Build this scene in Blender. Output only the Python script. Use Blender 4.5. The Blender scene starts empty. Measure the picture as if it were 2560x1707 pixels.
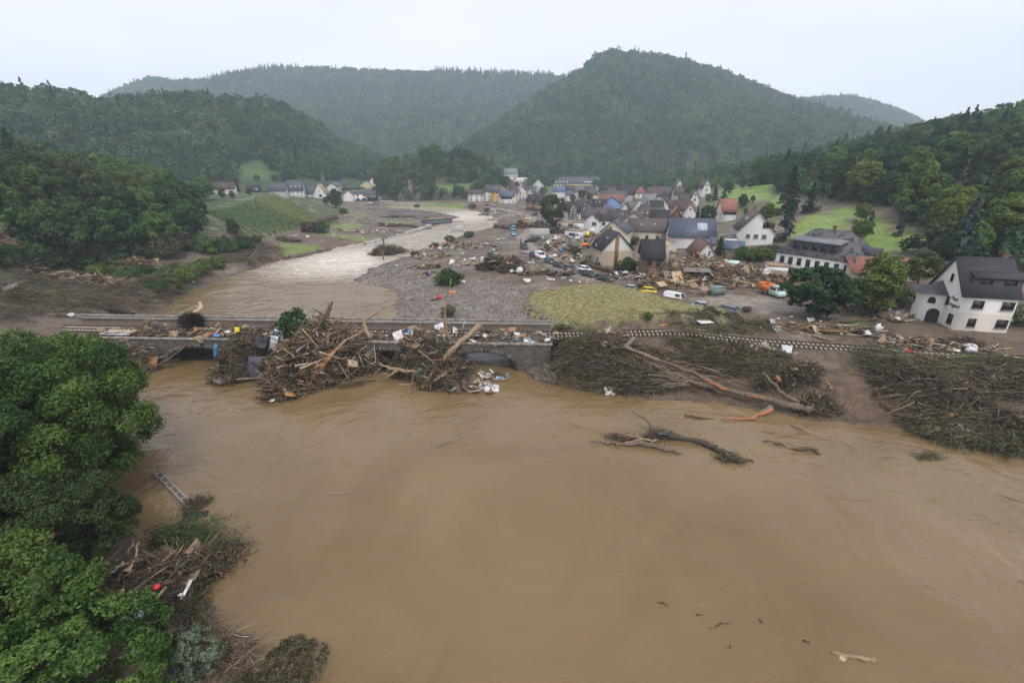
import bpy, math, random
import numpy as np
from mathutils import Vector, Matrix, Quaternion
R = math.radians
random.seed(7)
rng = np.random.default_rng(7)
scn = bpy.context.scene
col = scn.collection

# ------------------------------------------------------------------ camera
PITCH = R(20.4)
CH = 29.0                       # camera height over the flood water
cam_d = bpy.data.cameras.new('camera')
cam_d.sensor_width = 36; cam_d.lens = 16.0
cam_d.clip_start = 0.5; cam_d.clip_end = 9000
cam = bpy.data.objects.new('camera', cam_d); col.objects.link(cam)
cam.location = (0, 0, CH); cam.rotation_euler = (R(90) - PITCH, 0, 0)
scn.camera = cam

# ------------------------------------------------------------------ overcast sky
SUN_EL, SUN_AZ = R(55), R(160)
w = bpy.data.worlds.new('World'); scn.world = w; w.use_nodes = True
nt = w.node_tree; nt.nodes.clear()
wo = nt.nodes.new('ShaderNodeOutputWorld'); bg = nt.nodes.new('ShaderNodeBackground')
sky = nt.nodes.new('ShaderNodeTexSky'); sky.sky_type = 'NISHITA'; sky.sun_disc = False
sky.sun_elevation = SUN_EL; sky.sun_rotation = SUN_AZ; sky.dust_density = 6; sky.air_density = 1.2
mx = nt.nodes.new('ShaderNodeMix'); mx.data_type = 'RGBA'; mx.inputs[0].default_value = 0.88
tc = nt.nodes.new('ShaderNodeTexCoord'); mp = nt.nodes.new('ShaderNodeMapping'); mp.inputs['Scale'].default_value = (1.2, 1.2, 4)
nz = nt.nodes.new('ShaderNodeTexNoise'); nz.inputs['Scale'].default_value = 1.6; nz.inputs['Detail'].default_value = 5
cr = nt.nodes.new('ShaderNodeValToRGB')
cr.color_ramp.elements[0].position = 0.3; cr.color_ramp.elements[0].color = (8.0, 8.05, 9.5, 1)
cr.color_ramp.elements[1].position = 0.68; cr.color_ramp.elements[1].color = (9.4, 9.35, 10.1, 1)
nt.links.new(tc.outputs['Generated'], mp.inputs['Vector']); nt.links.new(mp.outputs[0], nz.inputs['Vector'])
nt.links.new(nz.outputs['Fac'], cr.inputs['Fac']); nt.links.new(sky.outputs[0], mx.inputs[6]); nt.links.new(cr.outputs[0], mx.inputs[7])
nt.links.new(mx.outputs[2], bg.inputs['Color']); bg.inputs['Strength'].default_value = 0.105
nt.links.new(bg.outputs[0], wo.inputs['Surface'])

sun_d = bpy.data.lights.new('sun', 'SUN'); sun_d.energy = 1.5; sun_d.angle = R(14); sun_d.color = (1, 0.96, 0.9)
sun = bpy.data.objects.new('sun', sun_d); col.objects.link(sun)
sd = Vector((math.sin(SUN_AZ) * math.cos(SUN_EL), math.cos(SUN_AZ) * math.cos(SUN_EL), math.sin(SUN_EL)))
sun.rotation_euler = (-sd).to_track_quat('-Z', 'Y').to_euler(); sun.location = (0, 0, 600)

scn.view_settings.view_transform = 'Standard'; scn.view_settings.look = 'None'
scn.view_settings.gamma = 1; scn.view_settings.use_curve_mapping = False
scn.view_settings.exposure = 0.36
scn.cycles.use_denoising = True
scn.cycles.max_bounces = 6; scn.cycles.transparent_max_bounces = 4; scn.cycles.volume_bounces = 2
scn.cycles.diffuse_bounces = 3; scn.cycles.glossy_bounces = 2; scn.cycles.caustics_reflective = False; scn.cycles.caustics_refractive = False

# ------------------------------------------------------------------ photograph pixel -> place
F, CX, CY = 1138.0, 1280.0, 853.5
CP, SP = math.cos(PITCH), math.sin(PITCH)
VIEW = {'A': (500, 350, .21259), 'B': (900, 350, .21259), 'C': (1250, 420, .1703), 'D': (1600, 450, .1703), 'E': (1900, 450, .2806),
        'F': (0, 600, .2723), 'G': (500, 720, .2126), 'H': (900, 720, .234), 'I': (1350, 780, .3401), 'J': (1900, 780, .2806),
        'K': (0, 720, .37), 'L': (0, 1250, .3827), 'M': (800, 450, .2126), 'N': (1100, 600, .2126), 'O': (1500, 600, .2126),
        'P': (0, 0, 1.0), 'Q': (0, 0, 1.0884)}
def pix(v, x, y):
    o = VIEW[v]; return (o[0] + x * o[2], o[1] + y * o[2])
def ray(px, py):
    u = CY - py
    return np.array((px - CX, F * CP + u * SP, -F * SP + u * CP))
def at_z(px, py, z):
    d = ray(px, py); t = (z - CH) / d[2]
    return np.array((d[0] * t, d[1] * t, z))
def at_y(px, py, Y):
    d = ray(px, py); t = Y / d[1]
    return np.array((d[0] * t, Y, CH + d[2] * t))

# ------------------------------------------------------------------ terrain
def sst(a, b, x):
    t = np.clip((x - a) / (b - a), 0, 1); return t * t * (3 - 2 * t)
def wz(Y):                                        # flood water level, with the rapids upstream of the bridge
    return 1.5 * sst(122, 185, Y) + np.maximum(0, Y - 185) * 0.004
def fnoise(x, y, s, seed=0):
    x = np.asarray(x, float) / s; y = np.asarray(y, float) / s; r = 0
    for k in range(5):
        a = seed * 1.7 + k * 2.1
        r = r + np.sin(x * (1.1 + .37 * k) * math.cos(a) * 2 + y * (1.3 + .29 * k) * math.sin(a) * 2 + a * 3 + 1.5 * np.sin(y * .9 - x * .6 + a))
    return r / 5
def at_w(px, py):
    z = 0.0
    for _ in range(8):
        p = at_z(px, py, z); z = float(wz(p[1]))
    return p
ZC = [  # pixel, height of the ground there
 (215, 842, 4.4), (-100, 850, 6), (1390, 850, 4.5), (1500, 830, 4.5), (1700, 838, 4.6), (1900, 848, 4.6), (2237, 873, 4.8), (2560, 895, 5.0), (2900, 930, 5.5),
 (1420, 900, 2.6), (1700, 900, 3.0), (2000, 930, 3.0), (2300, 960, 3.2), (2560, 1020, 3.0), (2300, 1040, 1.4), (2900, 1080, 3.5),
 (1500, 760, 4.6), (1650, 790, 4.6), (1350, 800, 3.0), (1100, 765, 1.6), (1050, 700, 1.8), (1020, 660, 2.0), (1200, 700, 2.6), (1130, 620, 2.6),
 (1250, 640, 4.0), (1350, 655, 4.5), (1450, 690, 4.6), (1550, 665, 5), (1800, 690, 5), (1950, 760, 5), (2080, 720, 5), (2380, 822, 5), (2600, 840, 5.3), (2200, 780, 5),
 (1320, 560, 5), (1500, 560, 5.5), (1700, 560, 6), (1150, 512, 5.2), (1250, 500, 6), (1400, 500, 7.5), (1600, 500, 9), (1500, 475, 11), (1300, 475, 10),
 (1000, 505, 4.6), (880, 508, 4.6), (1100, 500, 5.2), (1000, 495, 5.4), (800, 508, 6.0),
 (200, 740, 3.2), (430, 700, 2.6), (300, 660, 3.6), (100, 690, 4.0), (560, 640, 2.8), (640, 615, 3.0), (720, 620, 3.0), (830, 590, 3.2), (900, 545, 3.2), (960, 535, 3), (1050, 560, 3.0), (900, 580, 3.0),
 (680, 575, 6.0), (560, 600, 5.0), (780, 548, 6.5), (850, 535, 5.5),
 (200, 1380, 2.5), (100, 1200, 3.5), (0, 1000, 5.0), (300, 1500, 1.6), (400, 1600, 1.6), (150, 1650, 3.2), (-300, 1400, 6), (500, 1650, 1.8), (-200, 1000, 7), (-300, 800, 9)]
YC = [  # pixel, distance: hillsides
 (690, 492, 262), (510, 522, 225), (850, 532, 275), (620, 480, 300), (760, 492, 400), (560, 480, 420), (950, 480, 520), (1150, 470, 560), (1450, 462, 640), (1700, 465, 560),
 (0, 640, 112), (0, 560, 135), (0, 480, 165), (-300, 470, 150), (250, 560, 150), (250, 500, 210), (420, 560, 175), (400, 500, 240), (0, 420, 280), (-400, 350, 230), (300, 450, 330),
 (1990, 605, 133), (2110, 540, 155), (2230, 545, 150), (2200, 620, 118), (2400, 640, 100), (2560, 660, 92), (2560, 540, 125), (2400, 560, 130), (2350, 470, 175), (2560, 400, 190),
 (2200, 470, 210), (2100, 470, 230), (2000, 490, 210), (1930, 520, 205), (1830, 480, 280), (1900, 462, 300), (1930, 448, 340), (2050, 420, 330), (2200, 400, 300), (2350, 360, 280), (2560, 330, 270), (2560, 300, 400), (2900, 300, 250), (2900, 560, 110), (2900, 200, 420),
 (1800, 520, 230), (1750, 545, 225)]
cp_ = np.array([at_z(*c) for c in ZC] + [at_y(*c) for c in YC] + [(-500, 900, 30), (0, 900, 16), (600, 900, 40), (-700, 300, 110), (0, 5, -1.0), (60, 20, -1), (30, 45, -1), (-60, -20, 12), (150, 10, 4), (150, -50, 6), (0, 1800, 30), (1200, 1800, 60), (-1200, 1800, 60)])
def _phi(a, b):
    return np.sqrt(((a[:, None, :] - b[None]) ** 2).sum(-1) + 9.0)
_n = len(cp_); _A = np.zeros((_n + 3, _n + 3)); _A[:_n, :_n] = -_phi(cp_[:, :2], cp_[:, :2]) + np.eye(_n) * -2.0
_A[:_n, _n] = 1; _A[:_n, _n + 1:] = cp_[:, :2]; _A[_n:, :_n] = _A[:_n, _n:].T
_W = np.linalg.solve(_A, np.concatenate((cp_[:, 2], np.zeros(3))))
RIV = [at_w(*p)[:2] for p in [(370, 800), (447, 742), (640, 668), (712, 648), (825, 624), (946, 598), (1074, 570), (1108, 557), (1150, 543), (1100, 532), (1030, 526), (949, 522), (879, 522),
      (872, 518), (1013, 516.5), (1098, 518), (1172, 523), (1217, 535), (1240, 549), (1240, 562), (1225, 575), (1161, 586), (1098, 607), (1055, 626), (991, 650), (927, 671),
      (885, 700), (900, 712), (950, 714), (991, 734), (984, 762), (998, 800), (1240, 872), (1298, 919), (1345, 954), (1428, 972), (1639, 1000), (1860, 1018), (2000, 1052), (2138, 1066),
      (2251, 1072), (2343, 1103), (2461, 1131), (2560, 1150), (3000, 1260)]] + [np.array(p) for p in [(140, 30), (160, -60), (-8, -60), (-6, 10)]] + [at_w(*p)[:2] for p in
      [(760, 1720), (650, 1650), (560, 1564), (515, 1470), (420, 1390), (260, 1320), (150, 1100), (120, 940), (250, 920)]]
RIV = np.array(RIV)
MEAD = np.array([at_z(x, y, 5.2)[:2] for x, y in [(1305, 752), (1330, 722), (1440, 712), (1500, 709), (1600, 726), (1670, 745), (1744, 762), (1802, 773), (1850, 795), (1760, 815), (1560, 818), (1420, 812), (1380, 790)]])
def sdist(poly, x, y):                            # signed distance, negative inside
    x = np.asarray(x, float); y = np.asarray(y, float); d = np.full(x.shape, 1e9); ins = np.zeros(x.shape, bool); n = len(poly)
    for i in range(n):
        ax, ay = poly[i]; bx, by = poly[(i + 1) % n]; ex, ey = bx - ax, by - ay
        t = np.clip(((x - ax) * ex + (y - ay) * ey) / (ex * ex + ey * ey + 1e-9), 0, 1)
        d = np.minimum(d, (x - ax - t * ex) ** 2 + (y - ay - t * ey) ** 2)
        if ey != 0:
            ins ^= ((ay > y) != (by > y)) & (x < ex * (y - ay) / ey + ax)
    d = np.sqrt(d); return np.where(ins, -d, d)
def gz(x, y):
    x = np.atleast_1d(np.asarray(x, float)); y = np.atleast_1d(np.asarray(y, float)); sh = x.shape
    p = np.stack((x.ravel(), y.ravel()), 1); z = np.empty(len(p))
    for i in range(0, len(p), 20000):
        q = p[i:i + 20000]; z[i:i + 20000] = -_phi(q, cp_[:, :2]) @ _W[:_n] + _W[_n] + q @ _W[_n + 1:]
    z = z.reshape(sh); wl = wz(y); d = sdist(RIV, x, y)
    d = d + fnoise(x, y, 3.0, 3) * 0.8 * np.clip(y / 60, .3, 1.5)
    z = np.maximum(z, wl + 0.55) + fnoise(x, y, 4.5, 1) * 0.10 + fnoise(x, y, 1.6, 2) * 0.05
    md = sdist(MEAD, x, y) + fnoise(x, y, 2.0, 9) * .5
    z = z + 1.0 * sst(0.9, -0.4, md) - 0.5 * sst(6, 1, md) * sst(0, 1, md)
    zo = wl + 0.02 + (z - wl) * sst(-0.3, 7.0, d)
    zi = wl - 0.15 - np.minimum(1.6, -d * 0.25)
    return np.where(d > 0, zo, zi)
def gz1(x, y):
    return float(gz([x], [y])[0])
_TY = np.geomspace(14, 1100, 420)
def on_ground(px, py):                            # first ground point met by the line of sight
    d = ray(px, py); t = _TY / d[1]; X = d[0] * t; Zr = CH + d[2] * t; g = gz(X, _TY); k = np.where(Zr < g)[0]
    if len(k) == 0: return None
    i = max(int(k[0]), 1); a, b = t[i - 1], t[i]; ya = np.linspace(a, b, 12); Z2 = CH + d[2] * ya; g2 = gz(d[0] * ya, d[1] * ya); j = np.where(Z2 <= g2)[0]
    tt = ya[int(j[0])] if len(j) else b
    return np.array((d[0] * tt, d[1] * tt, gz1(d[0] * tt, d[1] * tt)))
def on_h(px, py, h):                              # point at height h over level ground seen at a pixel
    z = 5.0
    for _ in range(8):
        p = at_z(px, py, min(z + h, CH - 1.0)); z = 0.5 * z + 0.5 * gz1(p[0], min(p[1], 900))
    p[2] = gz1(p[0], p[1]); return p

# ------------------------------------------------------------------ materials
MATS = {}
def newmat(name):
    m = bpy.data.materials.new(name); m.use_nodes = True; MATS[name] = m
    return m, m.node_tree, m.node_tree.nodes['Principled BSDF']
def noise_node(nt, scale, detail=4, coord='Object', vscale=None, dist=0):
    tc = nt.nodes.new('ShaderNodeTexCoord'); n = nt.nodes.new('ShaderNodeTexNoise')
    n.inputs['Scale'].default_value = scale; n.inputs['Detail'].default_value = detail; n.inputs['Distortion'].default_value = dist
    if coord == 'World':
        g = nt.nodes.new('ShaderNodeNewGeometry'); src = g.outputs['Position']
    else: src = tc.outputs[coord]
    if vscale:
        mp = nt.nodes.new('ShaderNodeMapping'); mp.inputs['Scale'].default_value = vscale; nt.links.new(src, mp.inputs['Vector']); src = mp.outputs[0]
    nt.links.new(src, n.inputs['Vector']); return n
def ramp(nt, fac, stops):
    r = nt.nodes.new('ShaderNodeValToRGB'); e = r.color_ramp.elements
    while len(e) < len(stops): e.new(0.5)
    for i, (p, c) in enumerate(stops):
        e[i].position = p; e[i].color = (c[0], c[1], c[2], 1)
    nt.links.new(fac, r.inputs['Fac']); return r
def mixc(nt, fac, a, b, mode='MIX'):
    m = nt.nodes.new('ShaderNodeMix'); m.data_type = 'RGBA'; m.blend_type = mode
    for sock, v in ((m.inputs[0], fac), (m.inputs[6], a), (m.inputs[7], b)):
        if hasattr(v, 'is_linked'): nt.links.new(v, sock)
        elif isinstance(v, (int, float)): sock.default_value = v
        else: sock.default_value = (v[0], v[1], v[2], 1)
    return m.outputs[2]
def bump(nt, bs, h, strength=0.4, dist=0.05):
    b = nt.nodes.new('ShaderNodeBump'); b.inputs['Strength'].default_value = strength; b.inputs['Distance'].default_value = dist
    nt.links.new(h, b.inputs['Height']); nt.links.new(b.outputs[0], bs.inputs['Normal'])
def simple(name, c, rough=0.8, var=0.25, scale=3.0, metal=0, coord='Object', bmp=0.0, spec=0.5, rand=0.0, vscale=None):
    m, nt, bs = newmat(name)
    n = noise_node(nt, scale, 5, coord, vscale)
    lo = tuple(max(0, v * (1 - var)) for v in c); hi = tuple(min(1, v * (1 + var)) for v in c)
    o = ramp(nt, n.outputs['Fac'], [(0.3, lo), (0.7, hi)]).outputs[0]
    if rand:
        oi = nt.nodes.new('ShaderNodeObjectInfo'); hs = nt.nodes.new('ShaderNodeHueSaturation'); mr = nt.nodes.new('ShaderNodeMapRange')
        mr.inputs['To Min'].default_value = 1 - rand; mr.inputs['To Max'].default_value = 1 + rand
        nt.links.new(oi.outputs['Random'], mr.inputs[0]); nt.links.new(mr.outputs[0], hs.inputs['Value']); nt.links.new(o, hs.inputs['Color']); o = hs.outputs[0]
    nt.links.new(o, bs.inputs['Base Color'])
    bs.inputs['Roughness'].default_value = rough; bs.inputs['Metallic'].default_value = metal; bs.inputs['Specular IOR Level'].default_value = spec
    if bmp: bump(nt, bs, n.outputs['Fac'], bmp)
    return m
def leafmat(name, lo, mid, hi, scale=0.5, rand=0.25, trans=0.25, huev=0.03, wv=0):
    m, nt, bs = newmat(name)
    n = noise_node(nt, scale, 3, 'Object')
    n2 = noise_node(nt, scale * 6, 2, 'Object')
    mm = nt.nodes.new('ShaderNodeMath'); mm.operation = 'MULTIPLY_ADD'; mm.inputs[1].default_value = 0.45; nt.links.new(n2.outputs['Fac'], mm.inputs[0])
    m3 = nt.nodes.new('ShaderNodeMath'); m3.operation = 'MULTIPLY'; m3.inputs[1].default_value = 0.6; nt.links.new(n.outputs['Fac'], m3.inputs[0]); nt.links.new(m3.outputs[0], mm.inputs[2])
    c = ramp(nt, mm.outputs[0], [(0.36, lo), (0.52, mid), (0.68, hi)]).outputs[0]
    if wv:
        nw = noise_node(nt, wv, 4, 'World'); c = mixc(nt, 1.0, c, ramp(nt, nw.outputs['Fac'], [(.32, (.6, .7, .75)), (.5, (1, 1, 1)), (.66, (1.6, 1.4, 1.1))]).outputs[0], 'MULTIPLY')
    oi = nt.nodes.new('ShaderNodeObjectInfo'); hs = nt.nodes.new('ShaderNodeHueSaturation')
    mr = nt.nodes.new('ShaderNodeMapRange'); mr.inputs['To Min'].default_value = 1 - rand; mr.inputs['To Max'].default_value = 1 + rand; nt.links.new(oi.outputs['Random'], mr.inputs[0])
    wn = nt.nodes.new('ShaderNodeTexWhiteNoise'); wn.noise_dimensions = '1D'; nt.links.new(oi.outputs['Random'], wn.inputs['W'])
    mr2 = nt.nodes.new('ShaderNodeMapRange'); mr2.inputs['To Min'].default_value = 0.5 - huev; mr2.inputs['To Max'].default_value = 0.5 + huev * .6; nt.links.new(wn.outputs['Value'], mr2.inputs[0])
    nt.links.new(mr.outputs[0], hs.inputs['Value']); nt.links.new(mr2.outputs[0], hs.inputs['Hue']); nt.links.new(c, hs.inputs['Color'])
    nt.links.new(hs.outputs[0], bs.inputs['Base Color']); bs.inputs['Roughness'].default_value = 0.55; bs.inputs['Specular IOR Level'].default_value = 0.25
    tr = nt.nodes.new('ShaderNodeBsdfTranslucent'); nt.links.new(hs.outputs[0], tr.inputs['Color'])
    ms = nt.nodes.new('ShaderNodeMixShader'); ms.inputs[0].default_value = trans
    out = nt.nodes['Material Output']; nt.links.new(bs.outputs[0], ms.inputs[1]); nt.links.new(tr.outputs[0], ms.inputs[2]); nt.links.new(ms.outputs[0], out.inputs['Surface'])
    return m
leafmat('leaf_green', (.024, .058, .012), (.064, .132, .024), (.135, .21, .044), rand=.45, huev=.045)
leafmat('leaf_dark', (.016, .042, .013), (.038, .088, .022), (.078, .142, .034), rand=.3)
leafmat('leaf_light', (.05, .09, .016), (.095, .155, .026), (.16, .22, .04))
leafmat('leaf_silver', (.07, .10, .06), (.12, .16, .10), (.20, .25, .17), huev=.01)
leafmat('leaf_far', (.022, .060, .026), (.050, .110, .044), (.100, .165, .060), scale=.15, rand=.55, huev=.045, wv=.014)
leafmat('leaf_near', (.020, .055, .011), (.068, .132, .023), (.165, .25, .05), scale=.35, rand=.12, huev=.008)
leafmat('needle_dark', (.012, .032, .018), (.022, .052, .026), (.040, .080, .038), rand=.25)
leafmat('needle_blue', (.040, .070, .065), (.070, .11, .105), (.11, .16, .155), rand=.15, huev=.01)
leafmat('needle_dead', (.10, .07, .045), (.15, .105, .07), (.20, .15, .10), rand=.2, trans=.1, huev=.01)
leafmat('leaf_olive', (.036, .038, .016), (.085, .078, .036), (.165, .145, .072), rand=.1, trans=.1)
leafmat('leaf_vine', (.026, .085, .016), (.048, .145, .024), (.08, .20, .036), rand=.15)
leafmat('leaf_vine_light', (.085, .15, .020), (.13, .21, .028), (.18, .26, .04), rand=.12)
leafmat('leaf_purple', (.012, .012, .014), (.020, .020, .022), (.03, .03, .03), rand=.1)
leafmat('grass_dry', (.19, .175, .06), (.25, .225, .085), (.32, .285, .12), rand=.1)
leafmat('grass_green', (.05, .09, .015), (.08, .13, .02), (.12, .18, .03), rand=.1)
leafmat('reed_brown', (.06, .045, .025), (.10, .075, .04), (.16, .12, .06), rand=.1, trans=.1)
simple('bark', (.055, .042, .03), .9, .4, 6, bmp=.5)
simple('bark_grey', (.135, .10, .072), .9, .5, 4, bmp=.8)
simple('wood_dark', (.045, .03, .019), .9, .45, 4)
simple('wood_brown', (.10, .065, .038), .88, .4, 4)
simple('wood_tan', (.26, .18, .105), .85, .35, 4)
simple('wood_pale', (.42, .32, .2), .85, .25, 4)
simple('wood_orange', (.36, .17, .07), .8, .3, 4)
simple('wood_red', (.34, .13, .055), .75, .3, 4)
simple('wood_grey', (.17, .145, .12), .9, .3, 4)
simple('mud', (.075, .05, .033), .75, .35, 1.5, bmp=.3)
simple('soil_dark', (.035, .025, .017), .95, .4, 2, bmp=.4)
simple('plastic_white', (.58, .57, .55), .6, .35, 1.6)
simple('plastic_blue', (.06, .22, .45), .5, .2, 2)
simple('plastic_red', (.55, .03, .025), .45, .2, 2)
simple('plastic_yellow', (.75, .62, .02), .5, .1, 2)
simple('plastic_green', (.02, .22, .13), .6, .2, 2)
simple('plastic_orange', (.55, .19, .04), .5, .15, 2)
simple('plastic_teal', (.17, .23, .20), .6, .2, 2)
simple('tarp_dark', (.012, .013, .015), .55, .3, 2)
simple('panel_slate', (.06, .06, .085), .6, .25, 2)
simple('concrete', (.36, .35, .33), .85, .2, 2.5, bmp=.2)
simple('sleeper_concrete', (.33, .29, .23), .9, .25, 4)
simple('rail_steel', (.10, .065, .045), .6, .3, 5, metal=.4)
simple('steel_grey', (.36, .37, .38), .45, .15, 3, metal=.6)
simple('coping', (.22, .195, .165), .9, .5, 1.3, bmp=.3)
simple('voussoir', (.105, .09, .075), .95, .45, 2, bmp=.5, rand=.45)
simple('gravel_stone', (.21, .185, .165), .95, .35, 1.2, rand=.2)
simple('rubble', (.30, .24, .18), .9, .5, 1.0)
simple('rubber', (.012, .012, .013), .7, .2, 3)
simple('window_frame', (.6, .6, .58), .5, .1, 3)
simple('window_dark_frame', (.05, .04, .035), .6, .2, 3)
simple('door_wood', (.12, .07, .04), .7, .25, 3)
simple('door_teal', (.10, .25, .24), .6, .2, 3)
simple('garage_white', (.7, .7, .68), .5, .08, 3)
simple('gutter', (.12, .12, .125), .5, .2, 3)
simple('chimney_brick', (.14, .07, .05), .9, .3, 4)
simple('skin', (.5, .3, .22), .6, .1, 3)
simple('cloth_black', (.015, .015, .017), .9, .3, 3)
def glass(name, c, rough=.08):
    m, nt, bs = newmat(name); bs.inputs['Base Color'].default_value = (*c, 1); bs.inputs['Roughness'].default_value = rough; bs.inputs['Specular IOR Level'].default_value = .6
    return m
glass('pane', (.018, .020, .023)); glass('pane_open', (.008, .008, .009), .6); glass('skylight', (.35, .4, .45), .05); glass('car_glass', (.012, .014, .016), .04); glass('lamp_glass', (.6, .6, .6), .1); glass('lamp_red', (.4, .02, .02), .2)
def paint(name, c):
    m, nt, bs = newmat(name); n = noise_node(nt, 2.2, 5, 'Object'); g = nt.nodes.new('ShaderNodeNewGeometry')
    tc = nt.nodes.new('ShaderNodeTexCoord'); sx = nt.nodes.new('ShaderNodeSeparateXYZ'); nt.links.new(tc.outputs['Object'], sx.inputs[0])
    ad = nt.nodes.new('ShaderNodeMath'); ad.operation = 'MULTIPLY_ADD'; ad.inputs[1].default_value = -1.3; nt.links.new(sx.outputs['Z'], ad.inputs[0]); ad.inputs[2].default_value = 0.75
    a2 = nt.nodes.new('ShaderNodeMath'); a2.operation = 'ADD'; a2.use_clamp = True; nt.links.new(ad.outputs[0], a2.inputs[0]); nt.links.new(n.outputs['Fac'], a2.inputs[1])
    rr = ramp(nt, a2.outputs[0], [(.55, (0, 0, 0)), (.85, (.8, .8, .8))])
    nt.links.new(mixc(nt, rr.outputs[0], c, (.16, .115, .075)), bs.inputs['Base Color'])
    bs.inputs['Roughness'].default_value = .35; bs.inputs['Coat Weight'].default_value = .4; return m
for k, c in {'paint_white': (.75, .75, .75), 'paint_black': (.012, .013, .016), 'paint_blue': (.02, .045, .09), 'paint_grey': (.14, .16, .18), 'paint_lightblue': (.22, .45, .6), 'paint_green': (.012, .03, .028), 'paint_silver': (.42, .44, .46),
             'paint_mint': (.45, .62, .55), 'paint_yellow': (.75, .55, .02), 'paint_orange': (.8, .2, .02)}.items(): paint(k, c)
def plaster(name, c, tide=None, tz=2.2, dirt=.35):
    m, nt, bs = newmat(name); n = noise_node(nt, 1.1, 6, 'Object'); st = noise_node(nt, 2.0, 4, 'Object', (3, 3, .25))
    base = mixc(nt, ramp(nt, st.outputs['Fac'], [(.45, (0, 0, 0)), (.8, (1, 1, 1))]).outputs[0], c, tuple(v * (1 - dirt) for v in c))
    if tide:
        tc = nt.nodes.new('ShaderNodeTexCoord'); sx = nt.nodes.new('ShaderNodeSeparateXYZ'); nt.links.new(tc.outputs['Object'], sx.inputs[0])
        a = nt.nodes.new('ShaderNodeMath'); a.operation = 'MULTIPLY_ADD'; a.inputs[1].default_value = .5; nt.links.new(n.outputs['Fac'], a.inputs[0]); nt.links.new(sx.outputs['Z'], a.inputs[2])
        mr = nt.nodes.new('ShaderNodeMapRange'); mr.inputs['From Min'].default_value = tz + .45; mr.inputs['From Max'].default_value = tz + .2; nt.links.new(a.outputs[0], mr.inputs[0])
        base = mixc(nt, mr.outputs[0], base, tide)
    nt.links.new(base, bs.inputs['Base Color']); bs.inputs['Roughness'].default_value = .9; bump(nt, bs, n.outputs['Fac'], .15, .02); return m
plaster('plaster_white', (.74, .73, .70), None); plaster('plaster_whitemud', (.74, .73, .70), (.36, .31, .25), 1.6)
plaster('plaster_cream', (.66, .60, .47), (.38, .32, .24), 1.4); plaster('plaster_grey', (.48, .49, .47)); plaster('plaster_beige', (.70, .68, .62), (.47, .38, .28), 4.0)
plaster('plaster_yellow', (.66, .55, .30)); plaster('plaster_orange', (.68, .42, .13)); plaster('plaster_blue', (.26, .34, .60), (.33, .33, .36), 2.0); plaster('plaster_dirty', (.45, .40, .33), (.3, .25, .19), 1.5)
plaster('plaster_hotel', (.78, .78, .75), (.13, .135, .145), 1.9, .12); plaster('plaster_red', (.2, .06, .05)); plaster('slate_wall', (.07, .075, .09)); plaster('plaster_stripe', (.24, .12, .055)); plaster('plaster_haus', (.80, .78, .73), (.70, .655, .57), 3.0, .12)
plaster('plaster_guest', (.76, .74, .68), None, 2, .12)
def rooftile(name, c, c2, rows=3.0, moss=None, rough=.75):
    m, nt, bs = newmat(name); tc = nt.nodes.new('ShaderNodeTexCoord')
    bk = nt.nodes.new('ShaderNodeTexBrick'); bk.inputs['Scale'].default_value = rows; bk.inputs['Color1'].default_value = (*c, 1); bk.inputs['Color2'].default_value = (*c2, 1); bk.inputs['Mortar'].default_value = (*[v * .45 for v in c], 1)
    bk.inputs['Mortar Size'].default_value = .03; bk.inputs['Brick Width'].default_value = .85; bk.inputs['Row Height'].default_value = 1.0; bk.inputs['Bias'].default_value = -.2
    nt.links.new(tc.outputs['UV'], bk.inputs['Vector'])
    n = noise_node(nt, .7, 6, 'Object'); o = mixc(nt, ramp(nt, n.outputs['Fac'], [(.4, (0, 0, 0)), (.75, (1, 1, 1))]).outputs[0], bk.outputs['Color'], tuple(v * 1.5 for v in c), 'MIX')
    if moss:
        n3 = noise_node(nt, .9, 7, 'Object'); o = mixc(nt, ramp(nt, n3.outputs['Fac'], [(.52, (0, 0, 0)), (.62, (1, 1, 1))]).outputs[0], o, moss)
    oi = nt.nodes.new('ShaderNodeObjectInfo'); hs = nt.nodes.new('ShaderNodeHueSaturation'); mr = nt.nodes.new('ShaderNodeMapRange'); mr.inputs['To Min'].default_value = .8; mr.inputs['To Max'].default_value = 1.25
    nt.links.new(oi.outputs['Random'], mr.inputs[0]); nt.links.new(mr.outputs[0], hs.inputs['Value']); nt.links.new(o, hs.inputs['Color'])
    nt.links.new(hs.outputs[0], bs.inputs['Base Color']); bs.inputs['Roughness'].default_value = rough; bump(nt, bs, bk.outputs['Fac'], -.6, .05); return m
rooftile('roof_slate', (.050, .054, .064), (.072, .076, .088)); rooftile('roof_dark', (.018, .018, .021), (.030, .030, .034)); rooftile('roof_brown', (.060, .044, .038), (.082, .060, .050)); rooftile('roof_red', (.21, .085, .06), (.27, .11, .08))
rooftile('roof_bluegrey', (.055, .066, .095), (.065, .078, .11), rows=2.2, rough=.5); rooftile('roof_blue', (.08, .12, .22), (.1, .14, .26)); rooftile('roof_grey', (.12, .125, .135), (.15, .155, .165)); rooftile('roof_mossy', (.075, .072, .075), (.13, .125, .125), rows=2.6, moss=(.022, .02, .014)); rooftile('roof_tan', (.26, .18, .12), (.3, .21, .14)); rooftile('roof_redbrown', (.10, .045, .035), (.13, .06, .045))
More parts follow.
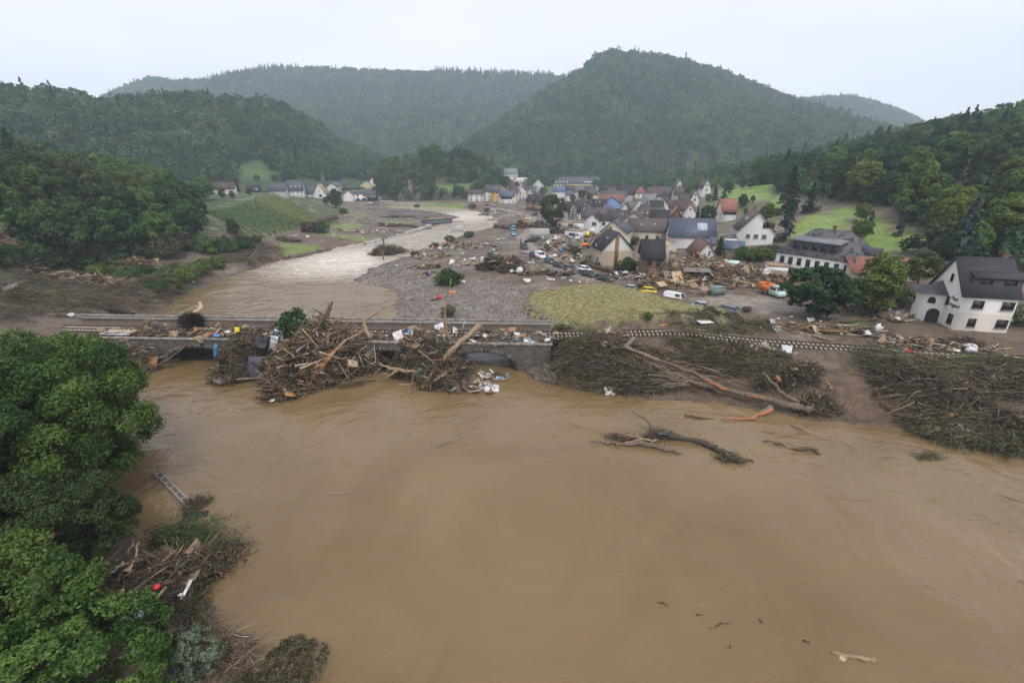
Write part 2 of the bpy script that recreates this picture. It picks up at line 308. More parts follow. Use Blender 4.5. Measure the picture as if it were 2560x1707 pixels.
def stonewall(name, c1, c2, mort, sc=1.0, rh=.35, bw=.9, dk=.7):
    m, nt, bs = newmat(name); tc = nt.nodes.new('ShaderNodeTexCoord'); bk = nt.nodes.new('ShaderNodeTexBrick')
    bk.inputs['Scale'].default_value = sc; bk.inputs['Color1'].default_value = (*c1, 1); bk.inputs['Color2'].default_value = (*c2, 1); bk.inputs['Mortar'].default_value = (*mort, 1); bk.inputs['Mortar Size'].default_value = .025; bk.inputs['Row Height'].default_value = rh; bk.inputs['Brick Width'].default_value = bw
    nz = noise_node(nt, 1.2, 3, 'UV'); mp = mixc(nt, .06, tc.outputs['UV'], nz.outputs['Color'], 'ADD'); nt.links.new(mp, bk.inputs['Vector'])
    n = noise_node(nt, .6, 6, 'Object'); o = mixc(nt, ramp(nt, n.outputs['Fac'], [(.35, (0, 0, 0)), (.75, (dk, dk, dk))]).outputs[0], bk.outputs['Color'], (.05, .042, .033))
    nt.links.new(o, bs.inputs['Base Color']); bs.inputs['Roughness'].default_value = .95; bump(nt, bs, bk.outputs['Fac'], -.8, .06); return m
stonewall('bridge_stone', (.10, .088, .075), (.17, .145, .12), (.035, .03, .025), 1.0, .3, .75); stonewall('parapet_stone', (.34, .31, .28), (.48, .45, .41), (.10, .085, .07), 1.0, .34, .5, .2); stonewall('brick_wall', (.20, .11, .072), (.27, .155, .105), (.10, .08, .06), 1.0, .16, .45); stonewall('red_brick', (.14, .04, .035), (.18, .06, .05), (.1, .07, .06), 1, .16, .45); stonewall('terrace_stone', (.13, .11, .09), (.2, .17, .14), (.05, .04, .03), 1.0, .35, .8)

# ------------------------------------------------------------------ mesh helpers
class MB:
    def __init__(s): s.v = []; s.q = []; s.t = []; s.qm = []; s.tm = []; s.n = 0; s.quv = {}
    def add(s, V, Q=None, T=None, m=0):
        V = np.asarray(V, float).reshape(-1, 3)
        if Q is not None and len(Q):
            Q = np.asarray(Q, int).reshape(-1, 4) + s.n; s.q.append(Q); s.qm.append(np.broadcast_to(np.asarray(m, int), (len(Q),)))
        if T is not None and len(T):
            T = np.asarray(T, int).reshape(-1, 3) + s.n; s.t.append(T); s.tm.append(np.broadcast_to(np.asarray(m, int), (len(T),)))
        s.v.append(V); s.n += len(V)
    def box(s, c, d, rot=None, m=0, taper=1.0):
        x, y, z = d[0] / 2, d[1] / 2, d[2] / 2; t = taper
        V = np.array([(-x, -y, -z), (x, -y, -z), (x, y, -z), (-x, y, -z), (-x * t, -y * t, z), (x * t, -y * t, z), (x * t, y * t, z), (-x * t, y * t, z)])
        if rot is not None: V = V @ np.array(rot).T
        s.add(V + np.asarray(c, float), [(0, 3, 2, 1), (4, 5, 6, 7), (0, 1, 5, 4), (1, 2, 6, 5), (2, 3, 7, 6), (3, 0, 4, 7)], m=m)
    def tube(s, P, r, n=6, m=0, cap=True):
        P = np.asarray(P, float); r = np.broadcast_to(np.asarray(r, float), (len(P),)); k = len(P)
        T = np.gradient(P, axis=0); T /= np.linalg.norm(T, axis=1)[:, None] + 1e-9
        up = np.array((0, 0, 1.0)) if abs(T[0][2]) < .9 else np.array((1.0, 0, 0)); V = []
        for i in range(k):
            a = np.cross(T[i], up); a /= np.linalg.norm(a) + 1e-9; b = np.cross(a, T[i])
            for j in range(n):
                th = 2 * math.pi * j / n; V.append(P[i] + r[i] * (math.cos(th) * a + math.sin(th) * b))
        Q = [(i * n + j, i * n + (j + 1) % n, (i + 1) * n + (j + 1) % n, (i + 1) * n + j) for i in range(k - 1) for j in range(n)]
        Tt = []
        if cap:
            V += [P[0], P[-1]]; e = k * n
            Tt = [(e, (j + 1) % n, j) for j in range(n)] + [(e + 1, (k - 1) * n + j, (k - 1) * n + (j + 1) % n) for j in range(n)]
        s.add(V, Q, Tt, m)
    def sticks(s, A, B, ra, rb, m=0):                 # many four-sided tapered rods at once
        A = np.asarray(A, float); B = np.asarray(B, float); n = len(A)
        if n == 0: return
        d = B - A; d /= np.linalg.norm(d, axis=1)[:, None] + 1e-9
        h = rng.normal(size=(n, 3)); a = np.cross(d, h); a /= np.linalg.norm(a, axis=1)[:, None] + 1e-9; b = np.cross(d, a)
        ra = np.broadcast_to(np.asarray(ra, float), (n,))[:, None]; rb = np.broadcast_to(np.asarray(rb, float), (n,))[:, None]
        c2, s2 = -.5, .866; V = np.stack([A + a * ra, A + (a * c2 + b * s2) * ra, A + (a * c2 - b * s2) * ra, B + a * rb, B + (a * c2 + b * s2) * rb, B + (a * c2 - b * s2) * rb], 1).reshape(-1, 3)
        f = np.array([(0, 1, 4, 3), (1, 2, 5, 4), (2, 0, 3, 5)]); k = np.arange(n)[:, None, None] * 6; mm = np.broadcast_to(np.asarray(m, int), (n,))
        s.add(V, (k + f[None]).reshape(-1, 4), m=np.repeat(mm, 3))
        if float(np.max(ra)) > .07: s.n -= len(V); s.v.pop(); s.add(V, None, (k + np.array([(0, 2, 1), (3, 4, 5)])[None]).reshape(-1, 3), m=np.repeat(mm, 2))
    def leaves(s, P, N, size, m=0, asp=1.0, fold=.25):  # many leaf-shaped quads
        P = np.asarray(P, float); n = len(P)
        if n == 0: return
        N = N / (np.linalg.norm(N, axis=1)[:, None] + 1e-9); h = rng.normal(size=(n, 3)); a = np.cross(N, h); a /= np.linalg.norm(a, axis=1)[:, None] + 1e-9; b = np.cross(N, a)
        z = np.broadcast_to(np.asarray(size, float), (n,))[:, None] * .5
        V = np.stack([P - a * z * 1.25, P - b * z * .8 * asp + N * z * fold, P + a * z * 1.25 - N * z * fold, P + b * z * .8 * asp + N * z * fold], 1).reshape(-1, 3)
        s.add(V, np.arange(4 * n).reshape(-1, 4), m=m)
    def build(s, name, mats, parent=None, smooth=False, uv=None):
        V = np.concatenate(s.v) if s.v else np.zeros((0, 3)); q = np.concatenate(s.q) if s.q else np.zeros((0, 4), int); t = np.concatenate(s.t) if s.t else np.zeros((0, 3), int)
        me = bpy.data.meshes.new(name); me.vertices.add(len(V)); me.vertices.foreach_set('co', V.ravel())
        nl = len(q) * 4 + len(t) * 3; me.loops.add(nl); me.loops.foreach_set('vertex_index', np.concatenate((q.ravel(), t.ravel())))
        me.polygons.add(len(q) + len(t)); me.polygons.foreach_set('loop_start', np.concatenate((np.arange(len(q)) * 4, len(q) * 4 + np.arange(len(t)) * 3)))
        mi = np.concatenate(([*s.qm, *s.tm])) if (s.qm or s.tm) else np.zeros(0, int); me.polygons.foreach_set('material_index', mi)
        if smooth: me.polygons.foreach_set('use_smooth', np.ones(len(q) + len(t), bool))
        for m in ([mats] if isinstance(mats, str) else mats): me.materials.append(MATS[m])
        me.update(calc_edges=True)
        if uv: box_uv(me)
        return link(name, me, parent)
def box_uv(me):                                        # UV in metres: x along the face, y up the slope
    ul = me.uv_layers.new(name='UVMap'); nl = len(me.loops); out = np.zeros((nl, 2)); co = np.zeros(len(me.vertices) * 3); me.vertices.foreach_get('co', co); co = co.reshape(-1, 3)
    for p in me.polygons:
        n = p.normal
        u = Vector((0, 0, 1)).cross(n) if abs(n.z) < .98 else Vector((1, 0, 0)); u.normalize(); v = n.cross(u)
        for li in p.loop_indices:
            c = co[me.loops[li].vertex_index]; out[li] = (c[0] * u.x + c[1] * u.y + c[2] * u.z, c[0] * v.x + c[1] * v.y + c[2] * v.z)
    ul.data.foreach_set('uv', out.ravel())
def link(name, data, parent=None):
    o = bpy.data.objects.new(name, data); col.objects.link(o)
    if parent is not None: o.parent = parent
    return o
def tag(o, label, cat=None, group=None, kind=None):
    if label: o['label'] = label
    if cat: o['category'] = cat
    if group: o['group'] = group
    if kind: o['kind'] = kind
    return o
def thing(name, loc, label, cat, group=None, rz=0):
    o = link(name, None); o.location = [float(v) for v in loc]; o.rotation_euler = (0, 0, rz); o.empty_display_size = .2
    return tag(o, label, cat, group)
def rotz(a):
    c, s = math.cos(a), math.sin(a); return np.array(((c, -s, 0), (s, c, 0), (0, 0, 1)))
def rot_euler(a, b, c):
    from mathutils import Euler
    return np.array(Euler((a, b, c)).to_matrix())
# ------------------------------------------------------------------ ground sheet
def zone(v, pts, h=0.0):
    return np.array([on_h(*pix(v, x, y), h)[:2] for x, y in pts])
GRAV = zone('P', [(800, 720), (880, 690), (940, 655), (1010, 640), (1090, 690), (1160, 690), (1230, 700), (1310, 730), (1330, 760), (1400, 800), (1380, 830), (960, 830), (940, 760)])
GRAV2 = zone('M', [(360, 325), (700, 338), (1200, 360), (1640, 440), (1500, 470), (1250, 470), (900, 430), (600, 370)])
GRAV3 = zone('P', [(150, 700), (230, 690), (300, 740), (320, 790), (160, 800)])
GREEN = [zone('M', z) for z in ([(80, 545), (420, 490), (500, 545), (350, 600), (120, 590)], [(0, 640), (130, 620), (420, 670), (690, 700), (560, 735), (420, 720), (150, 670)], [(330, 335), (400, 360), (560, 410), (480, 420), (340, 370)],
         [(620, 490), (800, 480), (1180, 490), (1100, 510), (900, 515)], [(700, 300), (1200, 300), (1740, 320), (1600, 335), (1000, 312)], [(1580, 265), (1720, 262), (1720, 290), (1600, 290)])] + \
        [zone('A', z) for z in ([(870, 1260), (960, 1190), (1250, 1230), (1480, 1270), (1300, 1320), (1000, 1390), (950, 1330)],)] + [zone('N', [(1560, 165), (1760, 170), (1740, 230), (1600, 215)]), zone('M', [(1990, 690), (2150, 680), (2140, 700), (2000, 705)])]
MEADS = [zone('E', [(270, 560), (320, 400), (440, 310), (600, 310), (770, 340), (770, 440), (640, 560)]), zone('E', [(560, 290), (800, 210), (1000, 190), (1200, 170), (1180, 240), (1000, 330), (780, 340)]), zone('E', [(880, 520), (1300, 440), (1500, 560), (1300, 640), (960, 620)]),
         zone('D', [(1130, 170), (1500, 110), (1950, 90), (2080, -60), (2100, 200), (1950, 290), (1700, 300), (1450, 330), (1250, 330), (1130, 250)])]
ROAD = [zone('C', z) for z in ([(-200, 590), (0, 600), (160, 610), (330, 655), (470, 710), (550, 720), (550, 800), (490, 920), (440, 960), (480, 1050), (520, 1150), (700, 1260), (900, 1400), (1100, 1450), (1400, 1560), (1700, 1680), (1500, 1700), (1250, 1640), (1000, 1560), (780, 1480), (480, 1250), (330, 1130), (230, 1010), (330, 960), (430, 860), (420, 740), (300, 680), (140, 640), (-200, 625)],)] + \
       [zone('M', [(370, 268), (1000, 258), (1500, 300), (1480, 312), (1000, 282), (370, 292)]), zone('O', [(1050, 700), (1500, 640), (1900, 660), (2150, 720), (2350, 860), (2200, 850), (1700, 780), (1300, 760)])]
SOIL = [zone('A', [(1050, 1130), (1480, 1140), (1900, 1190), (1830, 1240), (1500, 1275), (1250, 1230)])]
RK = 0.0135
LW = [(-175, 112), (-143, 114), (-115, 130), (-109, 154), (-122, 182), (-152, 208), (-178, 242), (-228, 300), (-340, 300), (-270, 190), (-200, 118)]
RWD = [(128, 212), (130, 158), (107, 121), (96, 111), (93, 97), (103, 88), (120, 84), (300, 250), (250, 335), (195, 335), (158, 312), (122, 250)]
vc = [at_y(*pix('A', 40, 750), 215), at_y(*pix('A', 850, 648), 262), at_y(*pix('A', 1620, 885), 236), at_y(*pix('A', 610, 1075), 178)]; VIN = np.array([p[:2] for p in vc])
ys = np.concatenate((np.linspace(-70, 11, 28), 12 * np.exp(np.arange(0, math.log(2600 / 12), RK))))
us = np.linspace(-1, 1, 420); us = np.sign(us) * np.abs(us) ** 1.15
GX = us[None, :] * (np.maximum(ys, 20)[:, None] * 1.75 + 45); GY = np.repeat(ys[:, None], len(us), 1)
GX = GX + fnoise(GX, GY, 7, 5) * .15
GZ = gz(GX, GY)
def grid_obj(name, X, Y, Z, mat, colr=None, attr=None):
    r, c = X.shape; V = np.stack((X, Y, Z), -1).reshape(-1, 3); i = np.arange(r * c).reshape(r, c)
    Q = np.stack((i[:-1, :-1], i[:-1, 1:], i[1:, 1:], i[1:, :-1]), -1).reshape(-1, 4)
    mb = MB(); mb.add(V, Q); o = mb.build(name, mat, smooth=True)
    if colr is not None:
        a = o.data.color_attributes.new('Col', 'FLOAT_COLOR', 'POINT'); a.data.foreach_set('color', np.concatenate((colr.reshape(-1, 3), np.ones((r * c, 1))), 1).ravel())
    for k, v in (attr or {}).items():
        a = o.data.attributes.new(k, 'FLOAT', 'POINT'); a.data.foreach_set('value', v.ravel())
    return o
wx = GX + fnoise(GX, GY, 2.2, 11) * 1.6; wy = GY + fnoise(GX, GY, 2.6, 12) * 1.6
C = np.empty(GX.shape + (3,)); C[:] = (.122, .086, .060)
def lay(m, c): C[:] = C * (1 - m[..., None]) + np.array(c) * m[..., None]
nn = fnoise(GX, GY, 9, 21) + .6 * fnoise(GX, GY, 3.5, 22)
lay(sst(.0, .5, nn) * .7, (.075, .054, .036)); lay(sst(-.2, -.7, nn) * .6, (.21, .165, .12)); lay(sst(.2, .6, fnoise(GX, GY, 16, 77) + .5 * fnoise(GX, GY, 5, 78)) * .45, (.10, .095, .04))
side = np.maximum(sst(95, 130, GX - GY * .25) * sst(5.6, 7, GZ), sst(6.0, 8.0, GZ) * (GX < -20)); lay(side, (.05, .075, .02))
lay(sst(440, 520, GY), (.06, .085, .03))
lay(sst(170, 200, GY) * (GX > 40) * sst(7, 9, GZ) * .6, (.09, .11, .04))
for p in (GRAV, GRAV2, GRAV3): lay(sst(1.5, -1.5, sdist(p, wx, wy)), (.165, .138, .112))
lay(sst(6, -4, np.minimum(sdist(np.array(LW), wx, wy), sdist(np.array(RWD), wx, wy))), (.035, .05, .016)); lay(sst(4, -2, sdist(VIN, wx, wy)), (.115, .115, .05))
for p in SOIL: lay(sst(1.5, -1.5, sdist(p, wx, wy)) * .9, (.115, .066, .045))
for p in GREEN: lay(sst(1.5, -1.5, sdist(p, wx, wy)) * .9, (.135, .175, .035))
for p in MEADS: lay(sst(2, -2, sdist(p, wx, wy)), (.14, .215, .035)); lay(sst(2, -2, sdist(p, wx, wy)) * sst(.0, .6, fnoise(GX, GY, 14, 30)) * .5, (.22, .23, .05))
for p in ROAD: lay(sst(.8, -.8, sdist(p, GX + fnoise(GX, GY, 5, 3) * .5, GY)) * .85, (.235, .20, .165))
lay(sst(.3, -.8, sdist(MEAD, wx * .6 + GX * .4, wy * .6 + GY * .4)), (.205, .185, .068)); lay(sst(.5, -1, sdist(MEAD, GX, GY)) * sst(.05, .6, fnoise(GX, GY, 6, 40)) * .5, (.19, .19, .065))
rb_ = sst(70, 62, GY - .03 * np.abs(GX - 40)) * (GX > 5); lay(rb_ * .75, (.105, .066, .038)); lay(rb_ * sst(.1, .6, fnoise(GX, GY, 5, 91)) * .6, (.06, .055, .025)); lay(sst(6, 1, sdist(RIV, GX, GY)) * (GY < 66) * .5, (.085, .055, .032))
m, nt, bs = newmat('ground_soil')
ca = nt.nodes.new('ShaderNodeVertexColor'); ca.layer_name = 'Col'
n1 = noise_node(nt, .9, 8, 'World'); n2 = noise_node(nt, 4.0, 5, 'World')
v1 = ramp(nt, n1.outputs['Fac'], [(.25, (.55, .55, .55)), (.5, (1, 1, 1)), (.75, (1.4, 1.4, 1.4))]); v2 = ramp(nt, n2.outputs['Fac'], [(.3, (.7, .7, .7)), (.7, (1.3, 1.3, 1.3))])
o1 = mixc(nt, 1.0, ca.outputs['Color'], v1.outputs[0], 'MULTIPLY'); o2 = mixc(nt, 1.0, o1, v2.outputs[0], 'MULTIPLY')
nt.links.new(o2, bs.inputs['Base Color'])
nw = noise_node(nt, .22, 4, 'World'); rr = ramp(nt, nw.outputs['Fac'], [(.35, (.35, .35, .35)), (.5, (.9, .9, .9))]); nt.links.new(rr.outputs[0], bs.inputs['Roughness'])
bump(nt, bs, n1.outputs['Fac'], .7, .35)
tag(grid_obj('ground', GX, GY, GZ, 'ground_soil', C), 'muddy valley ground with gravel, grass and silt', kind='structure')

# ------------------------------------------------------------------ flood water
ysw = np.concatenate((np.linspace(-70, 11, 20), 12 * np.exp(np.arange(0, math.log(430 / 12), .010)))); usw = np.linspace(-1, 1, 220)
WX = usw[None, :] * (np.maximum(ysw, 20)[:, None] * 1.45 + 45); WY = np.repeat(ysw[:, None], len(usw), 1)
rap = sst(120, 138, WY) * sst(420, 200, WY)
WZ = wz(WY) + rap * (.16 * fnoise(WX, WY * .7, 1.6, 50) + .10 * fnoise(WX, WY, .8, 51)) + (1 - rap) * .012 * fnoise(WX, WY, 2.5, 52)
p0 = on_h(*pix('M', 250, 1030), 0); foam = .9 * sst(30, 6, np.hypot(WX - p0[0], (WY - p0[1]) * .9)) * sst(118, 128, WY) + .5 * sst(150, 190, WY)
p1 = at_w(1165, 540); foam = foam + .5 * sst(30, 5, np.hypot(WX - p1[0], (WY - p1[1]) * .5))
m, nt, bs = newmat('muddy_water')
bs.inputs['IOR'].default_value = 1.33; bs.inputs['Specular IOR Level'].default_value = .5
at = nt.nodes.new('ShaderNodeAttribute'); at.attribute_name = 'foam'
nb = noise_node(nt, .055, 4, 'World', None, .6)
cb = ramp(nt, nb.outputs['Fac'], [(.3, (.142, .093, .040)), (.7, (.204, .142, .072))])
nf = noise_node(nt, .55, 6, 'World', (.55, 1.3, 1), 1.2)
mu = nt.nodes.new('ShaderNodeMath'); mu.operation = 'MULTIPLY'; nt.links.new(at.outputs['Fac'], mu.inputs[0])
rf = ramp(nt, nf.outputs['Fac'], [(.50, (0, 0, 0)), (.64, (1, 1, 1))]); nt.links.new(rf.outputs[0], mu.inputs[1])
ns = noise_node(nt, .2, 6, 'World', (.35, 1.3, 1), 2.5); sc_ = ramp(nt, ns.outputs['Fac'], [(.55, (0, 0, 0)), (.60, (.05, .05, .05)), (.65, (0, 0, 0))]); up = mixc(nt, at.outputs['Fac'], mixc(nt, sc_.outputs[0], cb.outputs[0], (.33, .25, .15)), (.52, .45, .36))
nt.links.new(mixc(nt, mu.outputs[0], up, (.72, .68, .6)), bs.inputs['Base Color'])
rg = nt.nodes.new('ShaderNodeMapRange'); rg.inputs['To Min'].default_value = .05; rg.inputs['To Max'].default_value = .35; nt.links.new(at.outputs['Fac'], rg.inputs[0]); nt.links.new(rg.outputs[0], bs.inputs['Roughness'])
nbp = noise_node(nt, .5, 5, 'World', (.5, 1.0, 1), .8); nbq = noise_node(nt, .12, 3, 'World', (1, 1, 1), 1.5)
pr = nt.nodes.new('ShaderNodeMath'); pr.operation = 'MULTIPLY'; nt.links.new(nbp.outputs['Fac'], pr.inputs[0]); rq = ramp(nt, nbq.outputs['Fac'], [(.42, (.12, .12, .12)), (.62, (1, 1, 1))]); nt.links.new(rq.outputs[0], pr.inputs[1])
nbr = noise_node(nt, 2.2, 3, 'World', (.6, 1.2, 1), .5); ad2 = nt.nodes.new('ShaderNodeMath'); ad2.operation = 'MULTIPLY_ADD'; ad2.inputs[1].default_value = .16; nt.links.new(nbr.outputs['Fac'], ad2.inputs[0]); nt.links.new(pr.outputs[0], ad2.inputs[2]); bump(nt, bs, ad2.outputs[0], .8, .34)
tag(grid_obj('river', WX, WY, WZ, 'muddy_water', None, {'foam': foam}), 'brown flood water of the river', kind='structure')

# ------------------------------------------------------------------ hills
def project(P):
    P = np.asarray(P, float); x = P[..., 0]; y = P[..., 1]; z = P[..., 2] - CH
    dep = y * CP - z * SP; up = y * SP + z * CP
    return CX + F * x / dep, CY - F * up / dep
m, nt, bs = newmat('hill_soil'); ca = nt.nodes.new('ShaderNodeVertexColor'); ca.layer_name = 'Col'; n1 = noise_node(nt, .05, 8, 'World')
v1 = ramp(nt, n1.outputs['Fac'], [(.3, (.7, .7, .7)), (.7, (1.3, 1.3, 1.3))]); nt.links.new(mixc(nt, 1.0, ca.outputs['Color'], v1.outputs[0], 'MULTIPLY'), bs.inputs['Base Color']); bs.inputs['Roughness'].default_value = .95
def interp(pts, n):                                    # (Qx, Qy, D) with missing D filled in, resampled along Qx
    p = [(a[0], a[1], a[2] if len(a) > 2 else np.nan) for a in pts]; p = np.array(p, float); x = p[:, 0]; ok = ~np.isnan(p[:, 2]); D = np.interp(x, x[ok], p[ok, 2])
    xs = np.linspace(x[0], x[-1], n); return xs, np.interp(xs, x, p[:, 1]), np.interp(xs, x, D)
def hill(name, label, ridge, foot, n=150, mrow=60, th=8, amp=8, seed=1, power=.95, cols=(.035, .06, .02), back=350, clear=()):
    rx, ry, rD = interp(ridge, n); fx, fy, fD = interp(foot, n)
    Rp = np.array([at_y(a * 1.0884, b * 1.0884, d) for a, b, d in zip(rx, ry, rD)]); Rp[:, 2] -= th
    Fp = np.array([at_y(a * 1.0884, b * 1.0884, d) for a, b, d in zip(fx, fy, fD)])
    vs = np.concatenate((np.linspace(-.12, 1, mrow), np.linspace(1.04, 1.6, 12))); G = np.empty((len(vs), n, 3))
    for k, v in enumerate(vs):
        if v <= 1:
            vv = max(v, 0); G[k] = Fp + (Rp - Fp) * v; G[k, :, 2] = Fp[:, 2] + (Rp[:, 2] - Fp[:, 2]) * (vv ** power) + min(v, 0) * 60
        else:
            d = (v - 1) / .6; dirn = Rp[:, :2] / np.linalg.norm(Rp[:, :2], axis=1)[:, None]; G[k, :, :2] = Rp[:, :2] + dirn * back * d; G[k, :, 2] = Rp[:, 2] - (Rp[:, 2] - Fp[:, 2]) * (d ** 1.4)
    env = np.clip(4 * np.clip(vs, 0, 1) * (1 - np.clip(vs, 0, 1)), 0, 1)[:, None]
    s = amp * 9
    G[..., 2] += env * (amp * fnoise(G[..., 0], G[..., 1], s, seed) + amp * .5 * fnoise(G[..., 0], G[..., 1], s * .35, seed + 4)); G[..., 1] += env * amp * 1.2 * fnoise(G[..., 0], G[..., 2] * 2, s * .7, seed + 9)
    qx, qy = project(G); C = np.empty(G.shape); C[:] = cols
    for poly, c in clear:
        mk = sst(3, -3, sdist(np.array(poly), qx + 4 * fnoise(qx, qy, 8, 3), qy)); C = C * (1 - mk[..., None]) + np.array(c) * mk[..., None]
    o = grid_obj(name, G[..., 0], G[..., 1], G[..., 2], 'hill_soil', C); tag(o, label, kind='structure'); return G, vs
def cell_points(G, vs, spacing, vmax=1.12):            # even random points on a loft
    A = G[:-1, :-1]; B = G[:-1, 1:]; D = G[1:, :-1]; E = G[1:, 1:]; ok = (vs[:-1] < vmax) & (vs[:-1] >= -.02)
    area = np.linalg.norm(np.cross(B - A, D - A), axis=-1) * ok[:, None]; exp = area / spacing ** 2
    cnt = rng.poisson(exp); idx = np.repeat(np.arange(cnt.size), cnt.ravel()); i, j = np.unravel_index(idx, cnt.shape); a = rng.random(len(idx))[:, None]; b = rng.random(len(idx))[:, None]
    return A[i, j] * (1 - a) * (1 - b) + B[i, j] * a * (1 - b) + D[i, j] * (1 - a) * b + E[i, j] * a * b

# tree crowns: leaf-sized faces spread over many lobes
def crown_pts(h0, h1, r, nl, nq, lr=.34, seed=0, shape='round', jit=.22):
    g = np.random.default_rng(seed); cz = (h0 + h1) / 2; hz = (h1 - h0) / 2
    k = np.arange(nl) + .5; ph = np.arccos(1 - 2 * k / nl); th = math.pi * (1 + 5 ** .5) * k + g.random(nl) * 1.2
    d = np.stack((np.cos(th) * np.sin(ph), np.sin(th) * np.sin(ph), np.cos(ph)), 1); f = .40 + .66 * g.random(nl) ** .6
    Cn = d * f[:, None] * np.array((r, r, hz)) * (1 - lr * .55); Cn[:, 2] += cz
    if shape == 'cone': s = np.clip((h1 - Cn[:, 2]) / (h1 - h0), .12, 1); Cn[:, 0] *= s; Cn[:, 1] *= s
    if shape == 'egg': s = np.clip(1.15 - .5 * (Cn[:, 2] - h0) / (h1 - h0), .3, 1.1); Cn[:, 0] *= s; Cn[:, 1] *= s
    L = r * lr * (.7 + .65 * g.random(nl))
    i = g.choice(nl, nq, p=L ** 2 / (L ** 2).sum()); v = g.normal(size=(nq, 3)); v /= np.linalg.norm(v, axis=1)[:, None]
    o = Cn[i] - np.array((0, 0, cz)); o /= np.linalg.norm(o, axis=1)[:, None] + 1e-9
    fl = (v * o).sum(1) < -.25; v[fl] *= -1; v[:, 2] = np.where(v[:, 2] < -.5, -v[:, 2] * .5, v[:, 2])
    P = Cn[i] + v * (L[i] * (1 - jit + jit * 1.8 * g.random(nq)))[:, None] * np.array((1, 1, .8))
    N = v * .7 + o * .2 + g.normal(size=(nq, 3)) * .55 + np.array((0, 0, .25)); return P, N, Cn, L
def crown_mesh(name, mat, *a, size=.5, **k):
    P, N, Cn, L = crown_pts(*a, **k); mb = MB(); mb.leaves(P, N, size * (.6 + .8 * rng.random(len(P)))); o = mb.build(name, mat); col.objects.unlink(o); return o, Cn
def needle_pts(h, r, nb, per, seed=0, base=.08, droop=.35):
    g = np.random.default_rng(seed); Ps = []; Ns = []
    for k in range(nb):
        t = base + (1 - base) * (k / nb) ** .9; rr = r * (1 - t) ** .85 * (.75 + .45 * g.random()) + .15; th = g.random() * 6.283; n = max(3, int(per * (rr / r + .15)))
        u = np.sqrt(g.random(n)); w = (g.random(n) - .5) * .38 * rr * (1.1 - u * .7)
        x = u * rr; zz = t * h - droop * rr * u ** 1.5 + g.normal(size=n) * .06 * r * .5
        Ps.append(np.stack((x * math.cos(th) - w * math.sin(th), x * math.sin(th) + w * math.cos(th), zz), 1))
        N = g.normal(size=(n, 3)) * .5; N[:, 2] += .8; N[:, 0] += math.cos(th) * .5; N[:, 1] += math.sin(th) * .5; Ns.append(N)
    return np.concatenate(Ps), np.concatenate(Ns)
protos = bpy.data.collections.new('far_tree_kinds')
def far_proto(i, mat, kind):
    mb = MB()
    if kind == 'spruce': P, N = needle_pts(15, 3.0, 26, 12, seed=i); mb.leaves(P, N, 1.5); mb.tube([(0, 0, -2), (0, 0, 14)], [.25, .05], 4)
    elif kind == 'dead':
        P, N = needle_pts(15, 2.0, 22, 5, seed=i); mb.leaves(P, N, .8); mb.tube([(0, 0, -2), (0, 0, 15)], [.3, .06], 4)
    else: P, N, _, _ = crown_pts(.5, 9 + i * .8, 4.6, 16, 260, lr=.36, seed=i + 3); mb.leaves(P, N, 1.35 * (.6 + .8 * rng.random(len(P))))
    o = mb.build('far_tree_%s' % 'abcdefg'[i], mat); col.objects.unlink(o); protos.objects.link(o)
for i, (mt, k) in enumerate([('leaf_far', 'd'), ('leaf_far', 'd'), ('leaf_far', 'd'), ('needle_dark', 'spruce'), ('needle_dead', 'dead')]): far_proto(i, mt, k)
def forest(name, label, P, S, K):
    me = bpy.data.meshes.new(name); me.vertices.add(len(P)); me.vertices.foreach_set('co', np.asarray(P).ravel())
    for nm, ty, arr in (('scl', 'FLOAT', S), ('kind', 'INT', K), ('rot', 'FLOAT', rng.random(len(P)) * 6.28)):
        a = me.attributes.new(nm, ty, 'POINT'); a.data.foreach_set('value', np.asarray(arr))
    o = link(name, me); ng = bpy.data.node_groups.new(name + '_nodes', 'GeometryNodeTree')
    ng.interface.new_socket('Geometry', in_out='INPUT', socket_type='NodeSocketGeometry'); ng.interface.new_socket('Geometry', in_out='OUTPUT', socket_type='NodeSocketGeometry')
    N = ng.nodes.new; gi = N('NodeGroupInput'); go = N('NodeGroupOutput'); ip = N('GeometryNodeInstanceOnPoints'); ci = N('GeometryNodeCollectionInfo'); ci.inputs[0].default_value = protos; ci.inputs['Separate Children'].default_value = True; ci.inputs['Reset Children'].default_value = True
    def attr(nm, ty): a = N('GeometryNodeInputNamedAttribute'); a.data_type = ty; a.inputs['Name'].default_value = nm; return a.outputs['Attribute']
    cx = N('ShaderNodeCombineXYZ'); L = ng.links.new; L(attr('rot', 'FLOAT'), cx.inputs['Z'])
    L(gi.outputs[0], ip.inputs['Points']); L(ci.outputs[0], ip.inputs['Instance']); ip.inputs['Pick Instance'].default_value = True; L(attr('kind', 'INT'), ip.inputs['Instance Index']); L(cx.outputs[0], ip.inputs['Rotation']); L(attr('scl', 'FLOAT'), ip.inputs['Scale']); L(ip.outputs[0], go.inputs[0])
    md = o.modifiers.new('scatter', 'NODES'); md.node_group = ng; tag(o, label, 'woodland', kind='stuff'); return o
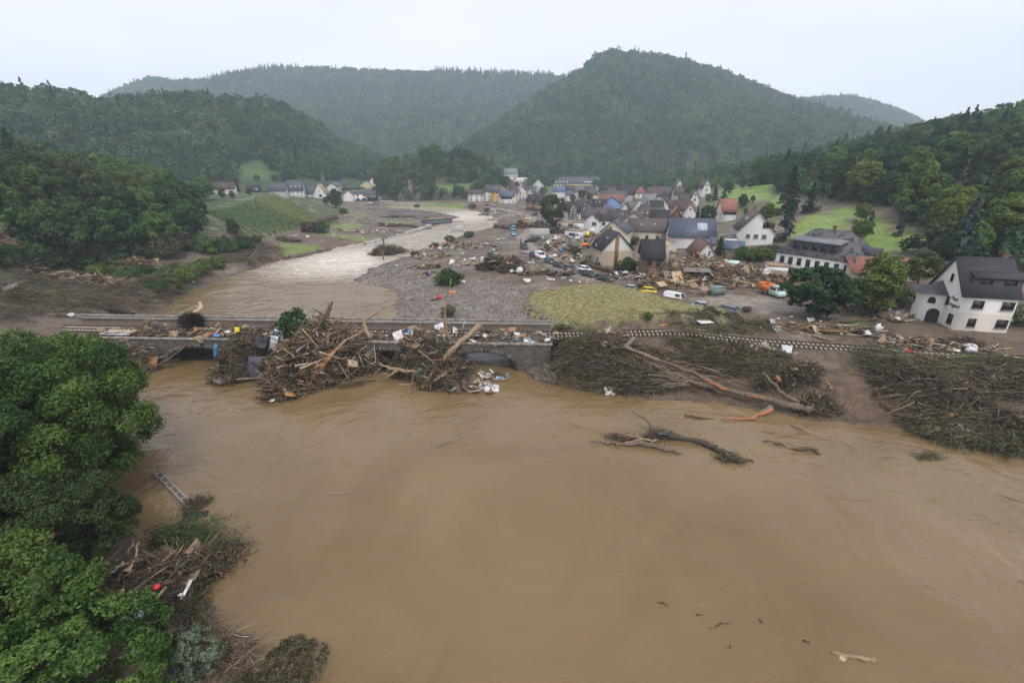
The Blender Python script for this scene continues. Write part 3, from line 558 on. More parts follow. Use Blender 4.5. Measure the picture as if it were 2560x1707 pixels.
def wood(name, label, G, vs, spacing, smin, smax, clear=(), dead=(), spruce=(), vmax=1.12, conf=.06):
    P = cell_points(G, vs, spacing, vmax); qx, qy = project(P); keep = np.ones(len(P), bool)
    for poly in clear: keep &= sdist(np.array(poly), qx + rng.normal(size=len(P)) * 3, qy) > 0
    P = P[keep]; qx = qx[keep]; qy = qy[keep]; K = rng.integers(0, 3, len(P)); K[rng.random(len(P)) < conf] = 3
    for poly, f in dead: K[(sdist(np.array(poly), qx, qy) < 0) & (rng.random(len(P)) < f)] = 4
    for poly, f in spruce: K[(sdist(np.array(poly), qx, qy) < 0) & (rng.random(len(P)) < f)] = 3
    S = smin + (smax - smin) * rng.random(len(P)) ** 1.5; P[:, 2] -= .3; return forest(name, label, P, S, K)
def qz(pts): return [(x * 1.0884, y * 1.0884) for x, y in pts]
def az(v, pts): return [pix(v, x, y) for x, y in pts]
CL1 = az('A', [(380, 470), (470, 300), (640, 230), (800, 290), (880, 350), (990, 480)]); CL2 = az('A', [(880, 110), (1000, 180), (1180, 160), (1230, 260), (1000, 260), (900, 230)])
G, vs = hill('hill', 'dark wooded ridge above the vineyard', [(-500, 150, 430), (-200, 185, 440), (0, 197, 450), (60, 200), (150, 213), (250, 232), (340, 217), (440, 212, 560), (530, 224), (620, 227, 650), (680, 255), (740, 290, 720), (770, 318), (830, 338, 780), (900, 372, 820), (935, 408, 840)],
     [(-500, 430, 290), (-200, 430, 300), (0, 420, 310), (300, 420, 390), (500, 420, 440), (700, 418, 490), (880, 414, 600), (935, 412, 700)], n=170, amp=9, seed=2, clear=[(CL1, (.06, .105, .03)), (CL2, (.055, .095, .03))])
wood('ridge_wood', 'dense dark broadleaf wood covering the ridge behind the vineyard and church', G, vs, 5.8, .6, 1.45, clear=[CL1, CL2], conf=.03)
G, vs = hill('hill', 'big round wooded hill behind the village', [(1035, 352, 840), (1130, 290, 950), (1210, 235, 1050), (1290, 185, 1130), (1340, 158, 1180), (1370, 127, 1200), (1400, 116, 1200), (1480, 122, 1220), (1560, 135, 1220), (1650, 160, 1220), (1740, 195, 1200), (1800, 220, 1180), (1900, 250, 1100), (2010, 285, 1000), (2080, 308, 900), (2200, 330, 850), (2400, 340, 800), (2700, 330, 760)],
     [(1035, 428, 640), (1150, 415, 650), (1300, 414, 690), (1500, 414, 700), (1700, 416, 660), (1900, 410, 600), (2100, 400, 560), (2400, 390, 540), (2700, 380, 540)], n=190, amp=16, seed=5)
DEAD = [(qz([(1440, 410), (1470, 330), (1560, 345), (1630, 370), (1620, 420)]), .6), (qz([(1330, 330), (1420, 300), (1450, 330), (1350, 360)]), .35), (qz([(1010, 320), (1200, 220), (1320, 165), (1330, 190), (1180, 290), (1080, 340)]), .3), (qz([(1730, 250), (1800, 230), (1810, 270), (1750, 290)]), .5), (qz([(1200, 400), (1260, 350), (1300, 400)]), .35), (qz([(1840, 310), (1900, 300), (1900, 335)]), .5)]
wood('hill_wood', 'hazy green broadleaf wood with brown dead spruces over the round hill', G, vs, 7.4, .8, 1.7, dead=DEAD, conf=.05)
G, vs = hill('hill', 'far blue hazy ridge closing the valley', [(60, 300, 1600), (150, 262, 1650), (240, 222, 1700), (280, 200), (340, 180), (400, 185), (480, 184), (484, 178), (560, 165), (620, 156), (700, 155), (850, 162), (960, 166), (1030, 161), (1120, 166), (1270, 172, 1800), (1400, 190, 1900), (1550, 230)],
     [(60, 400, 1000), (600, 400, 1000), (900, 398, 1000), (1200, 400, 1050), (1550, 400, 1200)], n=150, amp=26, seed=8)
wood('far_wood', 'far pale blue wood along the ridge closing the valley', G, vs, 9.5, 1.0, 1.75, spruce=[(qz([(475, 210), (480, 150), (660, 140), (660, 175)]), .9), (qz([(1000, 180), (1020, 140), (1280, 150), (1270, 190)]), .8)], dead=[(qz([(1000, 330), (1180, 250), (1200, 290), (1050, 345)]), .4)], conf=.1)
G, vs = hill('hill', 'far hazy hill beyond the right slope', [(1650, 260, 1900), (1750, 232), (1800, 222), (1870, 223), (1950, 217), (2010, 232), (2080, 258), (2113, 275), (2200, 315), (2400, 330)], [(1650, 345, 1300), (2400, 350, 1300)], n=110, mrow=40, amp=16, seed=11)
wood('far_wood', 'far pale blue wood on the low hill beyond the right slope', G, vs, 9.0, .9, 1.5)
# ------------------------------------------------------------------ single trees
KIND = {}
def trunk_mesh(name, h, r, Cn, mat='bark', nb=7, seed=0, lean=.3):
    g = np.random.default_rng(seed); mb = MB(); P = [(0, 0, -1.0), (0, 0, .4)] + [(lean * g.normal() * t, lean * g.normal() * t, h * t) for t in (.25, .5, .75)]; P.append((0, 0, h * .92))
    mb.tube(P, [r * 1.35, r, r * .8, r * .6, r * .4, r * .1], 7)
    idx = g.choice(len(Cn), min(nb, len(Cn)), replace=False)
    for i in idx:
        c = Cn[i]; z0 = min(c[2] * .75, h * .6); s = np.array((0, 0, z0)); mid = (s + c) / 2 + np.array((0, 0, -.2)); mb.tube([s, mid, c], [r * .38, r * .22, r * .06], 5)
    o = mb.build(name, mat); col.objects.unlink(o); return o.data
def kind_leafy(k, mat, h=12, r=4.6, h0=2.0, nl=60, nq=8500, size=.42, lr=.23, seed=1, shape='round', tr=.26, tm='bark'):
    o, Cn = crown_mesh('crown', mat, h0, h, r, nl, nq, size=size, lr=lr, seed=seed, shape=shape); KIND[k] = (o.data, trunk_mesh('trunk', h, tr, Cn, tm, seed=seed), h)
for i in range(4): kind_leafy('leafy%d' % i, 'leaf_green', r=4.2 + .4 * i, nl=44 + 12 * i, seed=20 + i, shape=('round', 'egg')[i % 2], h0=.9)
for i in range(2): kind_leafy('dark%d' % i, 'leaf_dark', r=4.4 + .4 * i, nl=52 + 14 * i, seed=30 + i, shape=('round', 'egg')[i % 2], h0=.8)
kind_leafy('light0', 'leaf_light', seed=40, r=4.2, nl=58); kind_leafy('silver0', 'leaf_silver', seed=41, r=3.8, nl=60, shape='egg', size=.4)
kind_leafy('purple0', 'leaf_purple', seed=42); kind_leafy('slim0', 'leaf_green', seed=43, r=2.6, nl=46, nq=4200, size=.36, lr=.3, tr=.16); kind_leafy('slim1', 'leaf_light', seed=44, r=2.8, nl=44, nq=3600, size=.36, lr=.3, tr=.16)
for i, mt in enumerate(('leaf_green', 'leaf_dark', 'leaf_light', 'leaf_olive')): kind_leafy('bush%d' % i, mt, h=3, r=1.9, h0=0.0, nl=30, nq=1900, size=.24, lr=.3, seed=50 + i, tr=.06)
def kind_needle(k, mat, h=14, r=3.3, nb=85, per=60, size=.55, seed=1, base=.06, droop=.3):
    P, N = needle_pts(h, r, nb, per, seed, base, droop); mb = MB(); mb.leaves(P, N, size * (.6 + .7 * rng.random(len(P)))); o = mb.build('crown', mat); col.objects.unlink(o)
    t = MB(); t.tube([(0, 0, -1), (0, 0, h * .5), (0, 0, h * .98)], [.26, .16, .03], 6); tt = t.build('trunk', 'bark'); col.objects.unlink(tt); KIND[k] = (o.data, tt.data, h)
kind_needle('spruce0', 'needle_dark', seed=3); kind_needle('spruce1', 'needle_dark', seed=4, r=4.0, droop=.2); kind_needle('blue0', 'needle_blue', seed=5, r=3.4); kind_needle('dead0', 'needle_dead', seed=6, r=2.8, nb=60, per=22); kind_needle('thuja0', 'leaf_dark', h=8, r=1.9, nb=120, per=40, seed=7, base=.01, droop=-.5, size=.4)
def tree(k, loc, h, label, group=None, name='broadleaf_tree', rz=None, wide=1.0, cat='tree'):
    cm, tm, hh = KIND[k]; s = h / hh
    o = thing(name, (loc[0], loc[1], loc[2] - .1), label, cat, group, random.random() * 6.28 if rz is None else rz); o.scale = (s * wide, s * wide, s)
    bush = cat == 'shrub'
    link('foliage' if bush else 'crown', cm, o); link('stem' if bush else 'trunk', tm, o); return o
def tree_px(k, v, x, y, ytop, label, group=None, name='broadleaf_tree', wide=1.0, cat='tree', h0=None):
    p = on_ground(*pix(v, x, y)) if h0 is None else on_h(*pix(v, x, y), h0)
    if p is None: return None
    t = at_y(*pix(v, x, ytop), p[1]); return tree(k, p, max(1.0, t[2] - p[2]), label, group, name, wide=wide, cat=cat)
def scatter(poly, spacing, tries=9000, avoid=(), seed=1):
    g = np.random.default_rng(seed); poly = np.array(poly); lo = poly.min(0); hi = poly.max(0); c = lo + g.random((tries, 2)) * (hi - lo); ok = sdist(poly, c[:, 0], c[:, 1]) < 0
    for a in avoid: ok &= sdist(a, c[:, 0], c[:, 1]) > 3.0
    ok &= sdist(RIV, c[:, 0], c[:, 1]) > 5; c = c[ok]; out = np.zeros((0, 2))
    for p in c:
        if len(out) == 0 or ((out - p) ** 2).sum(1).min() > spacing ** 2: out = np.vstack((out, p))
    return out, gz(out[:, 0], out[:, 1])
# wood on the left bank
pts, zz = scatter(LW, 10.6, seed=5)
for i, (p, z) in enumerate(zip(pts, zz)):
    k = random.choice(['leafy0', 'leafy1', 'leafy2', 'leafy3', 'dark0', 'dark1', 'leafy1', 'light0' if random.random() < .35 else 'dark1']); h = random.uniform(13, 19)
    lb = {'light0': 'pale yellow-green broadleaf tree in the wood on the bank above the debris', 'dark': 'dark green broadleaf tree in the wood on the bank above the debris'}.get('dark' if k.startswith('dark') else k, 'mid green broadleaf tree in the wood on the bank above the debris')
    tree(k, (p[0], p[1], z), h, lb, 'trees of the wood on the left bank')
for x, y, yt in ((60, 470, 318), (15, 480, 330), (255, 490, 385)): tree_px('spruce1', 'P', x, y, yt, 'dark spruce standing above the broadleaf wood on the left bank', 'spruces over the left wood', 'spruce_tree')
for i in range(34):
    t = i / 33; px = -20 + 640 * t; py = 668 - 40 * t + random.uniform(-14, 10); p = on_ground(px, py)
    if p is not None: tree(random.choice(['bush0', 'bush1', 'bush0', 'bush3']), p, random.uniform(3, 6), 'leafy shrub at the foot of the wood behind the driftwood bank', 'shrubs along the foot of the left wood', 'shrub', cat='shrub')
# right hillside wood
pts, zz = scatter(RWD, 10.4, avoid=MEADS, seed=9)
for p, z in zip(pts, zz):
    r = random.random(); up = z > 34
    if r < (.30 if up else .14): tree(random.choice(['spruce0', 'spruce1']), (p[0], p[1], z), random.uniform(13, 19), 'dark green spruce among the trees on the steep slope', 'spruces on the right slope', 'spruce_tree')
    elif r < .19: tree('blue0', (p[0], p[1], z), random.uniform(8, 14), 'grey-blue spruce among the trees on the steep slope', 'blue spruces on the right slope', 'spruce_tree')
    elif r < .21: tree('dead0', (p[0], p[1], z), random.uniform(10, 14), 'rust brown dead spruce on the steep slope', 'dead spruces on the right slope', 'spruce_tree')
    else:
        k = random.choice(['leafy0', 'leafy1', 'leafy2', 'leafy3', 'dark0', 'dark1', 'dark0', 'light0', 'light0' if random.random() < .6 else 'leafy2'])
        lb = 'dark green broadleaf tree on the steep slope above the hotel' if k[0] == 'd' else 'light green broadleaf tree on the steep slope above the hotel' if k[:2] == 'li' else 'mid green broadleaf tree on the steep slope above the hotel'
        tree(k, (p[0], p[1], z), random.uniform(11, 18), lb, 'broadleaf trees on the right slope')
for (v, x, y, yt, k, lb, nm) in [
    ('E', 215, 545, 145, 'blue0', 'tall grey-blue spruce beside the white gabled house under the meadow', 'spruce_tree'), ('D', 1090, 300, 30, 'spruce0', 'slim dark spruce at the near edge of the sloping meadow', 'spruce_tree'), ('D', 1225, 290, 55, 'blue0', 'slim grey spruce on the meadow slope behind the red roof', 'spruce_tree'),
    ('E', 235, 300, -130, 'spruce1', 'broad dark conifer at the corner between the two meadows', 'spruce_tree'), ('E', 430, 300, 10, 'spruce0', 'dark spruce behind the small shed by the meadow', 'spruce_tree'), ('E', 960, 480, 265, 'blue0', 'small blue spruce beside the meadow above the red roof', 'spruce_tree'), ('E', 1230, 500, 280, 'blue0', 'rounded blue spruce on the slope between the hotel and guest house', 'spruce_tree'),
    ('E', 1690, 320, 40, 'dead0', 'brown dead spruce standing in the slope wood above the guest house', 'spruce_tree'), ('E', 1450, 290, -40, 'spruce1', 'very broad dark conifer in the middle of the slope wood', 'spruce_tree'),
    ('E', 880, 545, 340, 'leafy2', 'round broadleaf tree at the lower edge of the bright meadow', 'broadleaf_tree'), ('E', 900, 380, 200, 'light0', 'bushy light green tree between the bright meadow and the upper meadow', 'broadleaf_tree'),
    ('E', 1290, 640, 500, 'dark0', 'dark bushy tree behind the long red roof', 'broadleaf_tree'), ('E', 1800, 700, 330, 'leafy3', 'big spreading light green tree behind the guest house', 'broadleaf_tree'), ('E', 2100, 640, 120, 'light0', 'tall bright green tree on the slope behind the guest house roof', 'broadleaf_tree'), ('E', 1600, 720, 480, 'dark1', 'dark leafy tree just behind the guest house gable', 'broadleaf_tree'),
    ('D', 1500, 400, 200, 'dark1', 'round dark tree in the middle of the sloping meadow', 'broadleaf_tree'), ('D', 1650, 330, 220, 'leafy1', 'small round tree on the sloping meadow', 'broadleaf_tree'), ('D', 1250, 400, 250, 'leafy2', 'leafy tree at the foot of the meadow by the red roof', 'broadleaf_tree'), ('D', 1540, 530, 390, 'slim0', 'narrow tree behind the brown roof with skylights', 'broadleaf_tree'),
    ('D', 1850, 610, 340, 'leafy3', 'wide leafy tree above the white gabled house', 'broadleaf_tree'), ('D', 2000, 560, 400, 'light0', 'light green tree between the white gable and blue spruce', 'broadleaf_tree'), ('D', 970, 660, 345, 'dark0', 'big dark tree in the village in front of the red roof', 'broadleaf_tree'), ('D', 830, 640, 380, 'spruce0', 'dark narrow conifer beside the big village tree', 'spruce_tree'),
    ('D', 830, 240, 55, 'dark1', 'dark conical tree in the upper village by two white gables', 'broadleaf_tree'), ('D', 700, 230, 80, 'light0', 'pale tree beside the dark tree of the upper village', 'broadleaf_tree'), ('D', 1000, 330, 190, 'leafy0', 'leafy tree at the edge of the upper village', 'broadleaf_tree'), ('D', 1300, 200, 20, 'dark0', 'dark tree at the top of the meadow', 'broadleaf_tree'), ('D', 1620, 130, -60, 'leafy1', 'green tree along the top of the meadow', 'broadleaf_tree'), ('D', 1500, 130, -30, 'leafy0', 'green bushy tree along the top of the meadow beside the dark tree', 'broadleaf_tree'),
    ('C', 760, 880, 345, 'dark0', 'huge dark green tree standing beside the muddy village road', 'broadleaf_tree'), ('C', 1190, 470, 320, 'purple0', 'nearly black purple-leaved tree in the village', 'broadleaf_tree'), ('C', 1310, 490, 355, 'leafy1', 'small green tree beside the purple-leaved tree', 'broadleaf_tree'), ('C', 1060, 500, 375, 'dark0', 'dark green tree behind the long dark roof', 'broadleaf_tree'), ('C', 630, 420, 270, 'leafy2', 'leafy tree behind the half-timbered house by the road', 'broadleaf_tree'), ('C', 240, 280, 190, 'leafy0', 'small tree among the far white gables', 'broadleaf_tree'),
    ('C', 1590, 290, 195, 'light0', 'pale tree beside the long yellow school building', 'broadleaf_tree'), ('C', 2240, 280, 210, 'leafy0', 'round tree at the foot of the hill behind the red hipped roof', 'broadleaf_tree'), ('C', 650, 220, 110, 'leafy1', 'round tree at the hill foot left of the school building', 'broadleaf_tree'), ('C', 440, 230, 120, 'leafy2', 'broad tree at the hill foot above the white gables', 'broadleaf_tree'), ('C', 90, 290, 100, 'dark0', 'dark tree at the end of the wooded rock', 'broadleaf_tree'),
    ('A', 910, 655, 490, 'dark0', 'dark round tree in front of the big slate roof by the vineyard', 'broadleaf_tree'), ('A', 1600, 800, 570, 'dark1', 'big dark tree in front of the white church gable', 'broadleaf_tree'), ('A', 1480, 760, 660, 'dark0', 'low dark tree at the end of the vineyard below the church', 'broadleaf_tree'), ('A', 445, 610, 440, 'spruce0', 'dark conifer among the brown roofs behind the vineyard', 'spruce_tree'), ('A', 270, 690, 560, 'leafy0', 'fruit tree in the orchard strip above the vineyard', 'broadleaf_tree'), ('A', 380, 680, 590, 'dark0', 'dark fruit tree in the orchard strip above the vineyard', 'broadleaf_tree'), ('A', 580, 650, 560, 'leafy2', 'green fruit tree beside the white gable above the vineyard', 'broadleaf_tree'), ('A', 60, 720, 430, 'leafy3', 'tall tree at the left top corner of the vineyard', 'broadleaf_tree'), ('A', 400, 1120, 930, 'dark1', 'dark wide tree at the lower corner of the vineyard', 'broadleaf_tree'), ('A', 1690, 880, 800, 'bush1', 'dark bush at the right tip of the vineyard', 'broadleaf_tree')]:
    tree_px(k, v, x, y, yt, lb, None, nm)
o = tree_px('dark0', 'E', 490, 1215, 735, 'big dark spreading tree on the mud in front of the hotel', None, 'broadleaf_tree', wide=1.45)
tree_px('slim1', 'E', 985, 1235, 640, 'slender light green tree with bare lower stems beside the hotel corner', wide=1.3); tree_px('slim0', 'E', 1090, 1130, 650, 'thin leafy tree just behind the slender one by the hotel corner'); tree_px('slim0', 'E', 1390, 975, 610, 'feathery grey-green tree between the hotel and guest house', wide=1.5)
tree_px('thuja0', 'D', 1150, 1150, 825, 'dense dark egg-shaped cypress behind the rubble field', None, 'cypress_tree')
for (v, x, y, yt, k, lb) in [('C', 1920, 1130, 995, 'bush1', 'round dark bush against the cream wall of the long house'), ('C', 1880, 1490, 1320, 'bush0', 'round green bush at the corner of the beige gable house'), ('C', 1740, 1500, 1400, 'bush1', 'low dark bush beside the round bush at the beige gable'), ('C', 1110, 1260, 1160, 'bush3', 'muddy bush on the plot behind the parked cars'), ('C', 1250, 1430, 1350, 'bush1', 'small dark bush in front of the beige house'), ('C', 1440, 1440, 1380, 'bush1', 'little conical bush at the beige house corner'),
    ('D', 1500, 1180, 990, 'bush0', 'leafy garden shrub along the wall beside the green tank'), ('D', 1660, 1190, 1000, 'bush0', 'vine-covered garden shrub between the green tank and hotel'), ('D', 1800, 1170, 970, 'bush2', 'broad light garden shrub between the green tank and hotel'), ('D', 1950, 1120, 960, 'bush1', 'dark garden shrub right behind the hotel corner'), ('D', 1400, 1080, 960, 'bush2', 'light shrub below the white gabled house'),
    ('E', 900, 1180, 960, 'bush3', 'straggly brown-green bush beside the slender tree'), ('E', 1240, 1110, 960, 'bush1', 'dark bush in front of the feathery tree'), ('E', 2290, 1280, 1120, 'bush2', 'bright bush at the far end of the guest house'), ('H', 940, 290, 190, 'bush3', 'small muddy bush on the gravel above the bridge'), ('N', 110, 530, 350, 'bush0', 'tuft of tall green reeds and willow on the gravel bank'), ('N', 30, 520, 380, 'bush2', 'pale green willow tuft on the gravel bank'),
    ('M', 1750, 675, 600, 'bush1', 'upright dark weed clump on the far river bank'), ('M', 1530, 730, 650, 'bush3', 'washed-over brown bush along the far river bank'), ('M', 1350, 800, 735, 'bush3', 'flattened brown bush beside the rushing water'), ('M', 1120, 900, 830, 'bush3', 'dark flood-bent bush on the gravel tip'), ('M', 1790, 340, 280, 'bush3', 'bare brown bush on the outer bank of the bend'), ('M', 1960, 372, 325, 'bush1', 'small green bush on the outer bank of the bend'), ('O', 560, 920, 860, 'bush0', 'fresh green bush at the lower edge of the dry meadow'), ('O', 1280, 870, 780, 'bush3', 'brown weedy bush on the right end of the dry meadow'), ('O', 1720, 840, 800, 'bush3', 'weedy bush beside the buried car'),
    ('A', 1430, 1090, 960, 'bush1', 'ivy hedge hanging over the stone terrace wall'), ('A', 1290, 1080, 960, 'bush3', 'brown hedge on the terrace edge below the vineyard'), ('A', 660, 1210, 1120, 'bush1', 'dark hedge at the foot of the left wood by the grass plots'), ('A', 540, 1230, 1150, 'bush1', 'dark hedge end beside the flattened branches')]:
    tree_px(k, v, x, y, yt, lb, None, 'shrub', wide=1.3, cat='shrub')

# wooded rock in the river bend
RK1 = az('B', [(420, 700), (540, 500), (560, 330), (640, 240), (740, 260), (780, 420), (760, 560), (800, 640), (740, 690)]); RK2 = az('B', [(1400, 170), (1480, 150), (1600, 300), (1640, 400), (1560, 330)]); GK = az('B', [(820, 600), (860, 520), (1050, 540), (1200, 520), (1420, 520), (1460, 570), (1200, 590), (1000, 610)])
Gk, vk = hill('rock_knoll', 'steep wooded rock standing in the river bend', [(858, 462, 450), (868, 415, 452), (880, 385, 455), (910, 365, 460), (950, 348, 470), (1000, 338, 480), (1050, 346, 478), (1100, 362, 474), (1135, 382, 468), (1152, 415, 462), (1162, 455, 456)],
     [(850, 466, 425), (900, 466, 428), (1000, 462, 428), (1100, 458, 432), (1172, 456, 440)], n=90, mrow=46, th=7, amp=6, seed=14, power=.62, cols=(.05, .06, .025), back=90, clear=[(RK1, (.13, .105, .09)), (RK2, (.14, .12, .10)), (GK, (.10, .15, .035))])
P = cell_points(Gk, vk, 12, 1.2); qx, qy = project(P); ok = (sdist(np.array(RK1), qx, qy) > 0) & (sdist(np.array(GK), qx, qy) > 0) & ((sdist(np.array(RK2), qx, qy) > 0) | (rng.random(len(P)) < .4))
for p in P[ok][rng.permutation(int(ok.sum()))[:80]]:
    tree(random.choice(['leafy0', 'leafy2', 'dark0', 'dark1', 'dark0']), p, random.uniform(10, 15), 'dark broadleaf tree growing on the rock in the river bend', 'trees on the rock in the river bend')
P = cell_points(Gk, vk, 3.2, 1.0); qx, qy = project(P); P = P[(sdist(np.array(RK1), qx, qy) < 0)]
m, nt, bs = newmat('cliff_rock'); n = noise_node(nt, .35, 8, 'World', (1, 1, .5), .8); nt.links.new(ramp(nt, n.outputs['Fac'], [(.3, (.03, .026, .022)), (.5, (.085, .07, .06)), (.7, (.19, .165, .15))]).outputs[0], bs.inputs['Base Color']); bs.inputs['Roughness'].default_value = .95
mb = MB()
for p in P:
    s = random.uniform(1.2, 3.0); mb.box(p + np.array((0, 0, s * .1)), (s, s * .8, s * 1.5), rot_euler(random.uniform(-.4, .4), random.uniform(-.4, .4), random.uniform(0, 3)), taper=.55)
tag(mb.build('cliff', 'cliff_rock'), 'jagged grey-brown crags of the rock in the river bend', 'rock', kind='stuff')

wood('knoll_wood', 'thick low wood covering the rock in the river bend', Gk, vk, 4.6, .4, .8, clear=[GK], vmax=1.3)
def gp(c): c = np.asarray(c); return np.concatenate((c, gz(c[:, 0], c[:, 1])[:, None] - .4), 1)
def fill(name, label, poly, sp, s0, s1, avoid=(), seed=3):
    c, _ = scatter(poly, sp, 14000, avoid, seed); c = gp(c); return forest(name, label, c, s0 + (s1 - s0) * rng.random(len(c)), np.where(rng.random(len(c)) < .06, 3, rng.integers(0, 3, len(c))))
fill('undergrowth', 'dense undergrowth between the trees of the left wood', LW, 4.2, .35, .75); fill('undergrowth', 'dense undergrowth between the trees of the right slope', RWD, 4.2, .35, .8, MEADS)
fill('hill_foot_wood', 'belt of trees between the village and the round hill', [(165, 345), (240, 350), (420, 400), (420, 560), (250, 640), (120, 660), (20, 690), (-40, 690), (-40, 640), (70, 610), (150, 560), (190, 470)], 6.5, .7, 1.35, MEADS, 4)
fill('hill_foot_wood', 'scattered trees on the slope above the upper village', [(118, 330), (165, 345), (190, 470), (150, 560), (100, 590), (110, 480)], 9.5, .5, 1.0, MEADS, 6)
# vineyard rows
NR = 19
for i in range(NR):
    t = i / (NR - 1); a = vc[0] + (vc[1] - vc[0]) * t; b = vc[3] + (vc[2] - vc[3]) * t; L = np.linalg.norm((b - a)[:2]); n = int(L * 17); u = rng.random(n)
    X = a[0] + (b[0] - a[0]) * u; Y = a[1] + (b[1] - a[1]) * u; d = (b - a)[:2] / L; off = rng.normal(size=n) * (.24 if t < .68 else .5); X -= d[1] * off; Y += d[0] * off; Zb = gz(X, Y); hh = .2 + 1.25 * rng.random(n)
    mb = MB(); N = rng.normal(size=(n, 3)); N[:, 2] += .5; N[:, 0] += -d[1] * np.sign(off); N[:, 1] += d[0] * np.sign(off); mb.leaves(np.stack((X, Y, Zb + hh), 1), N, .36); lt = t > .68
    o = mb.build('foliage', 'leaf_vine_light' if lt else 'leaf_vine'); r = thing('vine_row', (a[0], a[1], gz1(a[0], a[1])), 'yellow-green trellised vine row on the upper vineyard slope' if lt else 'dark green trellised vine row on the lower vineyard slope', 'vine row', 'yellow-green vine rows' if lt else 'dark green vine rows')
    o.parent = r; o.matrix_parent_inverse = Matrix.Translation(-Vector(r.location))
# ------------------------------------------------------------------ stone bridge
bO = at_z(215, 842, 4.5); bE = at_z(1382, 860, 4.5); bU = (bE - bO); bL = float(np.linalg.norm(bU)); bU /= bL; bN = np.array((-bU[1], bU[0], 0.0))
if bN[1] < 0: bN = -bN
def bp(s, n, z): p = bO + bU * s + bN * n; return np.array((p[0], p[1], z))
def s_of(px):
    ss = np.linspace(-30, bL + 40, 3000); P = bO[None] + bU[None] * ss[:, None]; return float(ss[np.argmin(np.abs(project(P)[0] - px))])
ARC = [s_of(485), s_of(722), s_of(958), s_of(1203)]; HS, CROWN, SPR = 5.3, 2.95, -.2
def arch(s):
    for c in ARC:
        if abs(s - c) < HS: return SPR + (CROWN - SPR) * math.sqrt(max(0, 1 - ((s - c) / HS) ** 2)) ** .8
    return -2.0
br = thing('stone_bridge', bp(bL / 2, 5, -1), 'old stone railway bridge with low arches clogged by driftwood', 'bridge')
def bpart(mb, name, mat, uv=False, par=None):
    o = mb.build(name, mat, uv=uv); p = par or br; o.parent = p; o.matrix_parent_inverse = Matrix.Translation(-Vector(br.location)) if par is None else p.matrix_parent_inverse
    return o
S0, S1 = -24.0, bL
ss = np.unique(np.concatenate([np.arange(S0, S1 + .01, .4)] + [np.linspace(c - HS, c + HS, 41) for c in ARC] + [np.array((c - HS - .001, c + HS + .001)) for c in ARC]))
mb = MB()
for n_, fl in ((0.0, 0), (10.0, 1)):
    V = []; 
    for s in ss: V += [bp(s, n_, arch(s)), bp(s, n_, 4.15)]
    Q = [(2 * i, 2 * i + 2, 2 * i + 3, 2 * i + 1) for i in range(len(ss) - 1)]
    if fl: Q = [q[::-1] for q in Q]
    mb.add(V, Q)
V = []
for s in ss: V += [bp(s, 0, arch(s)), bp(s, 10, arch(s))]
mb.add(V, [(2 * i, 2 * i + 1, 2 * i + 3, 2 * i + 2) for i in range(len(ss) - 1)])
mb.add([bp(S1, 0, -2), bp(S1, 10, -2), bp(S1, 10, 4.15), bp(S1, 0, 4.15)], [(0, 1, 2, 3)])
bpart(mb, 'spandrel_wall', 'bridge_stone', True)
mb = MB(); mb.add([bp(S0, .02, 4.14), bp(S1, .02, 4.14), bp(S1, 9.98, 4.14), bp(S0, 9.98, 4.14)], [(0, 1, 2, 3)]); bpart(mb, 'deck', 'mud')
for c in range(4):                                       # arch ring stones, one by one
    for k in range(29):
        th = math.pi * (k + .5) / 29; s = ARC[c] - HS * math.cos(th); z = arch(s); e = .02; dz = arch(s + e) - arch(s - e); tn = np.array((2 * e, dz)); tn /= np.linalg.norm(tn); nr = np.array((-tn[1], tn[0]))
        if z < -.3: continue
        hh = .62 + random.uniform(-.05, .05); ctr = bp(s + nr[0] * hh / 2, -.02, z + nr[1] * hh / 2); M3 = np.stack((bU * tn[0] + np.array((0, 0, tn[1])), bN, bU * nr[0] + np.array((0, 0, nr[1]))), 1)
        mb = MB(); mb.box(ctr, (.36 + random.uniform(-.04, .03), .3 + random.uniform(0, .1), hh), M3); bpart(mb, 'arch_stone', 'voussoir')
for side, (n_, z_, hh, wd) in enumerate(((.2, 4.15, .34, .55), (9.75, 4.15, .16, .6))):
    s = S0
    while s < S1 - .3:
        L = random.uniform(1.5, 2.4); L = min(L, S1 - s); zz = z_ + (.80 if side else 0)
        mb = MB(); mb.box(bp(s + L / 2, n_ + random.uniform(-.02, .02), zz + hh / 2 + random.uniform(-.012, .012)), (L - .03, wd, hh), np.stack((bU, bN, (0, 0, 1)), 1)); bpart(mb, 'coping_stone', 'coping'); s += L
mb = MB(); mb.box(bp((S0 + S1) / 2, 9.75, 4.15 + .40), (S1 - S0, .46, .80), np.stack((bU, bN, (0, 0, 1)), 1)); bpart(mb, 'parapet', 'parapet_stone', True)
def sheet_of_water(v, pts, z, label, h=None):
    P = [at_z(*pix(v, x, y), z) for x, y in pts]; c = np.mean(P, 0); mb = MB(); V = []; n = 40; P = np.array(P)
    ang = np.linspace(0, 2 * math.pi, n, endpoint=False); r = np.ptp(P, axis=0) / 2; c = (P.max(0) + P.min(0)) / 2
    V = [c] + [c + np.array((r[0] * math.cos(a) * (1 + .18 * math.sin(3 * a + 1)), r[1] * math.sin(a) * (1 + .2 * math.sin(2 * a)), 0)) for a in ang]
    mb.add(V, None, [(0, i + 1, (i + 1) % n + 1) for i in range(n)]); tag(mb.build('puddle', 'muddy_water'), label, kind='structure')
sheet_of_water('F', [(1740, 745), (2130, 745), (2130, 768), (1740, 768)], 4.16, 'puddle on the bridge deck')
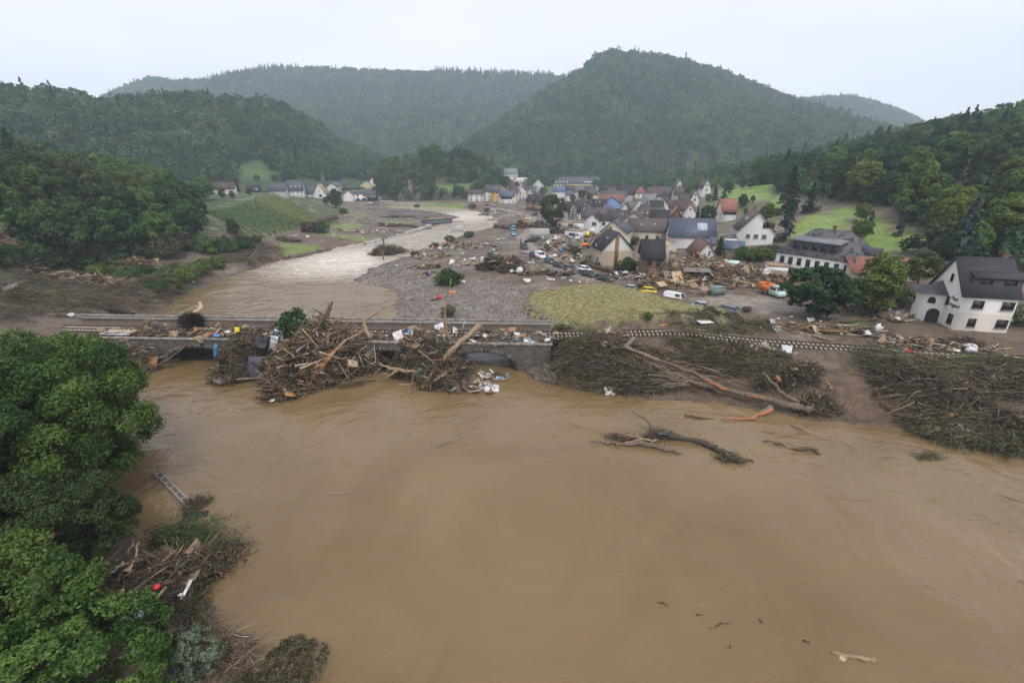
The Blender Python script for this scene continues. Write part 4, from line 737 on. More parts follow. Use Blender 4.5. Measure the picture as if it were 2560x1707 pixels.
# ------------------------------------------------------------------ railway track
sg = [bp(s, 4.3, 4.5) for s in (-22, -5, 15, 40, 60, bL - 6)] + [at_z(x, y, 4.95) for x, y in ((1480, 829), (1640, 834), (1780, 841), (1900, 849), (2080, 862), (2240, 876), (2400, 889), (2600, 904), (2800, 919))]
sg = np.array(sg); d = np.concatenate(((0,), np.cumsum(np.linalg.norm(np.diff(sg[:, :2], axis=0), axis=1))))
tt = np.arange(0, d[-1], .65); TR = np.stack([np.interp(tt, d, sg[:, k]) for k in range(3)], 1)
for _ in range(60): TR[1:-1] = .25 * TR[:-2] + .5 * TR[1:-1] + .25 * TR[2:]
g_ = gz(TR[:, 0], TR[:, 1]); TRZ = np.interp(TR[:, 0], [bE[0], 110], [4.45, 5.0]); TRZ = np.where(TR[:, 0] > bE[0], np.maximum(TRZ, g_ + .12), TRZ)
for _ in range(40): TRZ[1:-1] = .25 * TRZ[:-2] + .5 * TRZ[1:-1] + .25 * TRZ[2:]
TR[:, 2] = TRZ; DT = np.gradient(TR, axis=0); DT /= np.linalg.norm(DT, axis=1)[:, None]; NT = np.stack((-DT[:, 1], DT[:, 0], np.zeros(len(TR))), 1)
rt = thing('railway_track', TR[len(TR) // 2], 'rusty single railway track with concrete sleepers crossing the bridge', 'railway track'); inv = Matrix.Translation(-Vector(rt.location))
sm = MB(); sm.box((0, 0, 0), (.27, 2.6, .21), taper=.8); so = sm.build('sleeper', 'sleeper_concrete'); sme = so.data; bpy.data.objects.remove(so)
for i in range(len(TR)):
    if i >= 298: break
    o = link('sleeper', sme, rt); o.matrix_parent_inverse = inv; o.location = TR[i] + np.array((0, 0, random.uniform(-.03, .03))); o.rotation_euler = (0, 0, math.atan2(DT[i][1], DT[i][0]) + random.uniform(-.03, .03))
for sd_ in (-.75, .75):
    mb = MB()
    for (w_, z0, z1) in ((.14, .11, .13), (.03, .13, .24), (.075, .24, .28)):
        c = TR + NT * sd_; V = np.concatenate([np.stack((c - NT * w_ / 2 + (0, 0, z0), c + NT * w_ / 2 + (0, 0, z0), c + NT * w_ / 2 + (0, 0, z1), c - NT * w_ / 2 + (0, 0, z1)), 1)]).reshape(-1, 3)
        n = len(TR); Q = [(4 * i + a, 4 * i + 4 + a, 4 * i + 4 + b, 4 * i + b) for i in range(n - 1) for a, b in ((0, 1), (1, 2), (2, 3), (3, 0))]; mb.add(V, Q)
    o = mb.build('rail', 'rail_steel'); o.parent = rt; o.matrix_parent_inverse = inv
# ballast stones along the track
def stones(name, label, P, smin, smax, mat, flat=.6):
    n = len(P); mb = MB(); base = np.array([(-1, -1, -1), (1, -1, -1), (1, 1, -1), (-1, 1, -1), (-1, -1, 1), (1, -1, 1), (1, 1, 1), (-1, 1, 1)], float) * .5
    S = (smin + (smax - smin) * rng.random(n) ** 2.5); V = base[None] * (.65 + .7 * rng.random((n, 8, 3))) * S[:, None, None]; V[..., 2] *= flat; a = rng.random(n) * 6.28; c, s = np.cos(a)[:, None], np.sin(a)[:, None]; x = V[..., 0] * c - V[..., 1] * s; y = V[..., 0] * s + V[..., 1] * c; tl = rng.normal(size=(n, 1)) * .35; z = V[..., 2] + x * tl
    V = np.stack((x, y, z), -1) + P[:, None, :]; f = np.array([(0, 3, 2, 1), (4, 5, 6, 7), (0, 1, 5, 4), (1, 2, 6, 5), (2, 3, 7, 6), (3, 0, 4, 7)])
    mats = mat if isinstance(mat, list) else [mat]
    mb.add(V.reshape(-1, 3), (np.arange(n)[:, None, None] * 8 + f[None]).reshape(-1, 4), m=np.repeat(rng.integers(0, len(mats), n), 6)); return tag(mb.build(name, mats), label, 'stones', kind='stuff')
def pts_in(poly, n, seed=0):
    g = np.random.default_rng(seed); poly = np.array(poly); lo, hi = poly.min(0), poly.max(0); out = np.zeros((0, 2))
    while len(out) < n:
        c = lo + g.random((n * 2, 2)) * (hi - lo); out = np.vstack((out, c[sdist(poly, c[:, 0], c[:, 1]) < 0]))
    out = out[:n]; return np.concatenate((out, gz(out[:, 0], out[:, 1])[:, None]), 1)
simple('stone_grey', (.215, .19, .163), .95, .3, 1.0); simple('stone_brown', (.19, .145, .115), .95, .3, 1.0); simple('stone_dark', (.10, .088, .08), .95, .3, 1.0)
P = pts_in(GRAV, 18000, 1); P = P[(fnoise(P[:, 0], P[:, 1], 4, 61) + .5 * fnoise(P[:, 0], P[:, 1], 1.5, 62)) > -.25]; stones('gravel', 'grey slate gravel and stones washed up beside the bridge', P, .07, .36, ['stone_grey', 'stone_brown', 'stone_brown', 'stone_dark'])
P = pts_in(GRAV2, 2200, 2); stones('gravel', 'grey gravel bar in the bend of the river', P, .4, 1.2, ['stone_grey', 'stone_dark'])
P = pts_in(GRAV3, 1200, 3); stones('gravel', 'pale gravel among the flattened brush on the left bank', P, .1, .4, ['stone_grey', 'stone_brown'])
k = rng.integers(0, len(TR), 5500); off = rng.normal(size=5500) * 1.7; P = TR[k] + NT[k] * off[:, None] + DT[k] * (rng.random(5500) * .65)[:, None]; P = P[(P[:, 0] > bE[0])]; P[:, 2] = gz(P[:, 0], P[:, 1]) + .03; stones('ballast', 'grey stone ballast along the railway track', P, .08, .25, ['stone_grey', 'stone_brown'])
P = pts_in([on_h(*pix('H', x, y), 0)[:2] for x, y in [(1750, 860), (1900, 780), (2050, 850), (2100, 1000), (1900, 1010)]], 700, 4); stones('rubble_stones', 'heap of dark stones at the bridge abutment', P, .2, .9, ['stone_dark', 'stone_brown'])
# ------------------------------------------------------------------ river walls
def wall_run(name, label, pts, w_, h_, mat, z=None, L=2.2, lump=False, skip=0):
    P = [np.array(at_z(x, y, z)) if z is not None else on_h(x, y, 0) for x, y in pts]; P = np.array(P); d = np.concatenate(((0,), np.cumsum(np.linalg.norm(np.diff(P[:, :2], axis=0), axis=1)))); root = thing(name, P[0], label, 'wall'); iv = Matrix.Translation(-Vector(root.location)); s = 0
    while s < d[-1]:
        q = np.array([np.interp(s + L / 2, d, P[:, k]) for k in range(3)]); q2 = np.array([np.interp(s + L / 2 + .3, d, P[:, k]) for k in range(3)]); a = math.atan2(q2[1] - q[1], q2[0] - q[0]); s += L
        if random.random() < skip: continue
        mb = MB(); hh = h_ * random.uniform(.85, 1.1); base = gz1(q[0], q[1]) if z is None else float(wz(q[1])) - .3; mb.box((q[0], q[1], base + hh / 2), (L - .04, w_ * random.uniform(.9, 1.1), hh), rotz(a + random.uniform(-.03, .03)), taper=.93)
        o = mb.build('stone', mat, uv=True); o.parent = root; o.matrix_parent_inverse = iv
    return root
wall_run('river_wall', 'dark low stone wall along the left bank of the rapids', [pix('A', 985, 1415), pix('A', 1200, 1385), pix('A', 1530, 1300)], 1.2, 1.5, 'terrace_stone')
wall_run('river_wall', 'pale concrete embankment wall strewn with driftwood above the rapids', [pix('M', 530, 795), pix('M', 820, 715), pix('M', 1050, 640), pix('M', 1290, 565)], 2.2, 1.7, 'concrete')
wall_run('stone_line', 'line of low stones standing out of the calm water above the bridge', [(383, 782), (447, 742), (520, 708), (600, 683), (660, 667)], .7, .7, 'stone_dark', z=0, L=1.1, skip=.25)
wall_run('terrace_wall', 'stone terrace wall below the yellow-green vineyard', [pix('A', 1200, 1075), pix('A', 1420, 985), pix('A', 1600, 930)], .8, 3.0, 'terrace_stone')
wall_run('garden_wall', 'broken garden wall across the flooded grass plots', [pix('M', 640, 515), pix('M', 850, 535), pix('M', 1070, 550)], .7, 1.3, 'terrace_stone', skip=.15)
wall_run('river_wall', 'ruined wall end on the village side of the river bend', [pix('M', 2050, 560), pix('M', 2200, 575)], 1.2, 2.0, 'terrace_stone')
wall_run('garden_wall', 'low muddy hedge wall in front of the beige gable house', [pix('N', 1650, 290), pix('N', 1850, 345), pix('N', 2150, 430), pix('N', 2350, 420)], .6, 1.0, 'mud')
wall_run('garden_wall', 'low pale wall on red brick beside the guest house', [pix('E', 1060, 1150), pix('E', 1200, 1120), pix('E', 1340, 1090)], .4, 1.5, 'concrete')
wall_run('quay_wall', 'road wall along the far bank of the bend', [pix('M', 700, 262), pix('M', 860, 262)], .5, 1.4, 'concrete')
# ------------------------------------------------------------------ houses
WIN = {}
WLOG = []
def win_meshes(w_, h_, dark):
    k = (round(w_, 2), round(h_, 2), dark)
    if k not in WIN:
        f = MB(); t = .09
        f.box((0, -.03, h_ / 2 - t / 2), (w_, .1, t)); f.box((0, -.03, -h_ / 2 + t / 2), (w_, .1, t)); f.box((-w_ / 2 + t / 2, -.03, 0), (t, .1, h_ - 2 * t)); f.box((w_ / 2 - t / 2, -.03, 0), (t, .1, h_ - 2 * t))
        if w_ > .7: f.box((0, -.02, 0), (.07, .08, h_ - 2 * t))
        fo = f.build('window', 'window_dark_frame' if dark else 'window_frame'); col.objects.unlink(fo)
        p = MB(); p.box((0, -.012, 0), (w_ - .12, .03, h_ - .12)); po = p.build('pane', 'pane_open' if dark == 2 else 'pane'); col.objects.unlink(po)
        s = MB(); s.box((0, -.09, -h_ / 2 - .06), (w_ + .16, .2, .07)); so = s.build('sill', 'coping'); col.objects.unlink(so)
        WIN[k] = (fo.data, po.data, so.data)
    return WIN[k]
def window(root, M, x, z, w_, h_, dark=0, sill=True):      # M: wall frame (x along the wall, -y outward)
    a, b, c = win_meshes(w_, h_, dark); o = link('window', a, root); o.matrix_local = M @ Matrix.Translation((x, 0, z)); link('pane', b, o)
    if sill: link('sill', c, o)
def door(root, M, x, w_, h_, mat='door_wood', name='door', z0=0):
    mb = MB(); mb.box((0, -.03, h_ / 2 + z0), (w_, .1, h_)); o = mb.build(name, mat, root); o.matrix_local = M @ Matrix.Translation((x, 0, 0))
    k = MB(); k.box((w_ * .36, -.1, h_ * .48 + z0), (.06, .06, .2)); k.build('handle', 'steel_grey', o)
def slab(mb, P, t=.2):
    P = np.array(P, float); n = np.cross(P[1] - P[0], P[2] - P[0]); n /= np.linalg.norm(n); n = n if n[2] > 0 else -n; k = len(P)
    V = np.concatenate((P, P - n * t))
    if k == 4: Q = [(0, 1, 2, 3), (7, 6, 5, 4)] + [(i, i + 4, (i + 1) % 4 + 4, (i + 1) % 4) for i in range(4)]; mb.add(V, Q)
    else: mb.add(V, [(i, i + 3, (i + 1) % 3 + 3, (i + 1) % 3) for i in range(3)], [(0, 1, 2), (5, 4, 3)])
def house(v, a, b, h, dep, eave, rise, kind, wall, roof, label, front=None, left=None, right=None, chim=((.6, .5),), name='house', base=-1.2, cat='house', dark=0, over=.45, auto=True, dz=0, sky=(), hipf=1.0, group=None, z0=None, apexf=.5, wp=None):
    A = on_h(*pix(v, *a), h); B = on_h(*pix(v, *b), h)
    pA, pB = pix(v, *a), pix(v, *b); Ym = (A[1] + B[1]) / 2; lim = .5 * abs(B[0] - A[0])
    if abs(A[1] - B[1]) > lim or Ym > 640:
        if Ym > 640: Ym = 625; z0 = at_y(*pA, Ym)[2] - h
        sg_ = math.copysign(min(lim, 3) / 2, B[1] - A[1]); A, B = at_y(*pA, Ym - sg_), at_y(*pB, Ym + sg_)
    if wp is not None: A, B = np.array(wp[0], float), np.array(wp[1], float)
    u = B - A; u[2] = 0; W = float(np.linalg.norm(u)); u /= W; zg = (min(gz1(A[0], A[1]), gz1(B[0], B[1])) if z0 is None else z0) + dz
    WLOG.append((label, round(W, 1), round(float(A[1])), round(zg, 1)))
    root = thing(name, (A[0], A[1], zg), label, cat, group, math.atan2(u[1], u[0])); E, D = eave, dep; ov = over
    mb = MB()
    if kind == 'front':        # gable towards the viewer, ridge runs back
        ax = W * apexf; V = [(0, 0, base), (W, 0, base), (W, 0, E), (ax, 0, E + rise), (0, 0, E), (0, D, base), (W, D, base), (W, D, E), (ax, D, E + rise), (0, D, E)]
        mb.add(V, [(0, 1, 2, 4), (1, 6, 7, 2), (6, 5, 9, 7), (5, 0, 4, 9)], [(2, 3, 4), (7, 9, 8)])
    elif kind == 'side':
        V = [(0, 0, base), (W, 0, base), (W, D, base), (0, D, base), (0, 0, E), (W, 0, E), (W, D, E), (0, D, E), (0, D / 2, E + rise), (W, D / 2, E + rise)]
        mb.add(V, [(0, 1, 5, 4), (1, 2, 6, 5), (2, 3, 7, 6), (3, 0, 4, 7)], [(5, 6, 9), (7, 4, 8)])
    else:
        mb.box((W / 2, D / 2, (E + base) / 2), (W, D, E - base))
    wl = mb.build('wall', wall, root, uv=True)
    rb = MB(); t = .12
    if kind == 'front':
        ax = W * apexf; sl = rise / ax; sr = rise / (W - ax)
        slab(rb, [(-ov, -ov, E - ov * sl + t), (ax, -ov, E + rise + t), (ax, D + ov, E + rise + t), (-ov, D + ov, E - ov * sl + t)]); slab(rb, [(ax + .003, -ov, E + rise + t), (W + ov, -ov, E - ov * sr + t), (W + ov, D + ov, E - ov * sr + t), (ax + .003, D + ov, E + rise + t)])
    elif kind == 'side':
        sl = rise / (D / 2); slab(rb, [(-ov, -ov, E - ov * sl + t), (W + ov, -ov, E - ov * sl + t), (W + ov, D / 2, E + rise + t), (-ov, D / 2, E + rise + t)]); slab(rb, [(-ov, D / 2 + .003, E + rise + t), (W + ov, D / 2 + .003, E + rise + t), (W + ov, D + ov, E - ov * sl + t), (-ov, D + ov, E - ov * sl + t)])
    elif kind == 'hip':
        k = min(W, D) / 2 * hipf; x0, x1, y0, y1, z = -ov, W + ov, -ov, D + ov, E + .02; k2 = D / 2
        r0, r1 = (k, D / 2, E + rise), (W - k, D / 2, E + rise)
        slab(rb, [(x0, y0, z), (x1, y0, z), r1, r0]); slab(rb, [(x1, y1, z), (x0, y1, z), r0, r1]); slab(rb, [(x1, y0, z), (x1, y1, z), r1]); slab(rb, [(x0, y1, z), (x0, y0, z), r0])
    else:
        rb.box((W / 2, D / 2, E + .12), (W + .3, D + .3, .22))
    ro = rb.build('roof', roof, root, uv=True)
    for cx, cy in chim:
        c = MB(); zt = E + rise + .7; zb = E + rise * .35; c.box((W * cx, D * cy, (zt + zb) / 2), (.6, .6, zt - zb)); c.box((W * cx, D * cy, zt + .05), (.75, .75, .12)); c.build('chimney', 'chimney_brick', ro)
    for sx_, sy_, sw, sh in sky:                            # skylights on the near slope
        if kind == 'side':
            sl = rise / (D / 2); y_ = sy_ * D / 2; z_ = E + sl * y_ + t + .06; an = math.atan(sl); c = MB(); c.box((W * sx_, y_, z_), (sw, sh, .1), rot_euler(an, 0, 0)); c.build('skylight', 'skylight', ro)
        elif kind == 'front':
            sl = rise / (W * apexf); x_ = sx_ * W * apexf; an = math.atan(sl); c = MB(); c.box((x_, D * sy_, E + sl * x_ + t + .06), (sw, sh, .1), rot_euler(0, -an, 0)); c.build('skylight', 'skylight', ro)
    F_ = Matrix.Identity(4); Lf = Matrix.Translation((0, D, 0)) @ Matrix.Rotation(-math.pi / 2, 4, 'Z'); Rf = Matrix.Translation((W, 0, 0)) @ Matrix.Rotation(math.pi / 2, 4, 'Z')
    if auto and front is None:
        nc = max(1, int(W / 3)); nf = max(1, int(E / 2.6)); front = [((i + .5) / nc * W, 1.5 + 2.7 * f, 1.0, 1.3) for i in range(nc) for f in range(nf) if 1.5 + 2.7 * f + .7 < E]
        if kind == 'front' and rise > 2.4: front.append((W / 2, E + rise * .3, .9, 1.0))
    if auto and left is None: left = [(D * .3, E - 1.3, .9, 1.2), (D * .7, E - 1.3, .9, 1.2)]
    if auto and right is None: right = [(D * .3, E - 1.3, .9, 1.2), (D * .7, E - 1.3, .9, 1.2)]
    for M_, ls in ((F_, front), (Lf, left), (Rf, right)):
        for wn in ls or ():
            if wn[0] == 'door': door(root, M_, min(wn[1], (W if M_ == F_ else D) - wn[2] / 2 - .2), *wn[2:])
            else: window(root, M_, min(wn[0], (W if M_ == F_ else D) - wn[2] / 2 - .25), *wn[1:4], dark=wn[4] if len(wn) > 4 else dark)
    return root, W, ro, Matrix.Identity(4)
def dormer(root, ro, W, D, E, rise, x0, x1, hz, out, wall, roof, nwin, y0=.5, ww=.9, wh=1.0, slope=.06):   # shed dormer on the near slope of a 'side' or 'hip' roof
    sl = rise / (D / 2); z0 = E + sl * y0; z1 = z0 + hz; yb = y0 + (hz - slope * 2.5) / sl * 1.02
    mb = MB(); V = [(x0, y0, z0 - .2), (x1, y0, z0 - .2), (x1, y0, z1), (x0, y0, z1), (x0, yb, E + sl * yb - .1), (x1, yb, E + sl * yb - .1)]
    mb.add(V, [(0, 1, 2, 3)], [(1, 5, 2), (0, 3, 4)]); d = mb.build('dormer', wall, root, uv=True)
    r = MB(); slab(r, [(x0 - .25, y0 - .35, z1 + .02), (x1 + .25, y0 - .35, z1 + .02), (x1 + .25, yb + .6, E + sl * (yb + .6) + .25), (x0 - .25, yb + .6, E + sl * (yb + .6) + .25)], .15); r.build('dormer_roof', roof, d, uv=True)
    for i in range(nwin):
        a, b, c = win_meshes(ww, wh, 1); o = link('window', a, d); o.location = (x0 + (x1 - x0) * (i + .5) / nwin, y0, (z0 + z1) / 2 + .05); link('pane', b, o)
# ---- guest house at the right edge of the flood
gA = at_z(2380, 826, 4.9); gB = at_z(2514, 835, 4.9)
root, W, ro, _ = house('P', (0, 0), (0, 0), 0, 8.6, 6.0, 5.2, 'side', 'plaster_haus', 'roof_dark', 'white guest house with round turret, dark tiled roof and cursive lettering on its gable', wp=(gA, gB), z0=4.9, base=-.2,
    front=[(2.2, 4.5, 1.5, 1.25, 1), (7.0, 4.5, 1.6, 1.25, 1), (2.2, 1.5, 1.1, 1.35, 2), (6.9, 1.6, 1.5, 1.35, 2)], left=[(7.3, 1.6, 1.2, 1.6, 1), (5.35, 4.2, .7, 1.4, 1), (4.6, 7.9, .7, 1.2, 1)], right=[], chim=((.9, .55),), name='guest_house', dark=1, over=.35)
dormer(root, ro, W, 8.6, 6.0, 5.2, 1.4, 7.6, 1.35, 0, 'slate_wall', 'roof_dark', 2, y0=1.0, ww=1.6, wh=.85)
mb = MB(); mb.box((W / 2, 4.3, -.75), (W - .3, 8.3, 1.2)); mb.build('foundation', 'bridge_stone', root, uv=True)
mb = MB()
for i in range(9): mb.box((W - .05, 2.0 + random.uniform(-2, 0), .2 + i * .33), (.5, random.uniform(.3, 1.2), .4), rot_euler(0, 0, random.random()))
mb.build('torn_edge', 'rubble', root)['kind'] = 'stuff'
# stair turret on its gable side
tw = MB(); n = 10; V = []
for i in range(n + 1):
    a = math.pi * (i / n) + math.pi / 2; V += [(3.0 * math.cos(a), 6.1 + 2.4 * math.sin(a), -.3), (3.0 * math.cos(a), 6.1 + 2.4 * math.sin(a), 5.0)]
tw.add(V, [(2 * i, 2 * i + 1, 2 * i + 3, 2 * i + 2) for i in range(n)]); to = tw.build('turret', 'plaster_guest', root, uv=True)
tr = MB(); V = [(0.05, 6.1, 7.0)] + [(3.5 * math.cos(math.pi * (i / n) + math.pi / 2), 6.1 + 2.8 * math.sin(math.pi * (i / n) + math.pi / 2), 4.95) for i in range(n + 1)]; tr.add(V, None, [(0, i + 1, i + 2) for i in range(n)]); tr.build('turret_roof', 'roof_slate', to, uv=True)
def arched(par, M, w_, h_, mat, name='window'):
    mb = MB(); k = 10; V = [(0, 0, 0)] + [(-w_ / 2, 0, -h_ / 2), (w_ / 2, 0, -h_ / 2)] + [(w_ / 2 * math.cos(math.pi * i / k), 0, h_ / 2 - w_ / 2 + w_ / 2 * math.sin(math.pi * i / k)) for i in range(k + 1)]
    mb.add(V, None, [(0, i, i + 1) for i in range(1, k + 3)] + [(0, k + 3, 1)]); o = mb.build(name, mat, par); o.matrix_local = M; return o
def on_turret(deg, z): a = R(deg); return Matrix.Translation((3.04 * math.cos(a), 6.1 + 2.44 * math.sin(a), z)) @ Matrix.Rotation(a + math.pi / 2, 4, 'Z')
arched(to, on_turret(235, 3.9), 1.0, 1.1, 'pane', 'arched_window'); arched(to, on_turret(165, 3.4), .9, 1.2, 'pane', 'arched_window'); arched(to, on_turret(248, 1.2), 1.7, 2.7, 'pane_open', 'entrance')
for i, (txt, x, z, s) in enumerate((('Haus', 6.0, 4.6, .85), ('Irmgard', 5.5, 3.55, .92))):     # lettering on the gable
    cu = bpy.data.curves.new('lettering', 'FONT'); cu.body = txt; cu.size = s; cu.extrude = .015; cu.shear = .25 * i; cu.offset = .012
    o = link('lettering', cu, root); dg = bpy.context.evaluated_depsgraph_get(); me = bpy.data.meshes.new_from_object(o.evaluated_get(dg)); bpy.data.objects.remove(o); me.materials.append(MATS['tarp_dark']); o = link('lettering', me, root)
    Lf = Matrix.Translation((0, 8.6, 0)) @ Matrix.Rotation(-math.pi / 2, 4, 'Z'); o.matrix_local = Lf @ Matrix.Translation((x, -.03, z)) @ Matrix.Rotation(math.pi / 2, 4, 'X')
# ---- hotel with the long dormer
hA = on_h(*pix('E', 120, 800), 0); hB = on_h(*pix('E', 780, 945), 0)
root, W, ro, _ = house('P', (0, 0), (0, 0), 0, 12.5, 5.2, 5.8, 'hip', 'plaster_hotel', 'roof_mossy', 'white hotel with mossy hipped slate roof and long dark dormer', wp=(hA, hB), name='hotel', cat='hotel', chim=((.5, .55),), dark=1,
    front=[(1.6 + i * 2.05, 3.6, 1.0, 1.6, 1) for i in range(8)], left=[(3, 3.6, 1, 1.6, 1), (7, 3.6, 1, 1.6, 1)], right=[(2.2, 3.6, 1, 1.7, 1), (5.0, 3.6, 1, 1.7, 1), (8.5, 3.6, 1, 1.7, 1)], hipf=.75, over=.5)
dormer(root, ro, W, 12.5, 5.2, 5.8, W * .17, W * .78, 2.6, 0, 'slate_wall', 'roof_grey', 5, y0=.7, ww=1.25, wh=1.35)
mb = MB(); mb.box((W - .0, 7.0, 6.7), (3.0, 3.2, 2.2)); dd = mb.build('dormer', 'slate_wall', root, uv=True); link('window', win_meshes(1.0, 1.2, 1)[0], dd).matrix_local = Matrix.Translation((W + 1.52, 7.0, 6.7)) @ Matrix.Rotation(math.pi / 2, 4, 'Z')
house('E', (860, 745), (1400, 800), 4.2, 9, 4.0, 2.6, 'side', 'plaster_dirty', 'roof_red', 'long low wing with red tiled roof behind the hotel', name='house', chim=())
# ---- village, nearest first
house('C', (1480, 1445), (1930, 1420), 0, 8.5, 4.6, 4.4, 'front', 'plaster_beige', 'roof_dark', 'white and beige gable house with a brown vertical stripe', front=[], left=[(2.0, 1.6, 1.0, 1.2), (5.5, 1.6, 1.6, 1.6), (2.4, 3.9, .7, .9), (5.0, 3.9, .7, .9)], chim=((.5, .75),), sky=((.55, .35, .5, .9),))
r_ = bpy.data.objects['wall']  # first wall of the last house is found through its parent
last = [o for o in col.objects if o.get('label') == 'white and beige gable house with a brown vertical stripe'][0]
mb = MB(); mb.box((4.15, -.05, 3.6), (1.0, .22, 9.0)); mb.build('stripe', 'plaster_stripe', last)
mb = MB(); V = [(-.02, 2.6, 4.4), (-.02, 6.4, 4.4), (-.02, 4.5, 6.9), (2.4, 4.5, 6.9)]; mb.add(V, None, [(0, 2, 1)]); gb = mb.build('side_gable', 'plaster_white', last, uv=True)
mb = MB(); slab(mb, [(-.4, 2.2, 4.2), (-.4, 4.5, 7.1), (2.8, 4.5, 7.1)]); slab(mb, [(-.4, 4.503, 7.1), (-.4, 6.8, 4.2), (2.8, 4.503, 7.1)]); mb.build('side_gable_roof', 'roof_dark', gb, uv=True)
